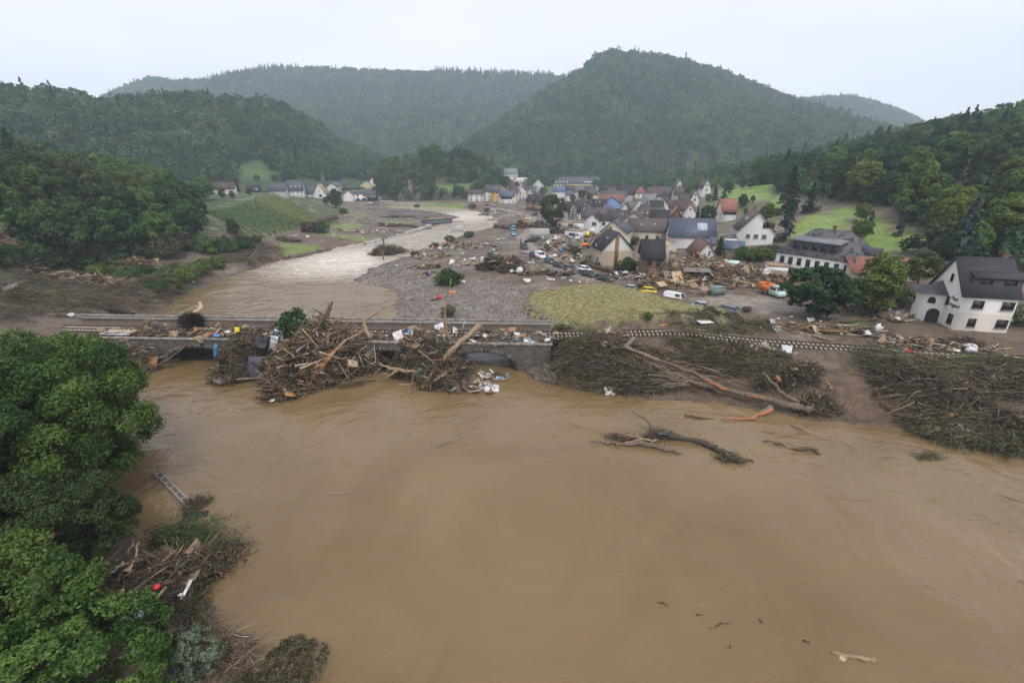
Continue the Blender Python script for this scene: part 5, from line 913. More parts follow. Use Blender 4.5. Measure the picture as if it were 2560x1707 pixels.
HS_ = [
 ('C', (1485, 925), (1870, 930), 5.6, 10, 5.6, 3.4, 'front', 'plaster_cream', 'roof_slate', 'tall pale gable house behind the beige gable house', dict(front=[(7.2, 3.9, 1.1, 1.3)], apexf=.42)),
 ('C', (1232, 945), (1455, 962), 0, 9, 5.4, 2.4, 'front', 'plaster_white', 'roof_dark', 'small bright white house with a garage door and wide window', dict(front=[(4.2, 3.9, 2.0, 1.4), (4.6, 6.4, .5, .7), ('door', 3.4, 2.6, 1.9, 'garage_white', 'garage_door')], chim=((.75, .4),))),
 ('C', (1455, 955), (1640, 945), 0, 7, 5.2, 2.0, 'side', 'plaster_white', 'roof_dark', 'white side wing joined to the small white house', dict(front=[(1.6, 3.9, 1.5, 1.4), (2.0, 1.3, .6, .6), (3.6, 1.3, .6, .6)], chim=())),
 ('C', (1862, 1085), (2420, 1090), 0, 11, 4.2, 3.6, 'side', 'plaster_cream', 'roof_brown', 'long cream house with a large brown tiled roof', dict(front=[(6.5, 2.2, 1.2, 1.6), (10, 2.2, 1.2, 1.6)], sky=((.35, .45, .5, .7), (.7, .5, .5, .7)), chim=())),
 ('C', (948, 1015), (1200, 1030), 0, 6, 2.7, .2, 'flat', 'plaster_white', 'roof_tan', 'flat white double garage with one door open', dict(front=[('door', 2.9, 2.3, 2.0, 'pane_open', 'garage_opening'), ('door', 4.2, .5, 2.1, 'door_teal', 'door'), ('door', 6.1, 2.2, 1.95, 'steel_grey', 'garage_door')], chim=(), name='garage', cat='garage')),
 ('C', (838, 890), (1078, 895), 0, 7, 3.0, .2, 'flat', 'plaster_dirty', 'roof_tan', 'flat muddy beige annex behind the huge village tree', dict(front=[(1.2, 1.7, .8, 1.4, 2), (6.8, 1.7, 2.2, 1.4)], chim=())),
 ('C', (1078, 892), (1232, 905), 0, 6, 2.9, .2, 'flat', 'plaster_white', 'roof_tan', 'flat white garage with a blue-grey door beside the white house', dict(front=[('door', 1.6, 2.2, 1.9, 'steel_grey', 'garage_door')], chim=(), name='garage', cat='garage')),
 ('C', (1155, 790), (1300, 800), 0, 8, 5.0, 3.0, 'front', 'plaster_cream', 'roof_slate', 'muddy cream house between the half-timbered gable and white house', {}),
 ('C', (1200, 720), (1400, 720), 4.8, 8, 4.8, 3.0, 'side', 'plaster_dirty', 'roof_slate', 'grey-roofed house behind the cream house with red chimney', dict(chim=((.3, .5),), auto=False)),
 ('C', (950, 625), (1340, 610), 5.0, 10, 5.0, 4.0, 'side', 'plaster_grey', 'roof_dark', 'long dark-roofed barn right of the huge village tree', dict(auto=False, sky=((.4, .3, .6, .8), (.8, .7, .6, .8)), chim=((.55, .4),))),
 ('C', (1330, 610), (1515, 630), 2, 9, 3.6, 4.2, 'side', 'plaster_white', 'roof_dark', 'white-walled house with dark roof and black chimney beside the blue house', dict(auto=False, sky=((.3, .6, .6, .8), (.6, .7, .6, .8)), chim=((.25, .3),))),
 ('C', (1492, 640), (1770, 640), 0, 9, 5.2, 3.6, 'front', 'plaster_blue', 'roof_bluegrey', 'house with a bright blue painted gable', dict(front=[(2.0, 1.6, 1.2, 1.2, 1), (9, 1.7, 2.6, .9, 1)], chim=())),
 ('C', (1350, 700), (1640, 705), 4.2, 9, 4.2, 3.4, 'side', 'plaster_grey', 'roof_brown', 'brown-roofed house in front of the blue gable', dict(auto=False, chim=((.9, .6),))),
 ('C', (1570, 750), (1880, 750), 4.4, 9, 4.4, 3.6, 'side', 'plaster_grey', 'roof_brown', 'low brown-roofed barn behind the pale gable house', dict(auto=False, sky=((.7, .5, .5, .7),), chim=((.93, .5),))),
 ('C', (1765, 650), (1895, 650), 3.4, 8, 5.0, 3.0, 'front', 'plaster_white', 'roof_slate', 'white narrow gable right of the blue house', dict(auto=False)),
 ('C', (1735, 795), (2190, 790), 4.8, 9, 4.8, 4.0, 'front', 'plaster_grey', 'roof_brown', 'wide grey rendered gable with a shallow brown roof', dict(front=[], chim=((.35, .3),))),
 ('C', (2000, 700), (2380, 700), 5.0, 9, 5.0, 3.4, 'side', 'plaster_white', 'roof_brown', 'dark roof edged with white verges and several skylights', dict(auto=False, sky=((.2, .3, .6, .9), (.4, .3, .6, .9), (.65, .35, .6, .9)), chim=())),
 ('C', (1955, 570), (2145, 570), 5.0, 10, 5.0, 4.2, 'front', 'plaster_white', 'roof_grey', 'bright white triangular gable with light grey roof', dict(front=[], chim=())),
 ('C', (2190, 590), (2360, 590), 5.0, 9, 5.0, 3.6, 'side', 'plaster_white', 'roof_dark', 'white house with plain dark roof behind the grey-roofed gable', dict(auto=False)),
 ('C', (1480, 470), (1820, 475), 5.0, 10, 5.0, 3.8, 'side', 'plaster_grey', 'roof_red', 'wide house with a red tiled roof behind the blue gable', dict(auto=False, chim=((.2, .5),))),
 ('C', (1480, 410), (1860, 405), 5.5, 10, 5.5, 3.8, 'side', 'plaster_grey', 'roof_slate', 'long grey slate roof behind the wide red roof', dict(auto=False)),
 ('C', (1590, 360), (1865, 360), 6.0, 10, 6.0, 3.4, 'side', 'plaster_grey', 'roof_redbrown', 'long dull red roof beneath the big dark roof', dict(auto=False, chim=())),
 ('C', (1860, 460), (2070, 450), 0, 10, 5.2, .3, 'flat', 'plaster_white', 'concrete', 'flat-roofed white building with balcony band in the village', dict(auto=True, chim=())),
 ('C', (2080, 480), (2270, 480), 4.5, 9, 4.5, 4.0, 'side', 'plaster_grey', 'roof_grey', 'grey-roofed house beside the flat white building', dict(auto=False)),
 ('C', (1735, 370), (1985, 380), 5.5, 12, 5.5, 6.5, 'side', 'plaster_grey', 'roof_dark', 'big steep dark roof at the back of the village', dict(auto=False)),
 ('C', (1995, 385), (2170, 385), 4.5, 10, 5.5, 4.5, 'hip', 'plaster_cream', 'roof_red', 'cream house with a bright red hipped roof', {}),
 ('C', (2165, 400), (2380, 400), 5.5, 10, 5.5, 4.8, 'side', 'plaster_white', 'roof_brown', 'brown-roofed house with a white gable beside the red hipped roof', dict(auto=False)),
 ('C', (1450, 350), (1680, 345), 5.5, 10, 5.5, 5.2, 'side', 'plaster_white', 'roof_dark', 'white house with steep dark roof and arched dormer', dict(chim=((.7, .5),))),
 ('C', (770, 345), (950, 345), 5.0, 10, 5.0, 4.0, 'side', 'plaster_white', 'roof_blue', 'house with a bright blue roof below the yellow school', dict(auto=False, chim=())),
 ('C', (955, 330), (1095, 330), 5.5, 9, 5.5, 4.2, 'side', 'plaster_grey', 'roof_brown', 'brown-roofed house beside the blue roof', dict(auto=False)),
 ('C', (1092, 345), (1232, 345), 5.0, 10, 5.0, 5.0, 'side', 'plaster_white', 'roof_grey', 'white house with tall light grey roof below the school', {}),
 ('C', (1230, 360), (1365, 360), 5.5, 10, 5.5, 5.0, 'side', 'plaster_grey', 'roof_brown', 'tall brown roof with a white dormer below the school', dict(auto=False)),
 ('C', (1255, 390), (1420, 395), 4.6, 9, 4.6, 4.2, 'hip', 'plaster_yellow', 'roof_brown', 'ochre house with brown hipped roof behind the purple tree', {}),
 ('C', (1365, 345), (1455, 345), 4.6, 9, 4.6, 3.6, 'side', 'plaster_yellow', 'roof_grey', 'small yellow house with grey roof below the school', {}),
 ('C', (880, 420), (975, 425), 0, 9, 5.6, 4.2, 'front', 'plaster_white', 'roof_slate', 'white gable with one window above the huge village tree', {}),
 ('C', (960, 405), (1055, 405), 4.0, 8, 4.5, 3.2, 'side', 'plaster_white', 'roof_bluegrey', 'small house with shiny blue-grey roof beside the white gable', dict(auto=False)),
 ('C', (380, 440), (495, 440), 2.2, 9, 5.4, 4.6, 'front', 'plaster_cream', 'roof_bluegrey', 'cream gable house with blue-grey roof behind the half-timbered house', dict(sky=((.5, .4, .6, .8),))),
 ('B', (1270, 716), (1442, 726), 0, 9, 6.2, 3.4, 'side', 'plaster_white', 'roof_brown', 'white two-storey riverside house with twin gables', dict(front=[(3, 1.8, 1.2, 1.4), (13, 1.8, 1.2, 1.4), (3, 4.6, 1.2, 1.4), (8, 4.6, 1.2, 1.4), (13, 4.6, 1.2, 1.4), ('door', 8, 1.3, 2.4)])),
 ('B', (1452, 716), (1540, 724), 0, 10, 8.2, 5.0, 'side', 'plaster_white', 'roof_slate', 'tall white riverside house with slate roof and white dormers', {}),
 ('B', (1540, 724), (1637, 734), 0, 10, 8.0, 5.0, 'side', 'plaster_orange', 'roof_slate', 'tall orange-yellow riverside house beside the white one', {}),
 ('B', (1637, 745), (1815, 752), 0, 9, 5.6, 4.2, 'side', 'plaster_white', 'roof_bluegrey', 'white house with blue-grey roof and dark timber band by the road', dict(front=[(3, 1.6, 1, 1.2), (8, 1.6, 1, 1.2), (12, 1.6, 1, 1.2), (6, 4.4, 9, 1.6, 1)])),
 ('B', (1640, 625), (1735, 620), 6, 9, 6.5, 5.0, 'front', 'plaster_white', 'roof_slate', 'white gable behind the orange-yellow house', dict(auto=False)),
 ('B', (1842, 680), (1950, 680), 0, 9, 6.5, 4.4, 'front', 'plaster_white', 'roof_brown', 'white gable house with three stacked windows', {}),
 ('B', (1740, 640), (1845, 640), 5.5, 9, 5.5, 4.0, 'side', 'plaster_cream', 'roof_brown', 'brown-roofed house behind the blue-grey roof by the road', dict(auto=False)),
 ('B', (1848, 585), (1950, 585), 3, 9, 5.6, 4.2, 'front', 'plaster_white', 'roof_slate', 'small far white gable at the foot of the wooded rock', dict(auto=False)),
 ('B', (1945, 610), (2050, 610), 4, 9, 5.0, 3.8, 'side', 'plaster_white', 'roof_slate', 'far slate roof between two small white gables', dict(auto=False)),
 ('B', (2035, 575), (2150, 575), 1.5, 10, 6.0, 5.6, 'front', 'plaster_white', 'roof_slate', 'far white gable with two windows and slate roof', {}),
 ('B', (1690, 450), (1835, 452), 0, 14, 5.0, 7.0, 'side', 'plaster_cream', 'roof_grey', 'far hall with big grey roof at the end of the rock', dict(auto=False, chim=())),
 ('B', (1765, 510), (1960, 500), 0, 12, 7.0, .4, 'flat', 'plaster_white', 'roof_bluegrey', 'far white flat-roofed building with blue fascia', dict(chim=())),
 ('B', (1760, 580), (1830, 580), 0, 9, 5.5, 4.5, 'front', 'plaster_red', 'roof_slate', 'far dark red house near the end of the rock', dict(auto=False)),
 ('A', (1325, 690), (1495, 686), 0, 16, 3.2, 9.0, 'front', 'plaster_white', 'roof_tan', 'white church with steep gable, round window and brown roof', dict(front=[(6, 6.8, .7, 1.6)], left=[], right=[], chim=(), name='church', cat='church')),
 ('A', (1035, 668), (1222, 668), 0, 11, 5.6, 8.0, 'side', 'plaster_white', 'roof_slate', 'large white house with big slate roof and three skylights', dict(sky=((.25, .35, 1.2, 1.2), (.55, .35, 1.2, 1.2), (.8, .35, 1.2, 1.2)), chim=((.85, .5),))),
 ('A', (1240, 675), (1400, 678), 0, 10, 3.6, 6.5, 'side', 'plaster_white', 'roof_slate', 'white house with mansard slate roof left of the church', dict(chim=())),
 ('A', (1488, 625), (1625, 625), 0, 10, 5.5, 4.0, 'front', 'plaster_white', 'roof_brown', 'white gable right behind the church roof', {}),
 ('A', (800, 575), (1000, 570), 6, 11, 6, 5.5, 'side', 'plaster_grey', 'roof_slate', 'long slate roof behind the dark round tree', dict(auto=False, chim=((.5, .5),))),
 ('A', (160, 590), (400, 590), 2, 7, 3.0, 3.4, 'side', 'plaster_white', 'roof_brown', 'brown-roofed house with small gable behind the orchard', dict(auto=False)),
 ('A', (510, 575), (680, 572), 3, 7, 3.2, 3.0, 'side', 'plaster_white', 'roof_redbrown', 'reddish-brown roof behind the steep dark roof with a skylight', dict(auto=False)),
 ('A', (560, 630), (715, 632), 1, 8, 2.4, 4.2, 'side', 'plaster_white', 'roof_dark', 'white house with steep dark roof and a skylight above the vineyard', dict(front=[], left=[], sky=((.7, .35, 1.2, 1.2),), chim=())),
 ('A', (1620, 545), (1780, 540), 2, 10, 5.4, 4.4, 'front', 'plaster_cream', 'roof_slate', 'cream gable with slate roof on the upper left street', {}),
 ('A', (1720, 545), (1860, 545), 0, 11, 6.5, 4.6, 'front', 'plaster_white', 'roof_grey', 'white gable with light grey roof on the upper left street', {}),
 ('A', (1850, 540), (1940, 540), 0, 11, 6.5, 4.4, 'front', 'plaster_white', 'roof_bluegrey', 'white gable with blue-grey roof on the upper left street', {}),
 ('A', (1888, 575), (2030, 575), 0, 9, 4.6, 4.2, 'front', 'plaster_yellow', 'roof_dark', 'pale yellow gable with dark roof edge by the left road', {}),
 ('A', (1990, 565), (2095, 565), 0, 10, 7.0, 5.0, 'front', 'plaster_white', 'roof_red', 'white gable with red roof edge beside the wooded rock', {}),
 ('A', (1265, 530), (1440, 520), 5, 10, 5, 4.4, 'side', 'plaster_grey', 'roof_brown', 'brown roof behind the church spire', dict(auto=False)),
 ('A', (1490, 545), (1650, 540), 4.5, 10, 5, 4.2, 'side', 'plaster_grey', 'roof_bluegrey', 'blue-grey roof just right of the church spire', dict(auto=False, chim=())),
 ('A', (1490, 495), (1600, 490), 4, 10, 5, 4.2, 'side', 'plaster_white', 'roof_grey', 'pale metal roof behind the church spire', dict(auto=False)),
 ('A', (1690, 720), (1812, 724), 0, 14, 6.0, 3.2, 'front', 'plaster_white', 'roof_brown', 'blank white gable with brown roof on the far river road', dict(front=[], left=[], right=[])),
 ('A', (1815, 722), (1950, 724), 0, 10, 6.2, 4.2, 'hip', 'plaster_whitemud', 'roof_slate', 'white flooded house with four dark windows on the far river road', dict(front=[(3.2, 1.9, 2.4, 2.2, 2), (10, 1.9, 2.4, 2.2, 2), (3.2, 5.0, 1.6, 1.4, 2), (10, 5.0, 1.6, 1.4, 2)])),
 ('A', (1952, 715), (2130, 715), 0, 10, 5.0, 4.0, 'side', 'plaster_dirty', 'roof_slate', 'torn-open house with a plain slate roof beside the wooded rock', dict(front=[('door', 6, 9, 3.6, 'pane_open', 'torn_opening')], chim=())),
 ('A', (2130, 715), (2185, 712), 0, 6, 3.6, .3, 'flat', 'plaster_white', 'concrete', 'small white flat annex beside the torn-open house', dict(auto=False, chim=())),
 ('D', (385, 980), (640, 1010), 0, 8, 4.0, .3, 'flat', 'plaster_white', 'roof_bluegrey', 'white wall block under the blue-grey skylight roof', dict(front=[], left=[], right=[], chim=())),
 ('D', (420, 985), (1085, 1010), 0, 12, 4.0, 4.8, 'side', 'plaster_white', 'roof_bluegrey', 'white house with a big shiny blue-grey roof and wide skylight', dict(front=[(14, 2, 1, 1.4)], sky=((.72, .5, 3.0, 3.2),), chim=(), over=.5)),
 ('D', (10, 1460), (315, 1470), 0, 7.5, 5.4, 3.6, 'side', 'brick_wall', 'roof_dark', 'brown brick house with its right side torn away', dict(front=[(1.7, 4.1, 1.0, 1.4, 2), (3.7, 4.0, .95, 1.3, 1), (1.6, 1.5, 1.2, 1.5, 2), ('door', 3.7, 1.0, 2.2, 'door_wood')], left=[], right=[], chim=())),
 ('D', (785, 1295), (1115, 1295), 0, 12, 3.2, 3.6, 'front', 'plaster_white', 'roof_redbrown', 'small white gable house with brown roof at the edge of the rubble', dict(front=[(3.4, 4.2, .6, .9)], left=[(2, 1.6, .8, 1.6, 2), (4, 1.6, .9, 1.8, 2), (6.5, 1.6, 1, 1.8, 2), (9, 1.6, .9, 1.6, 2)], chim=())),
 ('D', (1405, 975), (1940, 940), 0, 12, 4.9, 5.2, 'front', 'plaster_white', 'roof_brown', 'large white gabled house with brown roof and five windows', dict(front=[(2.8, 3.2, 1.2, 1.2), (4.9, 3.2, 1.2, 1.2), (7.1, 3.2, 1.2, 1.2), (7.0, 6.4, 1.5, 1.5, 1), (9.4, 6.4, 1.5, 1.5, 1)], left=[(3, 3.3, 1.2, 1.7), (6, 3.3, 1.4, 2.0), (9, 3.3, 1.2, 2.2)], chim=((.5, .8),), sky=((.5, .35, 1.2, 1.2), (.5, .6, 1.2, 1.2)))),
 ('D', (1190, 610), (1400, 600), 0, 9, 4.5, 4.6, 'side', 'plaster_white', 'roof_red', 'white house with pale red roof and dark balcony dormer', dict(front=[(6, 4.0, 5, 1.6, 1)], chim=())),
 ('D', (430, 590), (620, 590), 3, 10, 4.4, 4.2, 'front', 'brick_wall', 'roof_red', 'brown brick gable with an orange-red roof', dict(front=[], chim=())),
 ('D', (645, 500), (820, 520), 2.5, 9, 4.6, 3.6, 'front', 'plaster_white', 'roof_red', 'white gable with an orange-red roof behind the brick gable', {}),
 ('D', (135, 640), (400, 650), 4.2, 9, 4.2, 5.0, 'side', 'plaster_cream', 'roof_dark', 'cream house with a very dark steep roof and white verge', dict(auto=False, chim=())),
 ('D', (450, 720), (1100, 730), 4.5, 8, 4.5, 2.4, 'side', 'plaster_grey', 'roof_brown', 'long low brown roof behind the shiny skylight roof', dict(auto=False, chim=((.6, .5),))),
 ('D', (480, 430), (750, 430), 4.8, 9, 4.8, 4.0, 'side', 'plaster_grey', 'roof_brown', 'dark brown roof behind the orange-red gables', dict(auto=False)),
 ('D', (735, 390), (850, 400), 0, 9, 5.4, 3.6, 'front', 'plaster_white', 'roof_brown', 'white house with balconies on its gable in the upper village', {}),
 ('D', (230, 400), (415, 400), 2.6, 10, 4.6, 3.2, 'front', 'plaster_white', 'roof_dark', 'low white gable with wide dark roof in the village', dict(chim=())),
 ('D', (430, 390), (560, 390), 5.0, 9, 5.0, 3.4, 'side', 'plaster_grey', 'roof_brown', 'plain brown roof between two white gables of the village', dict(auto=False)),
 ('D', (900, 245), (1030, 245), 0, 9, 5.4, 4.6, 'front', 'plaster_white', 'roof_slate', 'white house with a big gable window below the slim spruce', {}),
 ('D', (510, 200), (650, 205), 5.0, 9, 5.0, 4.0, 'side', 'plaster_grey', 'roof_brown', 'brown roof below the highest white gable', dict(auto=False)),
 ('D', (510, 135), (640, 135), 3.0, 10, 5.0, 5.6, 'front', 'plaster_white', 'roof_brown', 'highest white steep gable of the village', dict(auto=False)),
 ('D', (200, 210), (460, 215), 5.2, 10, 5.2, 5.0, 'side', 'plaster_grey', 'roof_slate', 'long bluish slate roof at the back of the village', dict(auto=False)),
 ('D', (110, 220), (310, 225), 5.2, 10, 5.2, 5.0, 'side', 'plaster_white', 'roof_brown', 'brown roof with white gable edge at the back of the village', dict(auto=False)),
 ('D', (-20, 480), (120, 490), 4.0, 9, 4.2, 3.6, 'side', 'plaster_grey', 'roof_brown', 'brown roof in front of the bright white triangular gable', dict(auto=False, sky=((.6, .4, .6, .9),))),
 ('D', (570, 330), (720, 330), 4.6, 9, 4.6, 3.6, 'side', 'plaster_white', 'roof_brown', 'brown roof with white end in the upper village', dict(auto=False)),
 ('D', (420, 640), (640, 650), 0, 8, 2.8, .2, 'flat', 'plaster_white', 'roof_grey', 'flat grey-roofed garage below the brick gable', dict(auto=False, chim=(), name='garage', cat='garage')),
 ('D', (1200, 1150), (1490, 1150), 0, 6, 2.9, 1.6, 'side', 'plaster_dirty', 'roof_bluegrey', 'damaged low garden house with blue-grey roof behind the green tank', dict(auto=False, chim=(), name='shed', cat='shed')),
 ('D', (1000, 1085), (1075, 1085), 0, 5, 2.9, 1.6, 'side', 'plaster_white', 'roof_bluegrey', 'small blue-grey roofed porch left of the cypress', dict(auto=False, chim=(), name='shed', cat='shed')),
 ('D', (1230, 985), (1400, 990), 0, 6, 2.9, .2, 'flat', 'plaster_white', 'roof_grey', 'flat-roofed white garage beside the large gabled house', dict(auto=False, chim=(), name='garage', cat='garage')),
 ('E', (1330, 1125), (1420, 1140), 0, 5, 2.6, 1.3, 'side', 'plaster_white', 'roof_brown', 'small white garage with brown roof behind the guest house turret', dict(front=[('door', 2, 2.2, 2.0, 'garage_white', 'garage_door')], left=[], right=[], chim=(), name='garage', cat='garage')),
 ('E', (55, 850), (235, 880), 0, 5, 2.6, .2, 'flat', 'plaster_whitemud', 'roof_tan', 'low white annex in front of the hotel corner', dict(front=[], left=[], right=[], chim=())),
 ('E', (415, 290), (530, 290), 0, 4, 2.2, .9, 'side', 'door_wood', 'roof_brown', 'small dark wooden shed beside the bright meadow', dict(front=[], left=[], right=[], chim=(), name='shed', cat='shed')),
]
for v, a, b, h, dep, ev, rs, kd, wl, rf, lb, kw in HS_: house(v, a, b, h, dep, ev, rs, kd, wl, rf, lb, **kw)
# half-timbered houses
def beams(root, M, W, E, rise, n, gable=True):
    L = []
    for i in range(n + 1): x = W * i / n; L.append(((x, .5), (x, E + (rise * (1 - abs(x - W / 2) / (W / 2)) if gable else 0))))
    for z in (.5, E * .5, E): L.append(((0, z), (W, z)))
    for i in range(0, n, 2): L.append(((W * i / n, E * .5), (W * (i + 1) / n, E)))
    for p, q in L:
        d = math.hypot(q[0] - p[0], q[1] - p[1])
        if d < .1: continue
        mb = MB(); mb.box(((p[0] + q[0]) / 2, -.04, (p[1] + q[1]) / 2), (d, .12, .28), rot_euler(0, -math.atan2(q[1] - p[1], q[0] - p[0]), 0)); o = mb.build('timber', 'wood_dark', root); o.matrix_local = M
r1, W1, _, _ = house('B', (1952, 822), (2042, 832), 0, 9, 6.0, 4.0, 'side', 'plaster_yellow', 'roof_dark', 'yellow half-timbered house with red brick ground floor by the road', left=[], right=[]); beams(r1, Matrix.Translation((0, 0, 2.6)), W1, 3.4, 0, 6, False)
mb = MB(); mb.box((W1 / 2, -.06, 1.0), (W1 + .1, .14, 2.9)); mb.build('brick_base', 'red_brick', r1, uv=True)
r2, W2, _, _ = house('B', (2044, 832), (2135, 842), 0, 9, 6.0, 4.0, 'side', 'plaster_yellow', 'roof_dark', 'second half-timbered house joined to the yellow one, half hidden by the huge tree', left=[], right=[]); beams(r2, Matrix.Translation((0, 0, 2.6)), W2, 3.4, 0, 6, False)
mb = MB(); mb.box((W2 / 2, -.06, 1.0), (W2 + .1, .14, 2.9)); mb.build('brick_base', 'red_brick', r2, uv=True)
r3, W3, _, _ = house('C', (1000, 800), (1145, 810), 0, 12, 5.4, 4.4, 'front', 'plaster_whitemud', 'roof_dark', 'white half-timbered gable house right behind the huge tree', left=[], right=[]); beams(r3, Matrix.Identity(4), W3, 5.4, 4.4, 6)
# church spire and round window
ch = [o for o in col.objects if o.get('category') == 'church'][0]
p = on_h(*pix('A', 1445, 520), 5); sp = MB(); z0 = ch.location.z; q = at_y(*pix('A', 1445, 500), p[1]); t_ = at_y(*pix('A', 1442, 372), p[1]); P0 = Vector((q[0], q[1], q[2])); iv = Matrix.Translation(-Vector(ch.location))
tower = MB(); tower.box((q[0], q[1], (z0 + q[2]) / 2), (4.0, 4.0, q[2] - z0)); to = tower.build('bell_tower', 'slate_wall', uv=True); to.parent = ch; to.matrix_parent_inverse = ch.matrix_basis.inverted()
sp.add([(q[0] - 2.2, q[1] - 2.2, q[2]), (q[0] + 2.2, q[1] - 2.2, q[2]), (q[0] + 2.2, q[1] + 2.2, q[2]), (q[0] - 2.2, q[1] + 2.2, q[2]), (q[0], q[1], q[2] + 7), (q[0], q[1], t_[2])], None, [(0, 1, 5), (1, 2, 5), (2, 3, 5), (3, 0, 5)])
so = sp.build('spire', 'roof_slate', uv=True); so.parent = to
rw = MB(); rw.tube([(0, -.06, 0), (0, .02, 0)], [1.3, 1.3], 16); ow = rw.build('round_window', 'pane', ch); ow.location = (6.6, -.02, 2.9)
# school with mansard roof and white arched dormers
scA = on_h(*pix('C', 782, 285), 0); scB = on_h(*pix('C', 1530, 282), 0)
rs_, Ws, ros, _ = house('P', (0, 0), (0, 0), 0, 16, 4.0, 8.0, 'hip', 'plaster_yellow', 'roof_slate', 'long yellow school with grey mansard roof and white arched dormers', wp=(scA, scB), name='school', cat='school', chim=((.25, .5),), hipf=.9, front=[(Ws_i, 2.2, 1.6, 2.0) for Ws_i in (3, 7, 11, 15, 19, 34, 38, 42, 46, 50, 54)], left=[], right=[])
for x in (3, 7.5, 12, 16.5, 39, 41.5, 44, 46.5, 50, 54, 58.5, 63):
    if x < Ws - 2:
        mb = MB(); mb.box((x, 1.0, 5.4), (2.0, 2.6, 3.0)); d_ = mb.build('dormer', 'plaster_white', rs_); arched(d_, Matrix.Translation((x, -.35, 5.4)), 1.2, 2.0, 'pane', 'arched_window')
# ------------------------------------------------------------------ vehicles
def wheel(root, x, y, r=.32):
    mb = MB(); mb.tube([(x, y - .11, r), (x, y + .11, r)], [r, r], 14); t = mb.build('wheel', 'rubber', root); m2 = MB(); s = .125 if y > 0 else -.125; m2.tube([(x, y + s * .6, r), (x, y + s, r)], [r * .6, r * .55], 10); m2.build('rim', 'steel_grey', t)
def loft(st, n_=None):
    mb = MB(); V = []; 
    for x, zb, zt, hw, ht in st: V += [(x, -hw * .92, zb), (x, -hw, (zb * .6 + zt * .4)), (x, -ht, zt), (x, ht, zt), (x, hw, (zb * .6 + zt * .4)), (x, hw * .92, zb)]
    k = len(st); Q = [(6 * i + a, 6 * i + 6 + a, 6 * i + 6 + (a + 1) % 6, 6 * i + (a + 1) % 6) for i in range(k - 1) for a in range(6)]; mb.add(V, Q + [(0, 1, 4, 5), (1, 2, 3, 4), (6 * k - 1, 6 * k - 2, 6 * k - 5, 6 * k - 6), (6 * k - 2, 6 * k - 3, 6 * k - 4, 6 * k - 5)]); return mb
KCAR = {'saloon': (4.6, 1.8, .95, 1.45, (-1.9, -1.2, .5, 1.15)), 'estate': (4.7, 1.8, .98, 1.5, (-2.25, -1.9, .45, 1.2)), 'hatch': (4.0, 1.75, .98, 1.5, (-1.95, -1.5, .4, 1.1)), 'suv': (4.6, 1.88, 1.1, 1.72, (-2.2, -1.9, .4, 1.05)), 'van': (5.0, 1.95, 1.25, 1.98, (-2.45, -2.35, 1.15, 1.75))}
def car(v, a, b, kind, pnt, label, group=None, sink=0.0, tilt=(0, 0), loc=None, yaw=None, wheels=True, h=0.0):
    if loc is None:
        A = on_h(*pix(v, *a), h); B = on_h(*pix(v, *b), h); c = (A + B) / 2; yaw = math.atan2(B[1] - A[1], B[0] - A[0]); loc = (c[0], c[1], gz1(c[0], c[1]) - sink + h * 0)
    L, Wd, zb, zr, (r0, r1, r2, r3) = KCAR[kind]; o = thing('van' if kind == 'van' else 'car', loc, label, 'van' if kind == 'van' else 'car', group, yaw); o.rotation_euler = (tilt[0], tilt[1], yaw); hl, hw = L / 2, Wd / 2
    hood = zb - .12
    bd = loft([(-hl, .4, zb - .25, hw * .82, hw * .7), (-hl + .12, .3, zb - .05, hw * .95, hw * .84), (-hl + .6, .28, zb, hw, hw * .9), (r3 - .1, .28, zb, hw, hw * .9), (hl - .7, .28, hood - .06, hw, hw * .86), (hl - .12, .3, hood - .2, hw * .93, hw * .8), (hl, .38, hood - .38, hw * .78, hw * .66)]).build('body', pnt, o)
    cb = MB(); z0 = zb - .02; V = [(r0, -hw * .88, z0), (r3, -hw * .88, z0), (r3, hw * .88, z0), (r0, hw * .88, z0), (r1, -hw * .68, zr - .04), (r2, -hw * .68, zr - .04), (r2, hw * .68, zr - .04), (r1, hw * .68, zr - .04)]
    cb.add(V, [(0, 1, 5, 4), (1, 2, 6, 5), (2, 3, 7, 6), (3, 0, 4, 7)]); cb.build('window', 'car_glass', o)
    rf = MB(); rf.box(((r1 + r2) / 2, 0, zr - .02), (r2 - r1 + .06, hw * 1.40, .07), taper=.94); ro = rf.build('roof', pnt, o)
    pl = MB()
    for y in (-1, 1):
        for xa, xb in ((r0, r1), (r3, r2)): pl.sticks([(xa, y * hw * .885, z0)], [(xb, y * hw * .69, zr - .03)], .06, .05)
        if kind == 'van': 
            for k in range(1): pl.add([(r0, y * hw * .887, z0), (r3 - 1.6, y * hw * .887, z0), (r3 - 1.6, y * hw * .69, zr - .03), (r1, y * hw * .69, zr - .03)], [(0, 1, 2, 3)])
        else: pl.sticks([((r0 + r3) / 2, y * hw * .885, z0)], [((r1 + r2) / 2, y * hw * .69, zr - .03)], .05, .05)
    pl.build('pillar', pnt, ro)['kind'] = 'stuff'
    for y in (-1, 1):
        m1 = MB(); m1.box((hl - .12, y * hw * .62, hood - .3), (.2, .36, .16)); m1.build('headlight', 'lamp_glass', o); m2 = MB(); m2.box((-hl + .04, y * hw * .66, zb - .26), (.12, .26, .2)); m2.build('tail_light', 'lamp_red', o)
        m3 = MB(); m3.box((r3 - .25, y * (hw + .06), zb + .06), (.14, .2, .14)); m3.build('mirror', pnt, o)
        if wheels:
            for x in (-hl * .6, hl * .62): wheel(o, x, y * (hw - .1), .33 if kind != 'suv' else .37)
    return o
PK = 'cars parked along the muddy road'
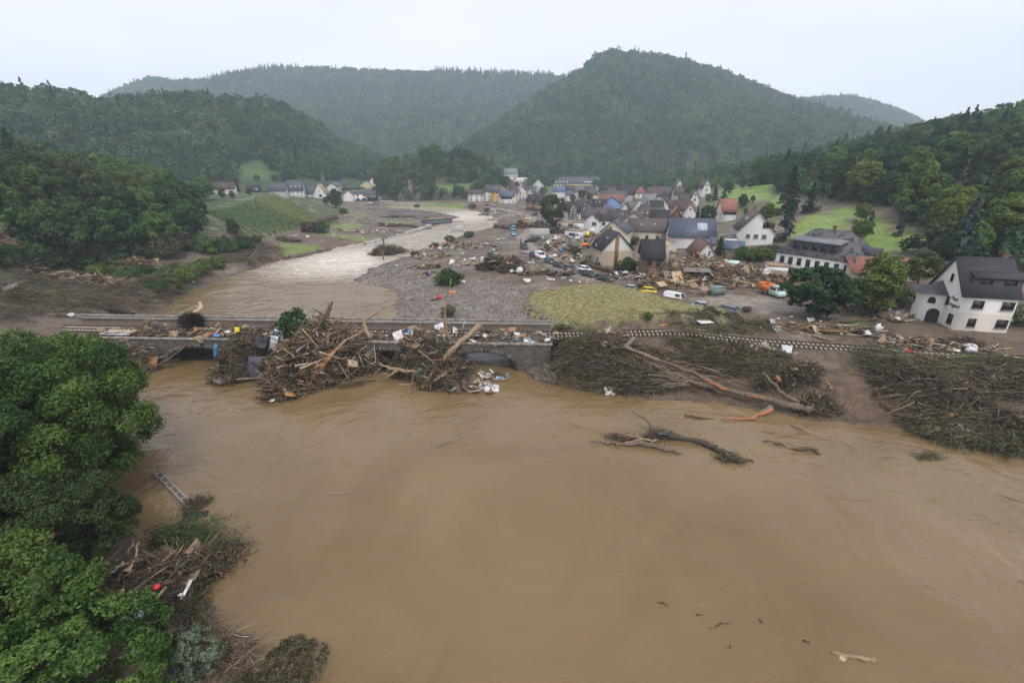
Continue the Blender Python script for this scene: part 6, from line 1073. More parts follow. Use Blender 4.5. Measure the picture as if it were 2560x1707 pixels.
car('N', (1120, 190), (1240, 240), 'van', 'paint_white', 'white delivery van heading the row of parked cars', PK); car('N', (1235, 250), (1345, 290), 'saloon', 'paint_blue', 'dark blue car right in front of the white delivery van', PK); car('N', (1335, 300), (1460, 335), 'saloon', 'paint_black', 'black car in the middle of the parked row', PK)
car('N', (1455, 345), (1595, 375), 'saloon', 'paint_green', 'very dark green car, last of the close row behind the van', PK); car('N', (1645, 355), (1765, 385), 'hatch', 'paint_white', 'white hatchback beside the black car at the hedge', PK); car('N', (1660, 410), (1815, 440), 'saloon', 'paint_black', 'black car beside the white hatchback', PK); car('N', (1840, 460), (2030, 492), 'estate', 'paint_black', 'black estate car above the dry meadow corner', PK)
car('N', (960, 85), (1020, 110), 'suv', 'paint_black', 'black off-road car on the mud by the walking person'); car('N', (1095, 195), (1125, 185), 'hatch', 'paint_blue', 'small dark car hidden behind the white delivery van'); car('N', (665, 130), (715, 85), 'saloon', 'paint_grey', 'muddy grey wrecked car on the gravel', sink=.35, tilt=(.08, .1)); car('N', (660, 25), (710, 10), 'hatch', 'paint_silver', 'silver wrecked car lying in mud by the rubble', sink=.5, tilt=(.2, 0))
car('C', (190, 925), (195, 900), 'van', 'paint_lightblue', 'light blue van standing on the mud by the river road'); car('C', (188, 965), (205, 1005), 'saloon', 'paint_lightblue', 'pale blue car in front of the light blue van'); car('C', (540, 690), (475, 700), 'suv', 'paint_black', 'black off-road car driving beside the huge tree')
car('B', (1455, 778), (1520, 772), 'saloon', 'paint_blue', 'dark car on the far road before the blue-grey roof'); car('B', (1540, 780), (1590, 772), 'hatch', 'paint_silver', 'silver car on the far road before the blue-grey roof'); car('B', (105, 756), (150, 752), 'hatch', 'paint_white', 'white car on the far river road'); car('B', (165, 760), (200, 756), 'suv', 'paint_grey', 'grey car next to the white one on the far river road')
car('O', (530, 590), (655, 600), 'hatch', 'paint_yellow', 'yellow car sunk to its windows behind the dry meadow', sink=.75, wheels=False); car('O', (790, 640), (1000, 680), 'van', 'paint_white', 'white van buried to its windows below the rubble', sink=1.2, wheels=False); car('O', (310, 550), (450, 560), 'saloon', 'paint_silver', 'silver car sunk to its roof beside the yellow one', sink=.95, wheels=False)
car('O', (1150, 750), (1280, 760), 'saloon', 'paint_silver', 'silver car roof showing out of the mud in the yard', sink=1.0, wheels=False); car('O', (1475, 800), (1650, 830), 'estate', 'paint_grey', 'dark grey estate car half buried in the muddy yard', sink=.85, wheels=False)
# tipper truck
A = on_h(*pix('O', 1885, 610), 0); B = on_h(*pix('O', 2155, 690), 0); c = (A + B) / 2; tk = thing('truck', (c[0], c[1], gz1(c[0], c[1])), 'orange tipper truck with pale mint double cab beside the rubble', 'truck', None, math.atan2(B[1] - A[1], B[0] - A[0]))
loft([(.1, .45, 1.3, .95, .93), (.12, .4, 2.25, .97, .82), (1.6, .4, 2.3, .97, .80), (2.35, .4, 1.45, .97, .86), (3.0, .42, 1.2, .93, .80), (3.15, .5, .95, .85, .72)]).build('cab', 'paint_mint', tk)
mb = MB(); mb.add([(1.72, -.74, 2.18), (2.36, -.80, 1.50), (2.36, .80, 1.50), (1.72, .74, 2.18)], [(0, 1, 2, 3)]); mb.build('windscreen', 'car_glass', tk)
for y in (-1, 1):
    for x in (.75, 1.55): 
        mb = MB(); mb.box((x, y * .915, 1.78), (.62, .12, .55)); mb.build('side_window', 'car_glass', tk)
    mb = MB(); mb.box((3.08, y * .62, .95), (.14, .34, .2)); mb.build('headlight', 'lamp_glass', tk)
    for x in (2.35, -2.0): wheel(tk, x, y * .86, .38)
mb = MB(); mb.box((-1.55, 0, .7), (3.3, .9, .22)); mb.build('chassis', 'tarp_dark', tk)
mb = MB()
for y in (-1, 1): mb.box((-1.6, y * .98, 1.55), (3.2, .06, 1.35))
mb.box((-3.18, 0, 1.55), (.06, 1.9, 1.35)); mb.box((-.02, 0, 1.55), (.06, 1.9, 1.35)); mb.box((-1.6, 0, .93), (3.2, 1.9, .1)); mb.build('tipper_bed', 'paint_orange', tk)
# excavator
p = on_h(*pix('C', 1255, 1170), 0); ex = thing('excavator', p, 'small orange and black excavator behind the muddy bushes', 'excavator', None, .3)
mb = MB()
for y in (-.8, .8): mb.box((0, y, .35), (2.4, .45, .7), taper=.9)
mb.build('track', 'rubber', ex)['kind'] = 'stuff'; mb = MB(); mb.box((-.2, 0, 1.2), (2.0, 1.7, .9), taper=.9); mb.build('body', 'paint_orange', ex); mb = MB(); mb.box((.1, .3, 2.1), (1.1, .9, 1.2), taper=.85); mb.build('cabin', 'car_glass', ex)
mb = MB(); mb.tube([(.7, -.4, 1.3), (2.2, -.4, 2.9), (3.4, -.4, 1.7), (3.5, -.4, .8)], [.2, .17, .14, .1], 5); mb.box((3.5, -.4, .5), (.5, .8, .6), taper=1.2); mb.build('arm', 'tarp_dark', ex)
# walking person
p = on_h(*pix('C', 305, 1105), 0); sk = bpy.data.meshes.new('person'); J = [(0, 0, .95), (0, 0, 1.15), (0, 0, 1.42), (0, .02, 1.52), (0, .03, 1.64), (0, .04, 1.75), (.2, 0, 1.42), (.26, .04, 1.15), (.24, .12, .92), (-.2, 0, 1.42), (-.26, -.04, 1.15), (-.24, .02, .92), (.1, 0, .92), (.11, .14, .5), (.11, .08, .06), (.11, .2, .03), (-.1, 0, .92), (-.11, -.02, .5), (-.11, -.2, .08), (-.11, -.09, .03)]
Ed = [(0, 1), (1, 2), (2, 3), (3, 4), (4, 5), (2, 6), (6, 7), (7, 8), (2, 9), (9, 10), (10, 11), (0, 12), (12, 13), (13, 14), (14, 15), (0, 16), (16, 17), (17, 18), (18, 19)]; sk.from_pydata(J, Ed, []); so = link('person', sk); md = so.modifiers.new('s', 'SKIN')
for i, r in enumerate([.16, .15, .17, .06, .1, .07, .075, .055, .04, .075, .055, .04, .11, .075, .05, .04, .11, .075, .05, .04]): sk.skin_vertices[0].data[i].radius = (r, r)
sk.skin_vertices[0].data[0].use_root = True; so.modifiers.new('u', 'SUBSURF').levels = 1; dg = bpy.context.evaluated_depsgraph_get(); me = bpy.data.meshes.new_from_object(so.evaluated_get(dg)); bpy.data.objects.remove(so); me.materials.append(MATS['cloth_black']); me.materials.append(MATS['skin'])
for f in me.polygons: f.material_index = 1 if f.center.z > 1.53 else 0
o = link('person', me); o.location = p; o.rotation_euler = (0, 0, 2.6); tag(o, 'person in dark clothes walking along the muddy village road', 'person')
# ------------------------------------------------------------------ driftwood and debris
def wpt(v, x, y, h=0.0):
    z = 0
    for _ in range(6): p = at_z(*pix(v, x, y), z + h); z = float(wz(p[1]))
    return p
def gpt(v, x, y, h=0.0):
    p = on_h(*pix(v, x, y), h); p[2] += h; return p
PAL = {'wood': [('wood_dark', .2), ('wood_brown', .34), ('wood_tan', .26), ('wood_pale', .06), ('wood_grey', .07), ('wood_orange', .05), ('plastic_white', .02)], 'brush': [('wood_dark', .3), ('wood_brown', .36), ('wood_tan', .19), ('wood_grey', .15)],
       'planks': [('wood_brown', .28), ('wood_tan', .29), ('wood_pale', .16), ('wood_dark', .14), ('wood_orange', .06), ('plastic_white', .07)], 'litter': [('plastic_white', .36), ('wood_tan', .26), ('wood_pale', .13), ('plastic_blue', .03), ('wood_brown', .22)], 'mixed': [('plastic_white', .16), ('wood_tan', .24), ('wood_brown', .28), ('wood_dark', .16), ('steel_grey', .06), ('wood_orange', .06), ('plastic_blue', .04)]}
def heap(name, label, c, rx, ry, rot, H, n, Lm, rm, pal='wood', az=None, azsd=.6, tilt=.25, base=None, leaf=0, leafsz=.3, dome='soil_dark', boards=0, leafmat_='leaf_olive', flat=1.0):
    q = rng.random((n, 2)); rr = np.sqrt(q[:, 0]); th = q[:, 1] * 6.283; p3 = rng.random(3) * 6.28; mt = lambda a: 1 + .2 * np.sin(2 * a + p3[0]) + .16 * np.sin(3 * a + p3[1]) + .1 * np.sin(7 * a + p3[2]); lx = rr * np.cos(th) * rx * mt(th); ly = rr * np.sin(th) * ry * mt(th); cr, sr = math.cos(rot), math.sin(rot)
    X = c[0] + lx * cr - ly * sr; Y = c[1] + lx * sr + ly * cr
    B0 = np.maximum(gz(X, Y), wz(Y) - .1) if base is None else np.full(n, float(base)); hn = lambda x, y: 1 + .4 * fnoise(x, y, max(rx, ry) * .35, 17) + .2 * fnoise(x, y, max(rx, ry) * .15, 18); Z = B0 + H * hn(X, Y) * (1 - rr ** 2) * (.55 + .55 * rng.random(n)) + .04
    a = rng.random(n) * 6.283 if az is None else az + rng.normal(size=n) * azsd; ti = rng.normal(size=n) * tilt; L = Lm * np.minimum(np.exp(rng.normal(size=n) * .45), 2) * .5
    D = np.stack((np.cos(a) * np.cos(ti), np.sin(a) * np.cos(ti), np.sin(ti)), 1) * L[:, None]; P = np.stack((X, Y, Z), 1); r = rm * np.exp(rng.normal(size=n) * .45)
    pl = PAL[pal]; mats = [k for k, _ in pl] + [dome or 'soil_dark', leafmat_]; mi = rng.choice(len(pl), n, p=np.array([w for _, w in pl]) / sum(w for _, w in pl)); mb = MB()
    A_, B_ = P - D, P + D; A_[:, 2] = np.maximum(A_[:, 2], B0 - .25); B_[:, 2] = np.maximum(B_[:, 2], B0 - .25)
    mb.sticks(A_, B_, r, r * .6, mi)
    for k in range(boards):
        i = rng.integers(0, n); s = random.uniform(.5, 1.6); mb.box(P[i] + (0, 0, .1), (s * random.uniform(.8, 1.8), s, .06), rot_euler(random.gauss(0, .5), random.gauss(0, .5), random.random() * 6), m=int(rng.choice(len(pl), p=np.array([w for _, w in pl]) / sum(w for _, w in pl))))
    if leaf:
        i = rng.integers(0, n, leaf); mb.leaves(P[i] + rng.normal(size=(leaf, 3)) * (.5, .5, .2), rng.normal(size=(leaf, 3)) + (0, 0, .6), leafsz * (.5 + rng.random(leaf)), m=len(mats) - 1, asp=.5)
    if dome:
        k, j = 7, 22; f, t = np.meshgrid(np.arange(k + 1) / k, np.arange(j), indexing='ij'); ph = 6.283 * t / j; x_ = rx * .9 * f * np.cos(ph) * mt(ph); y_ = ry * .9 * f * np.sin(ph) * mt(ph); gx = c[0] + x_ * cr - y_ * sr; gy = c[1] + x_ * sr + y_ * cr
        b0 = np.maximum(gz(gx, gy), wz(gy) - .2) if base is None else base + 0 * gx; V = np.stack((gx, gy, b0 + H * .72 * hn(gx, gy) * (1 - f * f) * (1 + .3 * (2 * rng.random(f.shape) - 1)) - .12 * (f > .95)), -1).reshape(-1, 3)
        mb.add(V, [(u * j + t, u * j + (t + 1) % j, (u + 1) * j + (t + 1) % j, (u + 1) * j + t) for u in range(k) for t in range(j)], m=len(pl))
    return tag(mb.build(name, mats), label, 'debris', kind='stuff')
PAL['pale'] = [('wood_tan', .45), ('wood_grey', .4), ('wood_brown', .15)]
def brush(name, label, poly, n, Lm, az, azsd=.45, rm=.03, leaf=6000, H=.9, leafsz=.28, pal='brush', green=.35, lm='leaf_olive'):
    n = int(n * 1.15); P = pts_in(poly, n * 2, int(rng.integers(1e6))); P = P[np.argsort(-(fnoise(P[:, 0], P[:, 1], 2.6, 71) + .6 * rng.random(len(P))))[:n]]; P[:, 2] = np.maximum(P[:, 2], wz(P[:, 1])); a = az + rng.normal(size=n) * azsd; L = Lm * np.minimum(np.exp(rng.normal(size=n) * .5), 1.5); mb = MB(); pl = PAL[pal]; mats = [k for k, _ in pl] + [lm, 'leaf_dark']; mi = rng.choice(len(pl), n, p=np.array([w for _, w in pl])); r = rm * np.exp(rng.normal(size=n) * .5); h = H * rng.random(n) ** 1.6; prev = P + np.stack((0 * h, 0 * h, h), 1); dz = rng.normal(size=n) * .16
    for s in range(3):
        a = a + rng.normal(size=n) * .13; nx = prev + np.stack((np.cos(a), np.sin(a), dz), 1) * (L / 3)[:, None]; g = np.maximum(gz(nx[:, 0], nx[:, 1]), wz(nx[:, 1])) + .03; nx[:, 2] = np.maximum(nx[:, 2], g); nx[:, 2] = np.minimum(nx[:, 2], g + H * 1.6); mb.sticks(prev, nx, r * (1 - .28 * s), r * (.72 - .28 * s), mi)
        i = rng.integers(0, n, leaf // 3); t = rng.random((len(i), 1)); Q = prev[i] * (1 - t) + nx[i] * t + rng.normal(size=(len(i), 3)) * (.22, .22, .12); mb.leaves(Q, rng.normal(size=(len(i), 3)) + (0, 0, .7), leafsz * (.4 + rng.random(len(i))), m=np.where(rng.random(len(i)) < green, len(pl) + 1, len(pl)), asp=.45); prev = nx; dz = dz - .05
    return tag(mb.build(name, mats), label, 'brushwood', kind='stuff')
def gpoly(v, pts): return [gpt(v, x, y)[:2] for x, y in pts]
# jam against the bridge
azb = math.atan2(bU[1], bU[0])
heap('driftwood_jam', 'tall tangle of driftwood and planks piled against the middle of the bridge', bp(s_of(812), -.6, 0), 9.2, 8.4, azb, 6.6, 4200, 2.1, .045, 'wood', azb + .75, 1.1, .5, base=-.1, boards=110, leaf=5000)
heap('driftwood_logs', 'pale thick logs and beams sticking out of the tall tangle on the bridge', bp(s_of(812), -.8, 0), 8.2, 7.6, azb, 7.0, 260, 3.4, .10, 'planks', azb + .8, .8, .55, base=.2, dome=None)
heap('driftwood_logs', 'broken beams sticking out of the brushwood jam', bp(s_of(1085), -.8, 0), 5, 6, azb, 5.4, 90, 2.6, .08, 'planks', azb + 1, .8, .5, base=.2, dome=None)
heap('driftwood_jam', 'dark brush and driftwood jam left of the tall tangle on the bridge', bp(s_of(610), -.8, 0), 4.9, 5.2, azb, 5.0, 2000, 1.5, .035, 'brush', azb + 1.2, .8, .5, base=-.1, boards=14, leaf=2600)
heap('driftwood_jam', 'low brown debris jam at the first arch beside the big tree', bp(s_of(345), -.8, 0), 5.2, 4.0, azb, 3.6, 1300, 1.8, .04, 'wood', azb + .4, .8, .35, base=-.1, boards=16, leaf=800)
heap('driftwood_jam', 'brushwood jam with roots beside the last arch', bp(s_of(1085), -1.2, 0), 5.6, 6.6, azb, 5.2, 2600, 1.6, .035, 'brush', azb + 1.0, .9, .5, base=-.1, boards=20, leaf=3600)
heap('litter_raft', 'floating raft of white litter and foam below the last arch', bp(s_of(1185), -6.3, 0), 3.4, 1.7, azb, .35, 420, .6, .07, 'litter', None, base=-.05, boards=70, dome='wood_dark')
heap('litter_raft', 'white foam sheets and bags drifting at the last arch opening', bp(s_of(1240), -2.6, 0), 2.2, .9, azb, .4, 90, .6, .08, 'litter', None, base=-.05, boards=26, dome='wood_dark')
for (x0, x1, n, lb) in ((225, 430, 700, 'planks and twigs strewn over the left end of the bridge deck'), (430, 700, 900, 'flotsam strewn on the deck between the root ball and tall tangle'), (930, 1130, 900, 'splintered boards and litter covering the deck right of the tangle'), (1130, 1400, 900, 'mud, twigs and litter over the right end of the bridge deck')):
    s0, s1 = s_of(x0), s_of(x1); heap('deck_debris', lb, bp((s0 + s1) / 2, 3.4, 0), (s1 - s0) / 2 + 1, 3.0, azb, .55, n, 1.1, .035, 'mixed' if x0 > 900 else 'wood', azb + .2, .7, .15, base=4.2, boards=n // 25, leaf=n, dome=None)
heap('deck_debris', 'splintered boards spilling over the parapet right of the tangle', bp(s_of(1045), .6, 0), 2.6, 2.4, azb, 1.9, 520, 1.3, .05, 'planks', azb + 1.1, .7, .5, base=4.0, boards=34, dome='wood_dark')
# root ball on the deck
p = bp(s_of(425), 5.2, 5.6); mb = MB(); n = 2200; dr = rng.normal(size=(n, 3)); dr /= np.linalg.norm(dr, axis=1)[:, None]; mb.sticks(p + dr * .6, p + dr * (np.array((2.1, 1.3, 1.45)) * (.75 + .35 * rng.random((n, 1)))) + rng.normal(size=(n, 3)) * .25, .05, .02)
mb2 = mb.build('root', ['soil_dark']); root = thing('uprooted_stump', (p[0], p[1], 4.2), 'dark round root ball of an uprooted tree with pale broken trunk on the bridge', 'tree stump'); mb2.parent = root; mb2.matrix_parent_inverse = Matrix.Translation(-Vector(root.location)); mb2['kind'] = 'stuff'
mb = MB(); q = bp(s_of(428), 8.0, 7.2); mb.tube([p + (0, .5, .3), (p + q) / 2 + (0, 0, .4), q, q + (-.4, .3, .9)], [.5, .42, .36, .2], 9); o = mb.build('trunk', 'wood_pale'); o.parent = root; o.matrix_parent_inverse = Matrix.Translation(-Vector(root.location))
mb = MB(); mb.tube([q, q + (-1.1, 0, .3)], [.22, .12], 7); o = mb.build('branch', 'wood_pale'); o.parent = root; o.matrix_parent_inverse = Matrix.Translation(-Vector(root.location))
def log(pts, r, mat, label, name='log', branches=(), n=8, group=None, wob=.075, cat='log', bmat=None):
    P = np.array(pts, float); k = max(5, len(P) * 4); t = np.linspace(0, len(P) - 1, k); Q = np.stack([np.interp(t, np.arange(len(P)), P[:, i]) for i in range(3)], 1)
    for _ in range(2): Q[1:-1] = .25 * Q[:-2] + .5 * Q[1:-1] + .25 * Q[2:]
    Q[1:-1] += rng.normal(size=Q[1:-1].shape) * wob; rr = np.interp(np.linspace(0, 1, k), np.linspace(0, 1, len(r)), r) * (1 + .15 * rng.normal(size=k)); mb = MB(); mb.tube(Q, rr, n)
    if not branches:
        o = mb.build(name, mat, smooth=True); c = Q.mean(0); o.data.transform(Matrix.Translation(-Vector(c))); o.location = c; return tag(o, label, cat, group)
    root = thing(name, Q[0], label, cat, group); iv = Matrix.Translation(-Vector(root.location)); o = mb.build('trunk', mat, smooth=True); o.parent = root; o.matrix_parent_inverse = iv
    for bpts, br_, bm in branches:
        B = np.array(bpts, float); kb = len(B) * 3; t = np.linspace(0, len(B) - 1, kb); Qb = np.stack([np.interp(t, np.arange(len(B)), B[:, i]) for i in range(3)], 1); Qb[1:-1] += rng.normal(size=Qb[1:-1].shape) * wob; m2 = MB(); m2.tube(Qb, np.interp(np.linspace(0, 1, kb), [0, 1], br_), 6); ob = m2.build('branch', bm, smooth=True); ob.parent = root; ob.matrix_parent_inverse = iv
    return root
W_ = lambda v, *l: [wpt(v, x, y, h) for x, y, h in l]
G_ = lambda v, *l: [gpt(v, x, y, h) for x, y, h in l]
def S_(*l): return [bp(s_of(px), n, z) for px, n, z in l]
# logs of the jam
log(S_((1195, 3.5, 6.2), (1120, -3, 3.6), (1078, -7.5, .3)), [.52, .38, .28, .22], 'wood_tan', 'long pale barkless tree trunk leaning off the bridge into the water', branches=[(S_((1150, -.5, 4.6), (1102, -4.5, 2.0), (1082, -6, .8)), (.22, .12), 'wood_tan')])
log(S_((815, -7.6, .4), (835, -6, 2.6), (868, -3.6, 4.6)), [.55, .42, .25], 'wood_orange', 'broken orange-fleshed trunk standing out of the tangle front', branches=[(S_((868, -3.6, 4.6), (885, -2.6, 5.6), (920, -.5, 6.6)), (.25, .1), 'wood_tan')])
log(S_((925, 0, 5.0), (907, 1.5, 6.6), (903, 2, 7.4)), [.34, .3, .24], 'wood_tan', 'thick pale bent trunk at the right end of the tall tangle', branches=[(S_((905, 2, 7.2), (935, 6.5, 8.2)), (.24, .1), 'wood_tan')])
log(S_((865, -4, 3.2), (845, -2, 4.8), (875, 3, 8.2)), [.12, .1, .05], 'wood_grey', 'slim grey bare branch leaning across the tall tangle')
log(S_((785, 3.5, 5.6), (800, 4, 8.0), (812, 4.6, 9.6)), [.5, .42, .12], 'wood_brown', 'splintered dark stump sticking up from the tangle top'); log(S_((770, 3.0, 5.2), (780, 3.4, 7.6)), [.6, .45], 'wood_pale', 'frayed pale stump beside the dark splintered stump'); log(S_((808, -1, 4.4), (792, -2.6, 3.0), (776, -3.8, 1.8)), [.16, .15, .14], 'wood_tan', 'straight tan post slanting through the tangle')
log(S_((965, -3.6, 2.2), (1010, -4.6, 1.7), (1065, -4.4, 1.5)), [.14, .28, .3], 'wood_tan', 'forked pale branch lying off the brushwood jam', branches=[(S_((1010, -4.6, 1.7), (985, -5.6, .9)), (.2, .1), 'wood_tan')]); log(S_((1112, 1.5, 4.4), (1110, 2, 9.0), (1128, 2.4, 14.0)), [.22, .14, .05], 'wood_tan', 'bare thin standing tree on the bridge deck by the brushwood jam', branches=[(S_((1118, 2.2, 10.2), (1136, 2.6, 13.0)), (.07, .03), 'wood_tan'), (S_((1112, 2.1, 7.6), (1104, 2.6, 10)), (.05, .02), 'wood_tan')])
log(S_((405, -2.4, .6), (455, -.8, 2.8), (497, 1.2, 5.2)), [.2, .17, .14], 'wood_brown', 'straight dark trunk leaning over the first arch'); log(S_((560, -1.6, 3.4), (600, -3.2, 2.8), (640, -4, 2.2)), [.06, .06, .05], 'wood_orange', 'thin orange pole lying over the brush jam'); log(W_('G', (45, 865, .05), (250, 945, .05)), [.07, .05], 'wood_brown', 'thin stick drifting below the first arch'); log(W_('G', (1870, 1005, .05), (2075, 1005, .05)), [.06, .04], 'wood_tan', 'pale thin stick drifting below the tall tangle'); log(W_('G', (900, 1100, .15), (1020, 1080, .3), (1140, 1040, .4)), [.1, .3, .25], 'wood_pale', 'pale rounded log floating at the foot of the tangle')
log(W_('H', (1075, 820, 1.0), (1130, 970, .7), (1195, 1070, .2)), [.2, .18, .15], 'wood_dark', 'dark broken trunk standing in the water before the last arch'); log(W_('H', (1450, 985, .1), (1560, 975, .2), (1650, 930, .3)), [.16, .1, .05], 'wood_tan', 'curved pale branch floating right of the litter raft')
heap('driftwood', 'floating clump of dry reeds before the last arch', wpt('H', 1060, 1065), 2.2, .9, .3, .5, 260, .8, .025, 'planks', .4, .5, base=-.05, leaf=300, dome='wood_dark')
# things caught in the jam
def sheet(c, w_, l_, rot, mat, label, name='sheet', t=.05, group=None, cat=None, crumple=.0, n=5):
    mb = MB(); V = []; 
    for i in range(n + 1):
        for j in range(n + 1): V.append(((i / n - .5) * w_, (j / n - .5) * l_, crumple * random.gauss(0, 1) * min(w_, l_)))
    k = (n + 1) ** 2; V2 = [(x, y, z - t) for x, y, z in V]; Q = [(i * (n + 1) + j, (i + 1) * (n + 1) + j, (i + 1) * (n + 1) + j + 1, i * (n + 1) + j + 1) for i in range(n) for j in range(n)]; e = [i * (n + 1) for i in range(n + 1)]; Q2 = [tuple(a + k for a in q[::-1]) for q in Q]
    rim = [j for j in range(n)] ; bd = [(i) for i in range(n + 1)] + [(i * (n + 1) + n) for i in range(1, n + 1)] + [n * (n + 1) + j for j in range(n - 1, -1, -1)] + [i * (n + 1) for i in range(n - 1, 0, -1)]
    Q3 = [(bd[i], bd[(i + 1) % len(bd)], bd[(i + 1) % len(bd)] + k, bd[i] + k) for i in range(len(bd))]; mb.add(V + V2, Q + Q2 + Q3); o = mb.build(name, mat); o.location = c; o.rotation_euler = rot; return tag(o, label, cat or name.replace('_', ' '), group)
def plank(a, b, w_, t, mat, label, group=None, name='plank', cat='plank'):
    a = np.array(a, float); b = np.array(b, float); d = b - a; L = float(np.linalg.norm(d)); mb = MB(); mb.box((0, 0, 0), (L, w_, t)); o = mb.build(name, mat); o.location = (a + b) / 2; o.rotation_euler = (random.uniform(-.3, .3), -math.asin(d[2] / L), math.atan2(d[1], d[0])); return tag(o, label, cat, group)
def lump(c, s, mat, label, name='bag', group=None, cat='bag', squash=.6):
    mb = MB(); n, k = 8, 5; V = [(0, 0, -.5)]
    for i in range(1, k):
        for j in range(n): a = math.pi * i / k; b = 6.283 * j / n; r = 1 + random.uniform(-.5, .4); V.append((.5 * r * math.sin(a) * math.cos(b), .5 * r * math.sin(a) * math.sin(b), -.5 * math.cos(a) * r))
    V.append((0, 0, .5)); e = len(V) - 1; Q = [(1 + (i - 1) * n + j, 1 + (i - 1) * n + (j + 1) % n, 1 + i * n + (j + 1) % n, 1 + i * n + j) for i in range(1, k - 1) for j in range(n)]; T = [(0, 1 + (j + 1) % n, 1 + j) for j in range(n)] + [(e, 1 + (k - 2) * n + j, 1 + (k - 2) * n + (j + 1) % n) for j in range(n)]
    mb.add(np.array(V) * np.array((1, .8, squash)) * s, Q, T); o = mb.build(name, mat); o.location = (c[0], c[1], c[2] + s * squash * .35); o.rotation_euler = (0, 0, random.random() * 6); return tag(o, label, cat, group)
sheet(bp(s_of(668), -4.6, 1.6), 2.0, 3.6, (1.15, .1, azb + .1), 'panel_slate', 'dark slate-blue torn panel standing in the water beside the tall tangle', 'panel', cat='panel', crumple=.02)
sheet(bp(s_of(655), -.6, 4.4), 2.4, 2.2, (.9, .3, azb), 'tarp_dark', 'black tarpaulin hanging over the bridge edge', 'tarpaulin', crumple=.08); sheet(bp(s_of(550), -1.6, 3.1), .5, 2.2, (1.5, .2, azb + .3), 'plastic_blue', 'bright blue plastic sheet hanging from the brush jam', 'plastic_sheet', crumple=.12); sheet(bp(s_of(537), .6, 4.9), .9, .6, (.3, .2, .4), 'plastic_blue', 'small blue plastic rag on the bridge edge', 'plastic_sheet', crumple=.1)
sheet(bp(s_of(582), 1.4, 5.6), .75, .75, (1.3, 0, azb), 'plastic_yellow', 'square yellow sign board standing on the bridge', 'sign_board', cat='sign'); lump(bp(s_of(553), 2.0, 4.7), 1.1, 'plastic_white', 'white plastic crate remains beside the yellow board'); sheet(bp(s_of(515), 2.0, 4.6), 1.2, .5, (.2, .1, .3), 'plastic_red', 'red plastic scrap on the deck near the yellow board', 'plastic_scrap', crumple=.08)
sheet(bp(s_of(1068), -5.2, 1.4), 1.0, 1.8, (1.4, .2, azb), 'plastic_green', 'dark green plastic bin hanging off the brushwood jam', 'plastic_bin', crumple=.1); lump(wpt('H', 865, 885), .8, 'plastic_blue', 'blue plastic bag floating under the leaning trunk'); sheet(bp(s_of(898), -3.4, 2.2), 1.5, 1.1, (.9, .3, .6), 'wood_pale', 'pale foam board hanging beside the tangle', 'foam_board', cat='board', crumple=.03)
sheet(bp(s_of(990), 1.2, 5.0), 1.5, 1.7, (.9, -.3, azb + .3), 'plastic_white', 'large white plastic tub tipped on the bridge edge', 'plastic_tub', crumple=.06); lump(bp(s_of(1290), 3.0, 4.6), 1.2, 'plastic_white', 'round white bag on the deck near the bridge end'); lump(bp(s_of(1368), 1.0, 4.6), 1.0, 'plastic_white', 'white round bag at the right end of the bridge'); lump(bp(s_of(845), -1.8, 5.0), .9, 'plastic_white', 'white bag caught in the tall tangle'); lump(bp(s_of(765), -4.8, 2.6), 1.1, 'plastic_white', 'white crumpled cloth in the middle of the tangle'); lump(bp(s_of(800), -6.4, 1.8), .7, 'plastic_blue', 'blue cloth scrap in the tangle front')
# white framed door panel on the deck
fr = thing('window_frame_panel', bp(s_of(275), 1.8, 4.5), 'pale pink panel with white frame lying on the left bridge deck', 'panel', None, azb); mb = MB(); mb.box((0, .45, .28), (4.6, .9, .08), rot_euler(.25, 0, 0)); mb.build('panel', 'wood_pale', fr)
for i in range(4):
    mb = MB(); mb.box((-2.4 + i * 1.6, -.45, .15), (.12, 1.0, .12)); mb.build('frame_bar', 'plastic_white', fr)
for y in (-.95, .02):
    mb = MB(); mb.box((0, y, .18), (5.0, .14, .14)); mb.build('frame_rail', 'plastic_white', fr)
# steel frame by the arch
fs = thing('steel_frame', bp(s_of(925), -3.0, 2.0), 'bent grey steel tube frame hanging off the bridge by the arch', 'metal frame'); iv = Matrix.Translation(-Vector(fs.location))
for a, b in (((905, 920), (-2, -3), (3.4, 1.4)), ((920, 952), (-3, -3), (1.4, 2.4)), ((952, 940), (-3, -1), (2.4, 4.3)), ((905, 922), (-2, -1), (3.4, 4.1))) and [((905, -2, 3.4), (920, -3, 1.4)), ((920, -3, 1.4), (952, -3, 2.4)), ((952, -3, 2.4), (940, -1, 4.4)), ((900, -2, 3.2), (922, -1, 4.2))]:
    mb = MB(); mb.tube(S_(a, b), [.06, .06], 6); o = mb.build('tube', 'steel_grey'); o.parent = fs; o.matrix_parent_inverse = iv
plank(bp(s_of(1143), 3.0, 4.4), bp(s_of(1156), 3.4, 6.9), .12, .12, 'steel_grey', 'grey steel post leaning on the bridge deck', name='post', cat='post')
car('P', None, None, 'hatch', 'paint_silver', 'silver car wedged nose-up in the tall tangle on the bridge', loc=bp(s_of(690), 1.2, 4.2), yaw=azb + 1.2, tilt=(.25, -1.15))
tree('bush0', bp(s_of(728), 1.8, 4.6), 4.2, 'small fresh green leafy tree growing out of the tangle on the bridge', wide=.9)
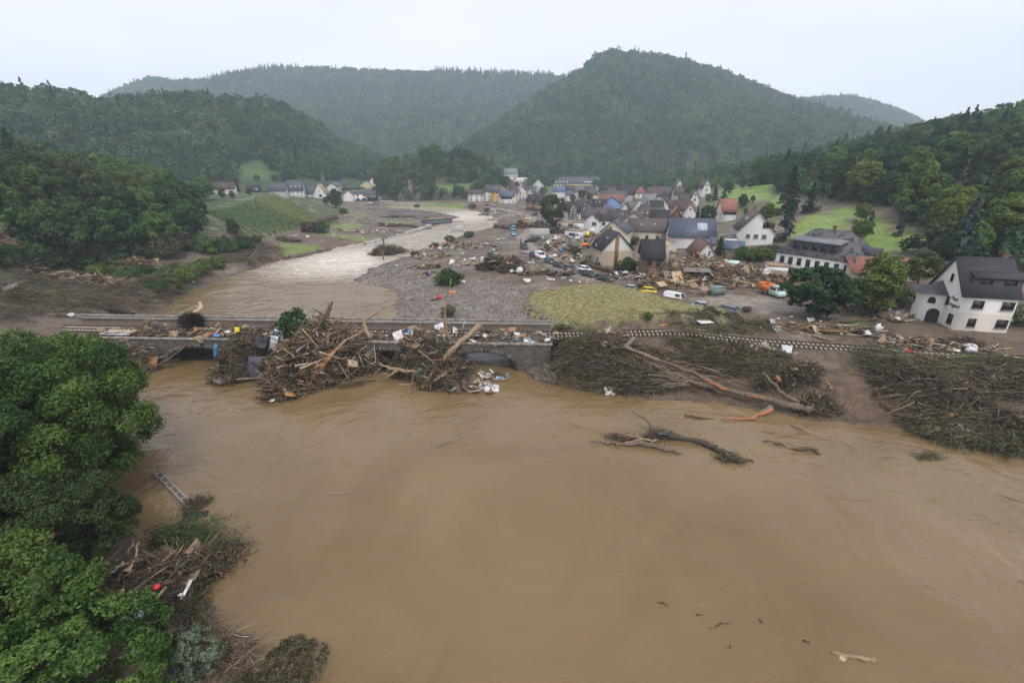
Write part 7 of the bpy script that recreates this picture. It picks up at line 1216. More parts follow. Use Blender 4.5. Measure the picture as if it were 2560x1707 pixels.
# fallen tree on the right bank
log(G_('I', (1990, 725, .9), (1750, 665, 1.0), (1500, 600, 1.1), (1250, 545, 1.2), (1090, 510, 1.1), (880, 400, 1.2), (760, 360, 1.0)), [.58, .5, .42, .34, .28, .2, .14], 'bark_grey', 'great fallen tree lying along the muddy bank with its roots to the right', 'fallen_tree', cat='fallen tree', branches=[
    (G_('I', (1380, 575, 1.3), (1150, 455, 1.6), (900, 365, 1.5), (640, 270, 1.2)), (.32, .12), 'bark_grey'), (G_('I', (1370, 570, 1.6), (1260, 525, 1.75), (1150, 460, 1.9)), (.2, .08), 'wood_red'), (G_('I', (1090, 515, 1.1), (930, 505, .8), (755, 488, .9)), (.3, .1), 'bark_grey'), (G_('I', (1080, 520, 1.0), (800, 545, .6), (560, 572, .5), (300, 568, .4)), (.26, .06), 'bark_grey'), (G_('I', (1900, 665, 1.2), (1790, 610, 2.0), (1710, 520, 3.2), (1640, 440, 4.0)), (.3, .14), 'bark_grey'),
    (G_('I', (1060, 505, 1.0), (820, 460, 1.3), (560, 495, .9)), (.2, .06), 'wood_grey'), (G_('I', (900, 380, 1.2), (640, 260, 1.2), (390, 240, 1.0)), (.16, .05), 'wood_grey'), (G_('I', (870, 350, 1.4), (700, 280, 1.2), (600, 235, 1.0)), (.2, .1), 'wood_tan'), (G_('I', (1650, 640, 1.5), (1580, 625, 1.4), (1520, 610, 1.3)), (.12, .12), 'wood_red'), (G_('I', (1500, 575, 1.3), (1380, 510, 1.6), (1260, 480, 1.4)), (.16, .06), 'bark_grey'), (G_('I', (620, 265, 1.0), (690, 190, 1.4)), (.3, .3), 'wood_grey'), (G_('I', (1700, 700, .8), (1640, 735, .4), (1580, 780, .05)), (.35, .28), 'wood_grey'), (G_('I', (1760, 505, 2.9), (1735, 470, 3.4)), (.24, .22), 'wood_red')])
heap('root_plate', 'torn root plate of the great fallen tree with mud and rags', gpt('I', 2040, 700, .3), 2.2, 1.8, 0, 1.7, 420, 1.0, .05, 'brush', None, leaf=500, tilt=.8)
log(W_('I', (1330, 788, .15), (1480, 785, .25), (1580, 775, .3), (1710, 712, 1.0)), [.06, .12, .18, .24], 'wood_red', 'split orange-red branch lying half in the water below the fallen tree'); log(W_('I', (1065, 750, .25), (1150, 775, .15), (1280, 785, .05)), [.12, .16, .08], 'wood_brown', 'dark wet branch in the water beside the orange split branch')
log(W_('I', (1570, 1100, .02), (1440, 1075, .25), (1300, 1000, .35), (1150, 940, .4), (940, 915, .4)), [.08, .3, .34, .3, .22], 'bark', 'long dark driftwood trunk stranded in mid river', 'driftwood_log', branches=[(W_('I', (1215, 940, .5), (1155, 870, 1.2)), (.1, .05), 'wood_tan'), (W_('I', (860, 880, .5), (780, 790, 1.4), (675, 728, 2.0)), (.16, .09), 'bark_grey'), (W_('I', (960, 905, .4), (860, 880, .5)), (.22, .16), 'bark')])
log(W_('I', (1040, 1035, .05), (900, 1000, .25), (760, 965, .3), (620, 970, .3), (480, 955, .3), (372, 948, .25)), [.22, .34, .24, .14, .12, .07], 'bark_grey', 'forked driftwood trunk floating in front of the longer one', 'driftwood_log', branches=[(W_('I', (860, 940, .3), (720, 940, .4), (560, 975, .3)), (.16, .06), 'wood_tan'), (W_('I', (760, 930, .3), (640, 910, .5), (600, 885, .6)), (.12, .05), 'wood_tan')])
heap('drift_clump', 'clump of twigs and weed caught on the fork of the driftwood trunk', wpt('I', 880, 915), 1.9, .9, .1, .7, 260, 1.0, .025, 'brush', None, base=-.05, leaf=500, leafsz=.18, tilt=.5); heap('drift_clump', 'dark weed clump at the sunken end of the long driftwood trunk', wpt('I', 1400, 1085), 1.5, .7, -.3, .5, 200, .8, .022, 'brush', None, base=-.05, leaf=400, leafsz=.16, tilt=.5); heap('drift_clump', 'small twig clump on the forked driftwood trunk', wpt('I', 600, 935), 1.6, .6, 0, .45, 160, 1.0, .025, 'brush', None, base=-.05, leaf=200, leafsz=.16)
sheet(wpt('I', 900, 890, .7), 1.2, .5, (.2, .1, .2), 'panel_slate', 'pale blue torn sheet caught on the driftwood trunk in mid river', 'plastic_sheet', crumple=.15)
log(W_('I', (1640, 950, .1), (1750, 960, .25), (1810, 995, .05), (1900, 1005, .25), (2010, 1000, .4), (2065, 1045, .05)), [.06, .14, .05, .22, .24, .1], 'wood_brown', 'bent dark log half sunk right of the driftwood trunks')
log(W_('I', (1850, 830, .1), (1930, 855, .3), (2000, 905, .05)), [.06, .1, .07], 'wood_tan', 'thin forked branch in the water below the roots'); log(W_('P', (2080, 1630, .05), (2190, 1650, .12)), [.1, .14], 'wood_tan', 'short log with moss floating in the open river'); lump(wpt('P', 2105, 1646, -.12), .8, 'plastic_yellow' if False else 'wood_pale', 'pale board just breaking the water beside the short log', 'board', cat='board', squash=.3)
brush('sunken_brush', 'small leafless brush half sunk in the river at the right bank', [wpt('J', x, y)[:2] for x, y in [(1300, 1230), (1400, 1200), (1600, 1310), (1500, 1340), (1400, 1330)]], 60, 1.4, .3, leaf=500, H=.35, leafsz=.16)
for x, y, dx, dy in ((1655, 1510, 14, 5), (1745, 1540, 12, -2), (1800, 1562, 30, -10), (1905, 1555, 8, 8), (1820, 1620, 6, 0), (2015, 1605, 9, 2)):
    log([wpt('P', x - dx, y - dy, -.01), wpt('P', x, y - 3, .03), wpt('P', x + dx, y + dy, -.01)], [.02, .035, .015], 'wood_dark', 'tiny dark twig drifting on the open brown river', 'twig', group='twigs on the open river', cat='twig', n=5)
# flattened brush on the right bank
dA = gpt('I', 1900, 700)[:2]; dB = gpt('I', 500, 400)[:2]; azr = math.atan2(dB[1] - dA[1], dB[0] - dA[0])
brush('bare_branches', 'long bare grey and tan branches fanning from the fallen tree', gpoly('I', [(700, 560), (800, 380), (1100, 440), (1500, 560), (1200, 600)]), 130, 8.5, azr + .05, .22, .055, leaf=0, H=1.6, pal='pale')
brush('bare_branches', 'bare grey branches lying over the brush at the right bank', gpoly('J', [(1100, 420), (2300, 500), (2300, 1150), (1500, 1000), (1150, 650)]), 120, 5.0, azr, .5, .035, leaf=0, H=1.2, pal='pale')
brush('bare_branches', 'bare grey branches lying over the left bank brush', gpoly('F', [(0, 450), (1400, 320), (1600, 420), (1100, 660), (200, 620)]), 400, 5.5, math.radians(20), .7, .055, leaf=0, H=1.5, pal='pale')
brush('brushwood', 'grey-green flattened branches under the crown of the fallen tree', gpoly('I', [(240, 560), (230, 400), (330, 240), (600, 230), (1000, 330), (1100, 480), (1000, 620), (600, 620)]), 1500, 4.2, azr, .3, leaf=15000, H=1.1)
brush('brushwood', 'combed-down dark branches on the slope behind the fallen tree', gpoly('I', [(950, 190), (1250, 180), (1700, 260), (2000, 420), (2020, 560), (1600, 540), (1200, 420)]), 1200, 3.2, azr, .3, leaf=12000, H=.8)
brush('brushwood', 'flattened olive brush on the bank between the track and river bend', gpoly('J', [(1000, 380), (1300, 400), (1800, 470), (1700, 640), (1900, 860), (1600, 880), (1200, 700), (1020, 620)]), 1300, 3.0, azr, .3, leaf=13000, H=.8, green=.45)
brush('brushwood', 'dense flattened brush at the right waterline', gpoly('J', [(1230, 960), (1500, 900), (1900, 960), (2352, 1000), (2500, 1250), (2100, 1210), (1700, 1130), (1400, 1050)]), 1300, 3.2, azr + .3, .5, leaf=13000, H=.9, green=.45)
brush('brushwood', 'flattened brush below the litter at the far right of the track', gpoly('J', [(1900, 470), (2352, 420), (2600, 520), (2500, 800), (2200, 820), (2000, 640)]), 900, 3.0, azr, .35, leaf=9000, H=.8, green=.4)
brush('brushwood', 'dark leafy drift at the foot of the bridge abutment', gpoly('H', [(1950, 500), (2200, 420), (2500, 420), (2600, 700), (2350, 760), (2100, 720)]), 800, 2.2, azr, .5, leaf=8000, H=.7, green=.5)
brush('brushwood', 'weedy brown drift line between the dry meadow and track', gpoly('I', [(880, 40), (1200, 20), (1700, 60), (1800, 150), (1500, 170), (1000, 100)]), 700, 1.8, azr, .6, leaf=8000, H=.6, green=.3)
for (v, x, y, rx, ry, H, lb) in [('F', 200, 540, 6, 3.5, 2.2, 'knotted brush heap behind the crumpled white sheet on the left bank'), ('F', 700, 480, 7, 3.5, 2.4, 'brown brush heap in the middle of the left bank'), ('F', 1150, 500, 6, 3.5, 2.4, 'brush heap beside the leaning grey tree on the left bank'), ('F', 1400, 420, 5, 3, 2.4, 'leafy brush heap at the left waterline'), ('F', 950, 620, 6, 2.5, 1.6, 'low brush heap above the left bridge end'), ('I', 420, 360, 5, 2.5, 1.6, 'tangled brush heap in the crown of the fallen tree near the bridge'), ('I', 700, 500, 5, 2.2, 1.5, 'tangled brush heap under the middle of the fallen tree'), ('I', 1350, 330, 5, 2.2, 1.3, 'brush heap on the slope above the fallen trunk'), ('I', 1850, 480, 4, 2, 1.4, 'brush heap behind the fallen tree roots'), ('J', 1300, 560, 4.5, 2.4, 1.4, 'brush heap below the red sheet on the right bank'), ('J', 1750, 780, 4.5, 2.4, 1.4, 'brush heap in the middle of the right bank'), ('J', 1650, 1010, 5, 1.8, 1.3, 'brush heap at the right waterline beside the white cloth'), ('J', 2150, 1080, 5, 2.2, 1.5, 'leafy brush heap at the right waterline under the pale bent branch'), ('J', 2200, 640, 5, 2.6, 1.4, 'brush heap far along the right bank')]:
    heap('brush_heap', lb, gpt(v, x, y), rx, ry, random.uniform(-.3, .3), H, 420, 1.9, .035, 'brush', None, tilt=.45, leaf=1700, leafsz=.3, boards=6)
log(G_('J', (1070, 815, .2), (1280, 950, .2)), [.1, .14], 'wood_dark', 'dark stick on the bare mud at the right bank'); log(G_('J', (1380, 720, .4), (1560, 780, .5), (1680, 850, .4)), [.2, .17, .1], 'wood_brown', 'brown log among the flattened brush on the right bank'); log(G_('J', (2352, 1200, .4), (2200, 1165, .5), (2050, 1140, .4)), [.26, .22, .14], 'wood_orange', 'orange split log at the right waterline'); log(G_('J', (1830, 1150, .5), (2100, 1010, .9), (2340, 930, 1.2)), [.08, .14, .16], 'wood_tan', 'long pale bent branch over the brush at the right waterline'); log(G_('J', (640, 690, .4), (600, 640, 1.4), (575, 575, 2.2)), [.16, .12, .06], 'wood_tan', 'curved pale branch upright near the fallen tree roots')
lump(gpt('J', 1720, 960, .4), 1.6, 'wood_orange', 'torn orange wood stump in the brush at the right waterline', 'stump', cat='stump'); sheet(gpt('J', 1840, 1045, .7), 1.8, 1.4, (.5, .2, .3), 'plastic_white', 'white cloth sheet on the brush at the right waterline', 'cloth', crumple=.12); sheet(gpt('I', 515, 580, .6), 1.6, 1.3, (.7, .1, .2), 'plastic_white', 'white plastic bag hanging on branches at the waterline', 'plastic_bag', crumple=.13)
lump(gpt('J', 1865, 330, .3), 1.6, 'plastic_white', 'tall white foam lump beside the track'); lump(gpt('J', 1880, 360, .2), 1.5, 'plastic_white', 'second white foam lump just below the tall one by the track'); plank(gpt('J', 1730, 395, .5), gpt('J', 1885, 392, .6), .7, .1, 'leaf_light', 'pale green board lying on the track', name='board', cat='board'); sheet(gpt('J', 1330, 345, .5), 1.6, .8, (.3, .2, .4), 'plastic_red', 'red sheet among the planks on the track', 'plastic_sheet', crumple=.1); sheet(gpt('J', 1285, 355, .5), 1.6, 1.0, (.2, .2, .4), 'plastic_teal', 'pale grey-green cushion on the track beside the red sheet', 'cushion', crumple=.04, t=.25); sheet(gpt('J', 2230, 400, .4), 2.2, 1.2, (.2, .1, .5), 'plastic_white', 'torn white panel by the track at the far right', 'panel', crumple=.07); sheet(gpt('J', 500, 150, .7), 1.5, 1.3, (.9, .2, .6), 'wood_pale', 'cream foam slab leaning in the debris below the hotel', 'foam_slab', cat='foam', t=.15); sheet(gpt('J', 460, 80, .8), 1.6, 1.2, (1.0, .1, .3), 'steel_grey', 'grey metal sheet standing beside the big dark tree', 'metal_sheet', cat='metal sheet', crumple=.03); sheet(gpt('J', 120, 85, .6), 1.2, 1.0, (1.0, .1, .2), 'steel_grey', 'small square grey metal sheet on the meadow edge', 'metal_sheet', cat='metal sheet'); sheet(gpt('O', 1235, 985, .4), 3.2, 1.1, (.25, .1, .5), 'plastic_white', 'long white board lying on the weedy drift by the track', 'board', t=.08); lump(gpt('J', 950, 195, .3), 1.8, 'plastic_white', 'long white rolled mattress in the debris before the guest house', squash=.35); lump(gpt('J', 1048, 170, .6), 1.2, 'plastic_white', 'upright white foam piece in the debris before the guest house', squash=1.2); plank(gpt('J', 270, 178, .3), gpt('J', 400, 182, .3), .35, .12, 'wood_orange', 'bright orange beam lying at the meadow edge'); plank(gpt('J', 550, 165, .6), gpt('J', 720, 172, .6), .3, .2, 'wood_orange', 'orange beam in the debris below the big dark tree'); plank(gpt('O', 695, 975, .2), gpt('O', 780, 990, .2), .5, .08, 'wood_orange', 'salmon coloured board on the dry meadow edge')
heap('debris_pile', 'long pile of boards and branches between the big dark tree and track', gpt('J', 640, 170), 9, 1.8, -.15, .9, 520, 1.8, .06, 'planks', -.1, .4, boards=26, leaf=500); heap('debris_pile', 'pile of boards, red rags and reeds on the track before the guest house', gpt('J', 1500, 310), 7.5, 2.4, -.25, .9, 620, 1.5, .05, 'planks', None, boards=30, leaf=700); heap('debris_pile', 'brown brush pile with white rags by the guest house corner', gpt('J', 1800, 300), 2.6, 1.8, 0, 1.2, 260, 1.0, .03, 'brush', None, leaf=600); heap('debris_pile', 'splinters and pale litter on the slope under the bare sleepers', gpt('I', 1680, 290), 3.0, 1.4, -.3, .6, 160, .9, .05, 'litter', None, boards=10); heap('debris_pile', 'splintered boards where the track leaves the bridge', gpt('I', 420, 180), 4.5, 1.2, -.1, .6, 260, 1.3, .045, 'planks', 0, .5, boards=12, leaf=200)
log(G_('J', (470, 200, .3), (560, 235, .3), (640, 250, .2), (680, 230, .3)), [.18, .14, .12, .08], 'wood_tan', 'curved pale branch lying on the grass below the debris pile'); log(G_('J', (960, 200, .3), (1130, 232, .4)), [.16, .2], 'wood_grey', 'short grey log beside the rolled mattress'); log(G_('E', (560, 1270, .4), (800, 1250, .5), (1060, 1240, .4)), [.2, .2, .14], 'wood_brown', 'long brown trunk lying on the mud below the slender tree')
# left bank debris
azl = math.radians(20)
brush('brushwood', 'flattened brown bushes on the left bank above the bridge', gpoly('F', [(-250, 420), (200, 330), (700, 300), (1300, 250), (1650, 400), (1500, 560), (1200, 690), (700, 700), (250, 730), (-250, 770)]), 2900, 3.2, azl, .55, leaf=26000, H=1.9, green=.35)
brush('brushwood', 'green-leaved broken branches at the left waterline above the bridge', gpoly('F', [(1350, 250), (1700, 230), (1950, 260), (1700, 430), (1450, 560), (1300, 420)]), 900, 3.0, azl + .3, .5, leaf=12000, H=1.6, green=.65)
brush('brushwood', 'washed-out brown brush on the bank below the grass plots', gpoly('A', [(100, 1480), (350, 1300), (700, 1200), (950, 1300), (900, 1420), (500, 1500)]), 1000, 2.6, azl, .6, leaf=9000, H=.9, green=.3)
heap('debris_pile', 'wide bank of planks, beams and white litter at the foot of the left wood', gpt('F', 520, 320), 19, 4.8, .16, 3.4, 3000, 2.4, .075, 'planks', .25, .5, boards=200, leaf=800); heap('debris_pile', 'pale splintered beams and boards spread over the front of the left bank brush', gpt('F', 420, 400), 12, 3.4, .1, 2.2, 1000, 2.4, .08, 'planks', .25, .6, boards=70, leaf=400); heap('debris_pile', 'planks and litter pile under the trees at the left waterline', gpt('F', 1300, 280), 12, 4.0, .1, 2.8, 1300, 1.8, .055, 'planks', .2, .6, boards=50, leaf=600)
sheet(gpt('F', 155, 500, .5), 3.4, 1.1, (.3, .1, .55), 'plastic_white', 'long crumpled white sheet on the left bank', 'plastic_sheet', crumple=.08); lump(gpt('F', 655, 700, .2), 1.3, 'plastic_white', 'round white bag beside the left end of the bridge'); sheet(gpt('F', 1130, 420, .6), 1.0, 1.0, (.8, .2, .2), 'plastic_yellow', 'yellow plastic piece among the flattened bushes', 'plastic_scrap', crumple=.1); sheet(gpt('F', 465, 525, .4), 1.2, .7, (.2, .1, .6), 'plastic_blue', 'blue plastic piece among the flattened bushes', 'plastic_scrap', crumple=.1); lump(gpt('F', 1765, 370, .2), .9, 'plastic_white', 'small white bag at the left waterline'); sheet(gpt('F', 1130, 712, .5), 3.0, .5, (.1, .2, .5), 'wood_pale', 'pale long board lying over the parapet end', 'board'); sheet(bp(s_of(370), 8.6, 4.6), 2.2, 1.0, (.15, 0, -.4), 'plastic_red', 'dull red board on the bridge walkway', 'board'); heap('reed_clump', 'small brown reed clump on the bridge walkway', bp(s_of(288), 6.8, 4.2), 1.4, 1.0, 0, 1.0, 260, .7, .02, 'planks', None, base=4.15, dome='wood_brown')
log(G_('F', (1070, 640, .4), (1300, 530, 1.0), (1480, 400, 1.8), (1560, 240, 3.0)), [.14, .14, .1, .05], 'wood_grey', 'long thin grey tree leaning over the left waterline'); log(G_('F', (720, 500, .2), (735, 420, 1.6), (745, 340, 3.0)), [.12, .1, .05], 'wood_grey', 'bare upright sapling in the flattened bushes'); log(G_('A', (560, 1420, .3), (640, 1320, .9), (680, 1250, 1.4)), [.14, .12, .06], 'wood_grey', 'grey leaning branch in the brush below the grass plots')
for x, y in ((620, 300), (800, 230), (900, 300), (1050, 260), (1180, 330), (1350, 300), (1480, 340), (1600, 300), (1720, 330), (1850, 270), (1560, 420), (1900, 230), (2000, 220), (1420, 460)): tree_px(random.choice(['bush0', 'bush0', 'bush2']), 'F', x, y + 40, y - 60 - 40 * random.random(), 'leafy green bush standing among the driftwood on the left bank', 'bushes among the driftwood on the left bank', 'shrub', wide=1.3, cat='shrub')
# driftwood lumps on the embankment wall
for i in range(16):
    t = i / 15; x, y = 540 + (1280 - 540) * t, 795 + (560 - 795) * t + 14 * math.sin(3.1 * t); p = gpt('M', x, y); p[2] += 1.2; lump(p, random.uniform(1.2, 2.6), 'wood_dark' if i % 3 else 'wood_brown', 'dark driftwood bundle caught on the pale embankment wall', 'driftwood_bundle', 'driftwood bundles on the embankment wall', 'driftwood', .5)
for i in range(20):
    t = i / 19; x = 700 + 900 * t; y = 303 + 20 * t; p = gpt('M', x, y); lump(p, random.uniform(1.4, 2.8), 'wood_dark', 'dark brush clump along the outer bank of the river bend', 'brush_clump', 'brush clumps along the outer bank', 'brushwood', .6)
br_ = gpt('M', 1380, 530); bs_ = thing('bridge_slab', (br_[0], br_[1], 2.2), 'broken concrete footbridge slab tilted into the river', 'bridge slab', None, .35); mb = MB(); mb.box((0, 0, 1.2), (17, 3.0, .7), rot_euler(.5, -.04, 0)); mb.build('slab', 'panel_slate', bs_); mb = MB(); mb.box((0, 1.6, 2.6), (17, .8, .9), rot_euler(.2, -.04, 0)); mb.build('beam', 'wood_tan', bs_)
p = wpt('M', 1620, 600, 0); cb_ = thing('concrete_block', (p[0], p[1], p[2] - .5), 'square concrete block standing in the rapids', 'concrete block'); mb = MB(); mb.box((0, 0, 1.1), (5.5, 3.0, 2.4), rotz(.15)); mb.build('block', 'concrete', cb_); mb = MB(); mb.box((.6, 0, 2.5), (2.6, 2.0, .6), rotz(.3)); mb.build('top', 'plastic_white', cb_)
log(W_('M', (1575, 492, .2), (1690, 490, .2)), [.35, .15], 'wood_red', 'reddish trunk floating in the upper rapids'); lump(gpt('M', 1250, 465), 4.0, 'wood_brown', 'brown brush lump on the gravel bar', 'brush_clump', cat='brushwood'); lump(gpt('M', 1140, 340), 4.5, 'wood_dark', 'dark root clump in the water of the far bend', 'root_clump', cat='root', squash=1.0)
log(G_('M', (740, 940, .2), (752, 800, 5.5), (755, 650, 10.5)), [.28, .2, .06], 'wood_tan', 'bare stripped tree standing on the gravel tip', branches=[(G_('M', (745, 870, 2.5), (700, 790, 5)), (.12, .05), 'wood_tan'), (G_('M', (748, 830, 4), (790, 760, 6.5)), (.1, .04), 'wood_tan')]); heap('debris_pile', 'hanging dead reeds and branches around the stripped tree on the gravel tip', gpt('M', 800, 920), 6.5, 3.2, .3, 3.0, 900, 2.0, .05, 'brush', None, tilt=.7, leaf=2500)
# gravel bank debris and village piles
for (v, x, y, rx, ry, H, n, pal, lb, Lm) in [('N', 640, 330, 4.8, 3.0, 3.4, 900, 'brush', 'big round brown brush mound on the gravel bank', .9), ('N', 830, 345, 4.0, 2.6, 2.8, 700, 'brush', 'second brown brush mound beside the big round one', .9), ('N', 930, 360, 2.2, 2.4, 3.0, 300, 'wood', 'pile of branches leaning on the brush mound', 2.0), ('M', 1600, 800, 12, 6, 1.4, 620, 'mixed', 'wreckage of sheds and boards behind the gravel bank', 1.8), ('M', 1800, 975, 9, 3.0, .9, 420, 'litter', 'white and grey litter heap beside the brush mounds', 1.2), ('M', 1300, 905, 7, 3.0, .7, 260, 'planks', 'boards and roof pieces on the gravel bank', 1.8), ('M', 1230, 1030, 5, 2.4, .6, 160, 'wood', 'low tangle of grey boards on the gravel', 1.8), ('M', 1290, 1120, 4, 1.6, .5, 120, 'mixed', 'small litter heap near the reed tuft', .9),
    ('N', 1120, 395, 5, 2, .6, 160, 'wood', 'flat tangle beside the mud puddle', 1.6), ('N', 1450, 410, 4, 1.6, .6, 140, 'brush', 'low brush drift beside the parked cars', 1.2), ('C', 830, 1080, 9, 4, 2.4, 900, 'litter', 'high pale rubbish heap in front of the double garage', 1.0), ('C', 900, 1200, 8.5, 3, 2.0, 750, 'mixed', 'colourful rubbish heap behind the parked cars', 1.0), ('C', 620, 1080, 7, 3, 1.6, 300, 'brush', 'dark soil and brush mound before the tipped concrete garage', 1.0), ('C', 300, 870, 8, 4, 2.2, 500, 'wood', 'brown debris mound between the river and village road', 1.2), ('C', 620, 850, 9, 5, 2.4, 700, 'mixed', 'rubble mound at the foot of the huge village tree', 1.2), ('C', 850, 950, 7, 3, 2.0, 420, 'brush', 'dark brush mound behind the tipped concrete garage', 1.2), ('C', 100, 710, 12, 4, 1.2, 380, 'litter', 'pale debris spread on the river side of the village road', 1.6), ('C', 1080, 1320, 12, 3, .6, 380, 'mixed', 'scattered boards and stones beside the village road', 1.0), ('C', 1300, 1000, 4, 2, .9, 160, 'mixed', 'rubbish with a yellow bin beside the white house', .9), ('N', 2250, 440, 9, 2.5, .9, 420, 'mixed', 'debris at the foot of the torn brick house', 1.0),
    ('B', 1150, 690, 22, 8, 9, 900, 'planks', 'collapsed houses reduced to a timber heap beside the riverside row', 4.0), ('B', 175, 710, 14, 6, 6, 520, 'planks', 'timber heap spilling from the torn-open house', 3.2), ('M', 440, 445, 8, 4, 1.4, 260, 'litter', 'pale driftwood at the corner of the terrace wall', 2.4), ('M', 560, 600, 16, 4, .8, 360, 'mixed', 'litter spread over the flooded garden plots', 1.8), ('M', 940, 440, 12, 3, 1.2, 300, 'brush', 'dark brush line along the gravel bar', 2.0), ('M', 960, 545, 14, 2.4, 1.0, 320, 'brush', 'brush drift along the broken garden wall', 2.0), ('M', 2000, 415, 10, 4, 1.6, 240, 'mixed', 'debris on the village bank of the river bend', 2.2), ('A', 1050, 1190, 6, 2.4, 1.2, 220, 'brush', 'brown stump and brush beside the bare soil plot', 1.4),
    ('E', 1250, 1200, 8, 3, .5, 260, 'mixed', 'stones and litter on the mud left of the guest house', .8)]:
    heap('debris_pile', lb, gpt(v, x, y), rx, ry, random.uniform(-.2, .2), H, n, Lm, .05 if pal != 'brush' else .035, pal, None, boards=n // 9, leaf=n if pal == 'brush' else n // 4, dome='soil_dark' if pal in ('brush', 'wood') else 'rubble')
# rubble field of the collapsed houses
heap('rubble_field', 'huge field of splintered timber and rubble from collapsed houses', gpt('O', 1250, 480), 17, 8, -.12, 4.4, 5200, 1.5, .06, 'planks', None, tilt=.45, boards=330, dome='rubble'); heap('rubble_field', 'right end of the timber rubble before the tipper truck', gpt('O', 1700, 480), 9, 6, -.3, 2.4, 1700, 1.6, .055, 'planks', -.3, .6, boards=90, dome='rubble'); heap('rubble_field', 'broken walls and soil at the foot of the torn brick house', gpt('O', 850, 500), 5, 4, 0, 2.4, 1300, 1.2, .05, 'planks', None, tilt=.6, boards=80, dome='rubble')
for (x, y, h, w_, l_, rx_, rz_, m_, lb) in [(915, 440, 2.2, 2.4, 3.2, .75, .1, 'wood_pale', 'large pale plywood wall panel leaning in the rubble'), (730, 515, 1.2, 2.4, 1.6, .5, .5, 'wood_pale', 'pale plywood sheet at the lower rubble edge'), (800, 430, 2.2, 1.6, 3.2, .8, .2, 'wood_grey', 'striped grey boarding panel leaning on the torn house'), (1095, 515, 2.2, 2.2, 2.2, .6, .5, 'wood_tan', 'tan wall panel in the middle of the rubble'), (1240, 570, 1.4, 2.8, 1.5, .4, .5, 'wood_tan', 'tan roof panel at the lower edge of the rubble'), (1140, 350, 3.6, 6.0, 2.4, .2, -.15, 'wood_grey', 'grey flat roof sheet collapsed on top of the rubble'), (1830, 370, 1.8, 12, 2.6, .1, -.2, 'wood_grey', 'long grey roof slab lying beside the hotel annex')]:
    sheet(gpt('O', x, y, h), w_, l_, (rx_, 0, rz_), m_, lb, 'wall_panel', t=.12, cat='panel', crumple=.01)
p = gpt('O', 1535, 270, .9); tn = thing('gas_tank', (p[0], p[1], p[2] - .9), 'pale mint cylindrical tank lying in front of the garden', 'tank', None, -.45); mb = MB(); mb.tube([(-2.3, 0, .9), (-2.15, 0, .9), (-1.85, 0, .9), (1.85, 0, .9), (2.15, 0, .9), (2.3, 0, .9)], [.15, .55, .75, .75, .55, .15], 18); mb.build('shell', 'paint_mint', tn, smooth=True); mb = MB(); mb.tube([(0, 0, 1.6), (0, 0, 1.8)], [.25, .25], 10); mb.build('valve_cap', 'steel_grey', tn)
p = gpt('O', 1365, 640); sk_ = thing('skip', p, 'green steel container half under the rubble edge', 'container', None, .15); mb = MB(); mb.box((0, 0, .9), (2.8, 1.8, 1.7), taper=1.05); mb.build('body', 'plastic_teal', sk_); mb = MB(); mb.box((0, -.98, 1.72), (3.0, .12, .14)); mb.build('rim', 'steel_grey', sk_)
for (x0, y0, h0, x1, y1, h1, m_, lb) in [(1560, 455, 2.4, 1760, 515, 1.6, 'wood_pale', 'long pale beam on the right rubble slope'), (1940, 440, 1.6, 2280, 520, 1.0, 'wood_orange', 'long rusty beam between the rubble and big dark tree'), (1390, 300, 2.0, 1410, 205, 5.0, 'wood_pale', 'pale post standing up beside the cypress'), (1030, 485, 3.0, 1150, 470, 2.8, 'wood_pale', 'light beam poking out of the rubble centre'), (690, 390, 1.5, 770, 240, 5.5, 'wood_grey', 'bent grey gutter hanging down the torn brick house'), (1700, 620, .6, 1840, 645, .4, 'wood_tan', 'tan beam on the mud before the tipper truck'), (1215, 665, .3, 1250, 600, 1.8, 'wood_tan', 'tan strut leaning beside the green container'), (1880, 500, 2.4, 2100, 560, 2.2, 'wood_tan', 'tan plank lying across the tipper truck load')]:
    plank(gpt('O', x0, y0, h0), gpt('O', x1, y1, h1), .28, .16, m_, lb)
# torn side of the brick house: exposed rooms
p = gpt('O', 830, 330); tr_ = thing('torn_house_interior', (p[0], p[1], p[2]), 'exposed floors and yellow-papered room walls of the torn brick house', 'house ruin', None, .1)
for nm, c, d, m_ in (('wall', (-1.2, 2.6, 2.2), (.3, 6, 6.4), 'plaster_dirty'), ('wall', (1.0, 5.2, 2.0), (4.8, .3, 6.0), 'plaster_dirty'), ('wallpaper', (-1.02, 2.4, 5.6), (.06, 4.5, 2.0), 'plaster_yellow'), ('floor', (.4, 3.2, 3.6), (3.2, 4.5, .25), 'wood_brown'), ('roof_timber', (.1, 2.4, 7.0), (.25, 6.0, .25), 'wood_orange')):
    mb = MB(); mb.box(c, d); mb.build(nm, m_, tr_)
# tipped concrete garage
p = gpt('C', 580, 1030); cg = thing('concrete_garage', p, 'tipped pale concrete garage box with open end beside the road', 'garage', None, -.05); mb = MB()
for c, d, nm in (((0, -1.4, 1.5), (5.6, .15, 3.0), 'wall'), ((0, 1.4, 1.5), (5.6, .15, 3.0), 'wall'), ((0, 0, 3.05), (5.6, 2.95, .15), 'roof'), ((-2.85, 0, 1.5), (.15, 2.95, 3.1), 'wall'), ((0, 0, .05), (5.6, 2.6, .12), 'floor')):
    mb = MB(); mb.box(c, d); mb.build(nm, 'concrete', cg)
cg.rotation_euler = (.06, -.03, .0); cg.scale = (1.35, 1.3, 1.1)
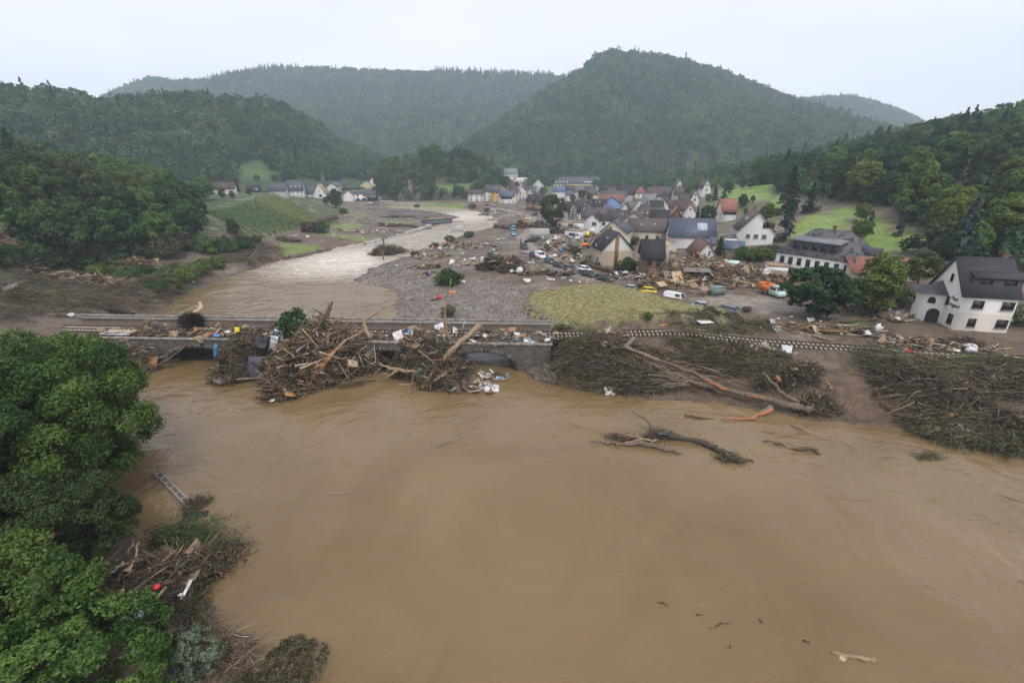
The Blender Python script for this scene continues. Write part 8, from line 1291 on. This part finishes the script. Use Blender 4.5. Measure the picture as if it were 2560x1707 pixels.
# single bits of litter and boards
def bits(v, poly, n, what, label, group, smin=.5, smax=1.2, mats=('plastic_white',)):
    for q in pts_in(gpoly(v, poly), n, int(rng.integers(1e6))):
        s = random.uniform(smin, smax) * .75; m_ = random.choice(mats)
        if what == 'plank': a = random.random() * 6.28; plank(q + (0, 0, .15), q + np.array((math.cos(a) * s, math.sin(a) * s, .15 + random.uniform(0, .3))), random.uniform(.1, .3), .08, m_, label, group)
        elif what == 'bag': lump(q, s, m_, label, 'bag', group)
        else: sheet(q + (0, 0, .2), s * random.uniform(.8, 1.6), s, (random.gauss(0, .35), random.gauss(0, .35), random.random() * 6), m_, label, 'panel', t=.05, group=group, cat='panel', crumple=.03, n=3)
bits('M', [(700, 900), (1300, 800), (2000, 900), (2000, 1200), (1300, 1250), (800, 1250)], 26, 'panel', 'small white panel lying on the gravel bank', 'white panels on the gravel bank', .5, 1.3, ('plastic_white',)); bits('M', [(700, 900), (1300, 800), (2200, 700), (2300, 1200), (1300, 1250), (800, 1250)], 26, 'plank', 'brown plank lying on the gravel bank', 'planks on the gravel bank', .8, 2.4, ('wood_brown', 'wood_tan'))
bits('M', [(1600, 760), (2100, 700), (2100, 900), (1700, 900)], 9, 'panel', 'teal or grey roof sheet in the wreckage behind the gravel bank', 'roof sheets in the wreckage', 1.4, 2.8, ('plastic_teal', 'steel_grey')); bits('N', [(900, 380), (1400, 380), (1800, 520), (1000, 520)], 12, 'bag', 'white appliance or bag on the mud beside the parked cars', 'white lumps beside the cars', .8, 1.5)
bits('O', [(820, 840), (1700, 840), (2200, 960), (1900, 1020), (900, 950)], 18, 'plank', 'pale broken branch or lath on the weedy drift', 'laths on the weedy drift', .8, 2.2, ('wood_tan', 'wood_pale')); bits('J', [(0, 40), (500, 60), (900, 200), (500, 220), (0, 160)], 16, 'bag', 'white bag in the debris below the hotel', 'white bags below the hotel', .5, 1.1)
bits('J', [(1100, 200), (1800, 250), (2352, 380), (2300, 440), (1400, 380)], 20, 'plank', 'light plank in the debris along the track before the guest house', 'planks before the guest house', 1.0, 2.8, ('wood_tan', 'wood_pale', 'wood_orange')); bits('J', [(1100, 300), (2352, 420), (2352, 800), (1500, 700)], 12, 'bag', 'small white rag on the flattened brush of the right bank', 'white rags on the right bank', .35, .8)
bits('I', [(300, 300), (1100, 300), (1700, 500), (1000, 560), (300, 560)], 10, 'bag', 'small white rag in the crown of the fallen tree', 'white rags in the fallen tree', .3, .7); bits('F', [(0, 420), (1200, 330), (1500, 430), (900, 620), (0, 560)], 16, 'plank', 'loose brown plank on the left bank', 'planks on the left bank', 1.2, 3.2, ('wood_brown', 'wood_tan')); bits('F', [(0, 350), (1700, 250), (1500, 420), (0, 450)], 16, 'bag', 'white bag in the debris on the left bank', 'white bags on the left bank', .5, 1.2)
bits('A', [(1000, 1120), (1900, 1050), (2100, 1150), (1600, 1260), (1100, 1240)], 14, 'panel', 'small pale board on the flooded garden plots', 'pale boards on the garden plots', .8, 1.6, ('plastic_white', 'wood_pale')); bits('C', [(200, 1100), (1100, 1450), (700, 1550), (0, 1400)], 16, 'panel', 'pale scrap lying on the mud by the village road', 'scraps by the village road', .5, 1.4, ('plastic_white', 'plastic_teal', 'steel_grey'))
sheet(gpt('M', 1510, 760, .8), 3.4, 2.4, (.6, .2, .3), 'plastic_orange', 'orange tarpaulin in the wreckage by the river', 'tarpaulin', crumple=.12); lump(gpt('H', 845, 115, .1), 1.2, 'plastic_red', 'bright red chair remains on the gravel above the bridge', 'plastic_chair', cat='chair', squash=.9); sheet(gpt('H', 800, 122, .2), 1.6, 1.0, (.1, .1, .1), 'wood_dark', 'dark board beside the red chair on the gravel', 'board'); sheet(gpt('N', 145, 605, .3), 1.6, .8, (.2, .1, .2), 'plastic_orange', 'orange crate on the gravel behind the bare standing tree', 'crate', t=.4); sheet(gpt('C', 410, 735, .6), 3.4, 2, (.1, 0, .2), 'plastic_yellow', 'yellow excavator shovel and mat on the road by the huge tree', 'mat', crumple=.05); lump(gpt('C', 1290, 1000, .4), 2.2, 'plastic_yellow', 'yellow bin beside the white house', 'bin', cat='bin', squash=.9)
sheet(gpt('N', 1035, 140, .3), 4.2, 1.8, (.05, .05, -.35), 'paint_mint', 'mint and white boat-like panel behind the black off-road car', 'panel', t=.3); sheet(gpt('N', 1075, 265, .3), 2.4, 1.6, (.2, .1, .2), 'paint_mint', 'mint green tub half sunk in mud below the white van', 'tub', crumple=.08, t=.3); lump(gpt('N', 1020, 490, .2), 2.6, 'plastic_white', 'grey-white bath tub lying on the mud near the puddle', 'tub', cat='tub', squash=.35); lump(gpt('N', 930, 390, .2), 2.2, 'plastic_white', 'white washing machine wreck beside the branch pile', 'appliance', cat='appliance', squash=.9); lump(gpt('N', 850, 380, .2), 1.6, 'plastic_white', 'white box wreck beside the brush mound', 'appliance', cat='appliance', squash=.6); lump(gpt('N', 120, 360, .2), 1.6, 'tarp_dark', 'black rubbish bag beside the reed tuft'); lump(gpt('N', 1555, 265, .2), 1.8, 'plastic_white', 'white lump on the plot in front of the beige house')
sheet_of_water('N', [(1270, 555), (1470, 540), (1470, 580), (1300, 585)], gz1(*gpt('N', 1370, 562)[:2]) + .12, 'puddle beside the dry meadow')
# ------------------------------------------------------------------ near left bank
def near_kind(k, mat, h, r, h0, nl, nq, size, seed, lr=.3, shape='round', tr=.3, nb=16):
    P, N, Cn, L = crown_pts(h0, h, r, nl, nq, lr=lr, seed=seed, shape=shape, jit=.3); mb = MB(); mb.leaves(P, N, size * (.55 + .9 * rng.random(len(P))), asp=.8); o = mb.build('crown', mat); col.objects.unlink(o); KIND[k] = (o.data, trunk_mesh('trunk', h, tr, Cn, nb=nb, seed=seed), h)
near_kind('near0', 'leaf_near', 14.5, 8.6, .8, 260, 118000, .20, 61, lr=.115); near_kind('near1', 'leaf_dark', 9, 6.2, .3, 190, 80000, .18, 62, lr=.13); near_kind('near2', 'leaf_near', 6.5, 4.4, .2, 150, 46000, .145, 63, lr=.13, tr=.12); near_kind('near3', 'leaf_silver', 4, 1.5, .3, 60, 2600, .15, 64, lr=.17, shape='egg', tr=.05); near_kind('near4', 'leaf_olive', 2.6, 2.2, 0, 70, 5200, .13, 65, lr=.17, tr=.05)
def put(k, x, y, h, lb, wide=1.0, cat='tree', name='broadleaf_tree'): return tree(k, (x, y, max(gz1(x, y), .1)), h, lb, None, name, wide=wide, cat=cat)
put('near0', -41.4, 34.0, 15.4, 'large leafy maple-like tree overhanging the brown river on the near bank'); put('near0', -49, 45, 12.6, 'rounded leafy tree behind the large overhanging one', .85); put('near1', -33.2, 24.4, 8.2, 'dark shaded tree under the large overhanging one'); put('near1', -42, 26, 11, 'dense dark tree at the edge of the near bank')
put('near2', -23.5, 15.5, 6.6, 'bright green near shrub tree at the lower bank', 1.1); put('near2', -28.5, 17.5, 7.6, 'dark green near shrub tree beside the bright one'); put('near2', -19.6, 14.5, 3.6, 'low green sapling clump on the near bank', cat='shrub', name='shrub'); put('near3', -18.6, 18.6, 3.9, 'silvery poplar sapling on the near bank', cat='shrub', name='shrub'); put('near3', -19.6, 18.0, 2.8, 'smaller silvery sapling beside the poplar sapling', cat='shrub', name='shrub'); put('near4', -13.3, 18.8, 2.3, 'grey-green shrub at the near water edge', cat='shrub', name='shrub'); put('near4', -21.5, 21.5, 2.0, 'flood-browned shrub beneath the driftwood on the near bank', cat='shrub', name='shrub'); put('near4', -15.5, 17.2, 1.8, 'small grey-green shrub among the reeds on the near bank', cat='shrub', name='shrub')
brush('reeds', 'bent dry reeds along the near water edge', [wpt('P', x, y)[:2] for x, y in [(470, 1560), (560, 1560), (650, 1650), (700, 1707), (560, 1720), (460, 1640)]], 1500, 1.5, -.6, .8, .012, leaf=2500, H=.7, leafsz=.12, pal='planks', green=.3, lm='reed_brown')
hc = gpt('L', 1000, 560); heap('driftwood_pile', 'driftwood, planks and reeds caught on the near bank', hc, 4.8, 4.2, .3, 2.1, 2000, 1.4, .028, 'brush', None, tilt=.5, leaf=6000, leafsz=.2, boards=8)
brush('fallen_branches', 'leafy broken branches reaching from the driftwood over the water', [wpt('L', x, y)[:2] for x, y in [(950, 260), (1200, 230), (1350, 330), (1300, 480), (1000, 450)]], 150, 2.6, .45, .5, .02, leaf=10000, H=1.5, leafsz=.17, green=.8)
def np_(x0, y0, h0, x1, y1, h1, w_, m_, lb): plank(gpt('L', x0, y0, h0), gpt('L', x1, y1, h1), w_, .1, m_, lb)
np_(795, 580, 2.4, 775, 940, .8, .28, 'wood_orange', 'long upright orange plank on the near driftwood'); np_(830, 660, 2.2, 815, 860, 1.2, .24, 'wood_tan', 'grey-tan plank beside the long orange one'); np_(720, 700, 2.4, 980, 510, 2.6, .18, 'wood_brown', 'brown beam lying across the near driftwood'); np_(760, 700, 2.5, 960, 605, 2.6, .16, 'wood_orange', 'thin orange-brown lath across the near driftwood'); np_(975, 690, 2.3, 1085, 565, 2.4, .14, 'wood_tan', 'thin tan lath on the near driftwood'); np_(510, 880, 1.6, 600, 680, 2.2, .14, 'wood_orange', 'rusty lath leaning in the near shrubs'); np_(930, 590, 2.4, 1040, 620, 2.3, .14, 'wood_grey', 'short grey lath on the near driftwood'); np_(1080, 840, .5, 1240, 880, .4, .6, 'wood_grey', 'wide grey board at the foot of the near driftwood')
sheet(gpt('L', 880, 705, 2.4), 1.1, 1.3, (.4, .2, .3), 'plastic_white', 'crumpled white sack on the near driftwood', 'sack', crumple=.1); sheet(gpt('L', 862, 640, 2.5), .5, .8, (.5, .2, .3), 'plastic_white', 'small white sack above the crumpled one', 'sack', crumple=.1); sheet(gpt('L', 885, 400, 2.2), .65, .55, (.6, .2, .4), 'wood_pale', 'beige board high on the near driftwood', 'board'); sheet(gpt('L', 825, 435, 2.2), .6, .5, (.5, .2, .2), 'wood_tan', 'tan board beside the beige one', 'board'); lump(gpt('L', 1025, 570, 2.3), .5, 'plastic_red', 'red crushed can on the near driftwood', 'can', cat='can'); lump(gpt('L', 942, 630, 2.4), .4, 'plastic_red', 'small red cloth on the near driftwood', 'cloth', cat='cloth'); sheet(gpt('L', 1215, 580, 1.6), .2, 1.3, (.4, .3, .1), 'plastic_white', 'strip of white plastic film on the near driftwood', 'plastic_strip', crumple=.2); lump(gpt('L', 1180, 620, 1.4), .35, 'plastic_white', 'small white plastic lump on the near driftwood'); lump(gpt('L', 610, 810, 1.6), .5, 'plastic_white', 'white paper scrap in the near shrubs')
log(G_('L', (835, 340, 2.2), (880, 230, 3.2), (855, 185, 3.9)), [.12, .1, .08], 'wood_grey', 'bare grey limb rising from the near driftwood'); log(G_('L', (860, 420, 2.2), (905, 260, 3.4)), [.1, .05], 'wood_tan', 'pale pointed stick rising from the near driftwood'); log(G_('L', (720, 480, 2.0), (800, 400, 2.8)), [.09, .08], 'wood_grey', 'grey crooked limb left of the beige board')
# floating rail with its clump of reeds
a = wpt('K', 1050, 1235, .25); b = wpt('K', 1290, 1475, .25); rb = thing('barrier_rail', (a[0], a[1], 0), 'twin steel barrier rail drifting beside the large overhanging tree', 'barrier'); iv = Matrix.Translation(-Vector(rb.location)); dd = (b - a) / np.linalg.norm(b - a); nn_ = np.array((-dd[1], dd[0], 0))
for s in (-.22, .22):
    mb = MB(); mb.tube([a + nn_ * s, b + nn_ * s], [.07, .07], 6); o = mb.build('rail', 'steel_grey'); o.parent = rb; o.matrix_parent_inverse = iv
for k in range(7):
    q = a + (b - a) * (k + .5) / 7; mb = MB(); mb.tube([q - nn_ * .3, q + nn_ * .3], [.05, .05], 5); o = mb.build('cross_bar', 'steel_grey'); o.parent = rb; o.matrix_parent_inverse = iv
heap('reed_clump', 'clump of drifted reeds at the end of the barrier rail', wpt('K', 1325, 1470), 1.2, .9, .4, .7, 320, .8, .016, 'brush', None, base=-.05, leaf=500, leafsz=.14, tilt=.6); sheet(wpt('K', 1320, 1535, .12), 1.9, .7, (.25, .0, .35), 'tarp_dark', 'black tarpaulin floating under the drifted reed clump', 'tarpaulin', crumple=.1)
# dry meadow grass
P = pts_in(MEAD, 5000, 5); mb = MB(); n = len(P); a = rng.normal(size=n) * .8 + .3; d = np.stack((np.cos(a), np.sin(a), .9 + .4 * rng.random(n)), 1) * (.14 + .2 * rng.random(n))[:, None]; mb.sticks(P, P + d, .03, .004, m=(rng.random(n) < .25).astype(int)); tag(mb.build('dry_grass', ['grass_dry', 'grass_green']), 'flattened yellow grass on the dry meadow', 'grass', kind='stuff')
# ------------------------------------------------------------------ the valley's haze
m = bpy.data.materials.new('haze_air'); m.use_nodes = True; nt = m.node_tree; nt.nodes.clear()
out = nt.nodes.new('ShaderNodeOutputMaterial'); pv = nt.nodes.new('ShaderNodeVolumePrincipled'); pv.inputs['Color'].default_value = (.77, .91, 1.0, 1); pv.inputs['Density'].default_value = .00027; pv.inputs['Anisotropy'].default_value = .0
nt.links.new(pv.outputs[0], out.inputs['Volume']); MATS['haze_air'] = m
mb = MB(); mb.box((0, 1250, 215), (7000, 2900, 480)); tag(mb.build('haze', 'haze_air'), 'pale blue morning haze filling the valley', 'haze', kind='stuff')
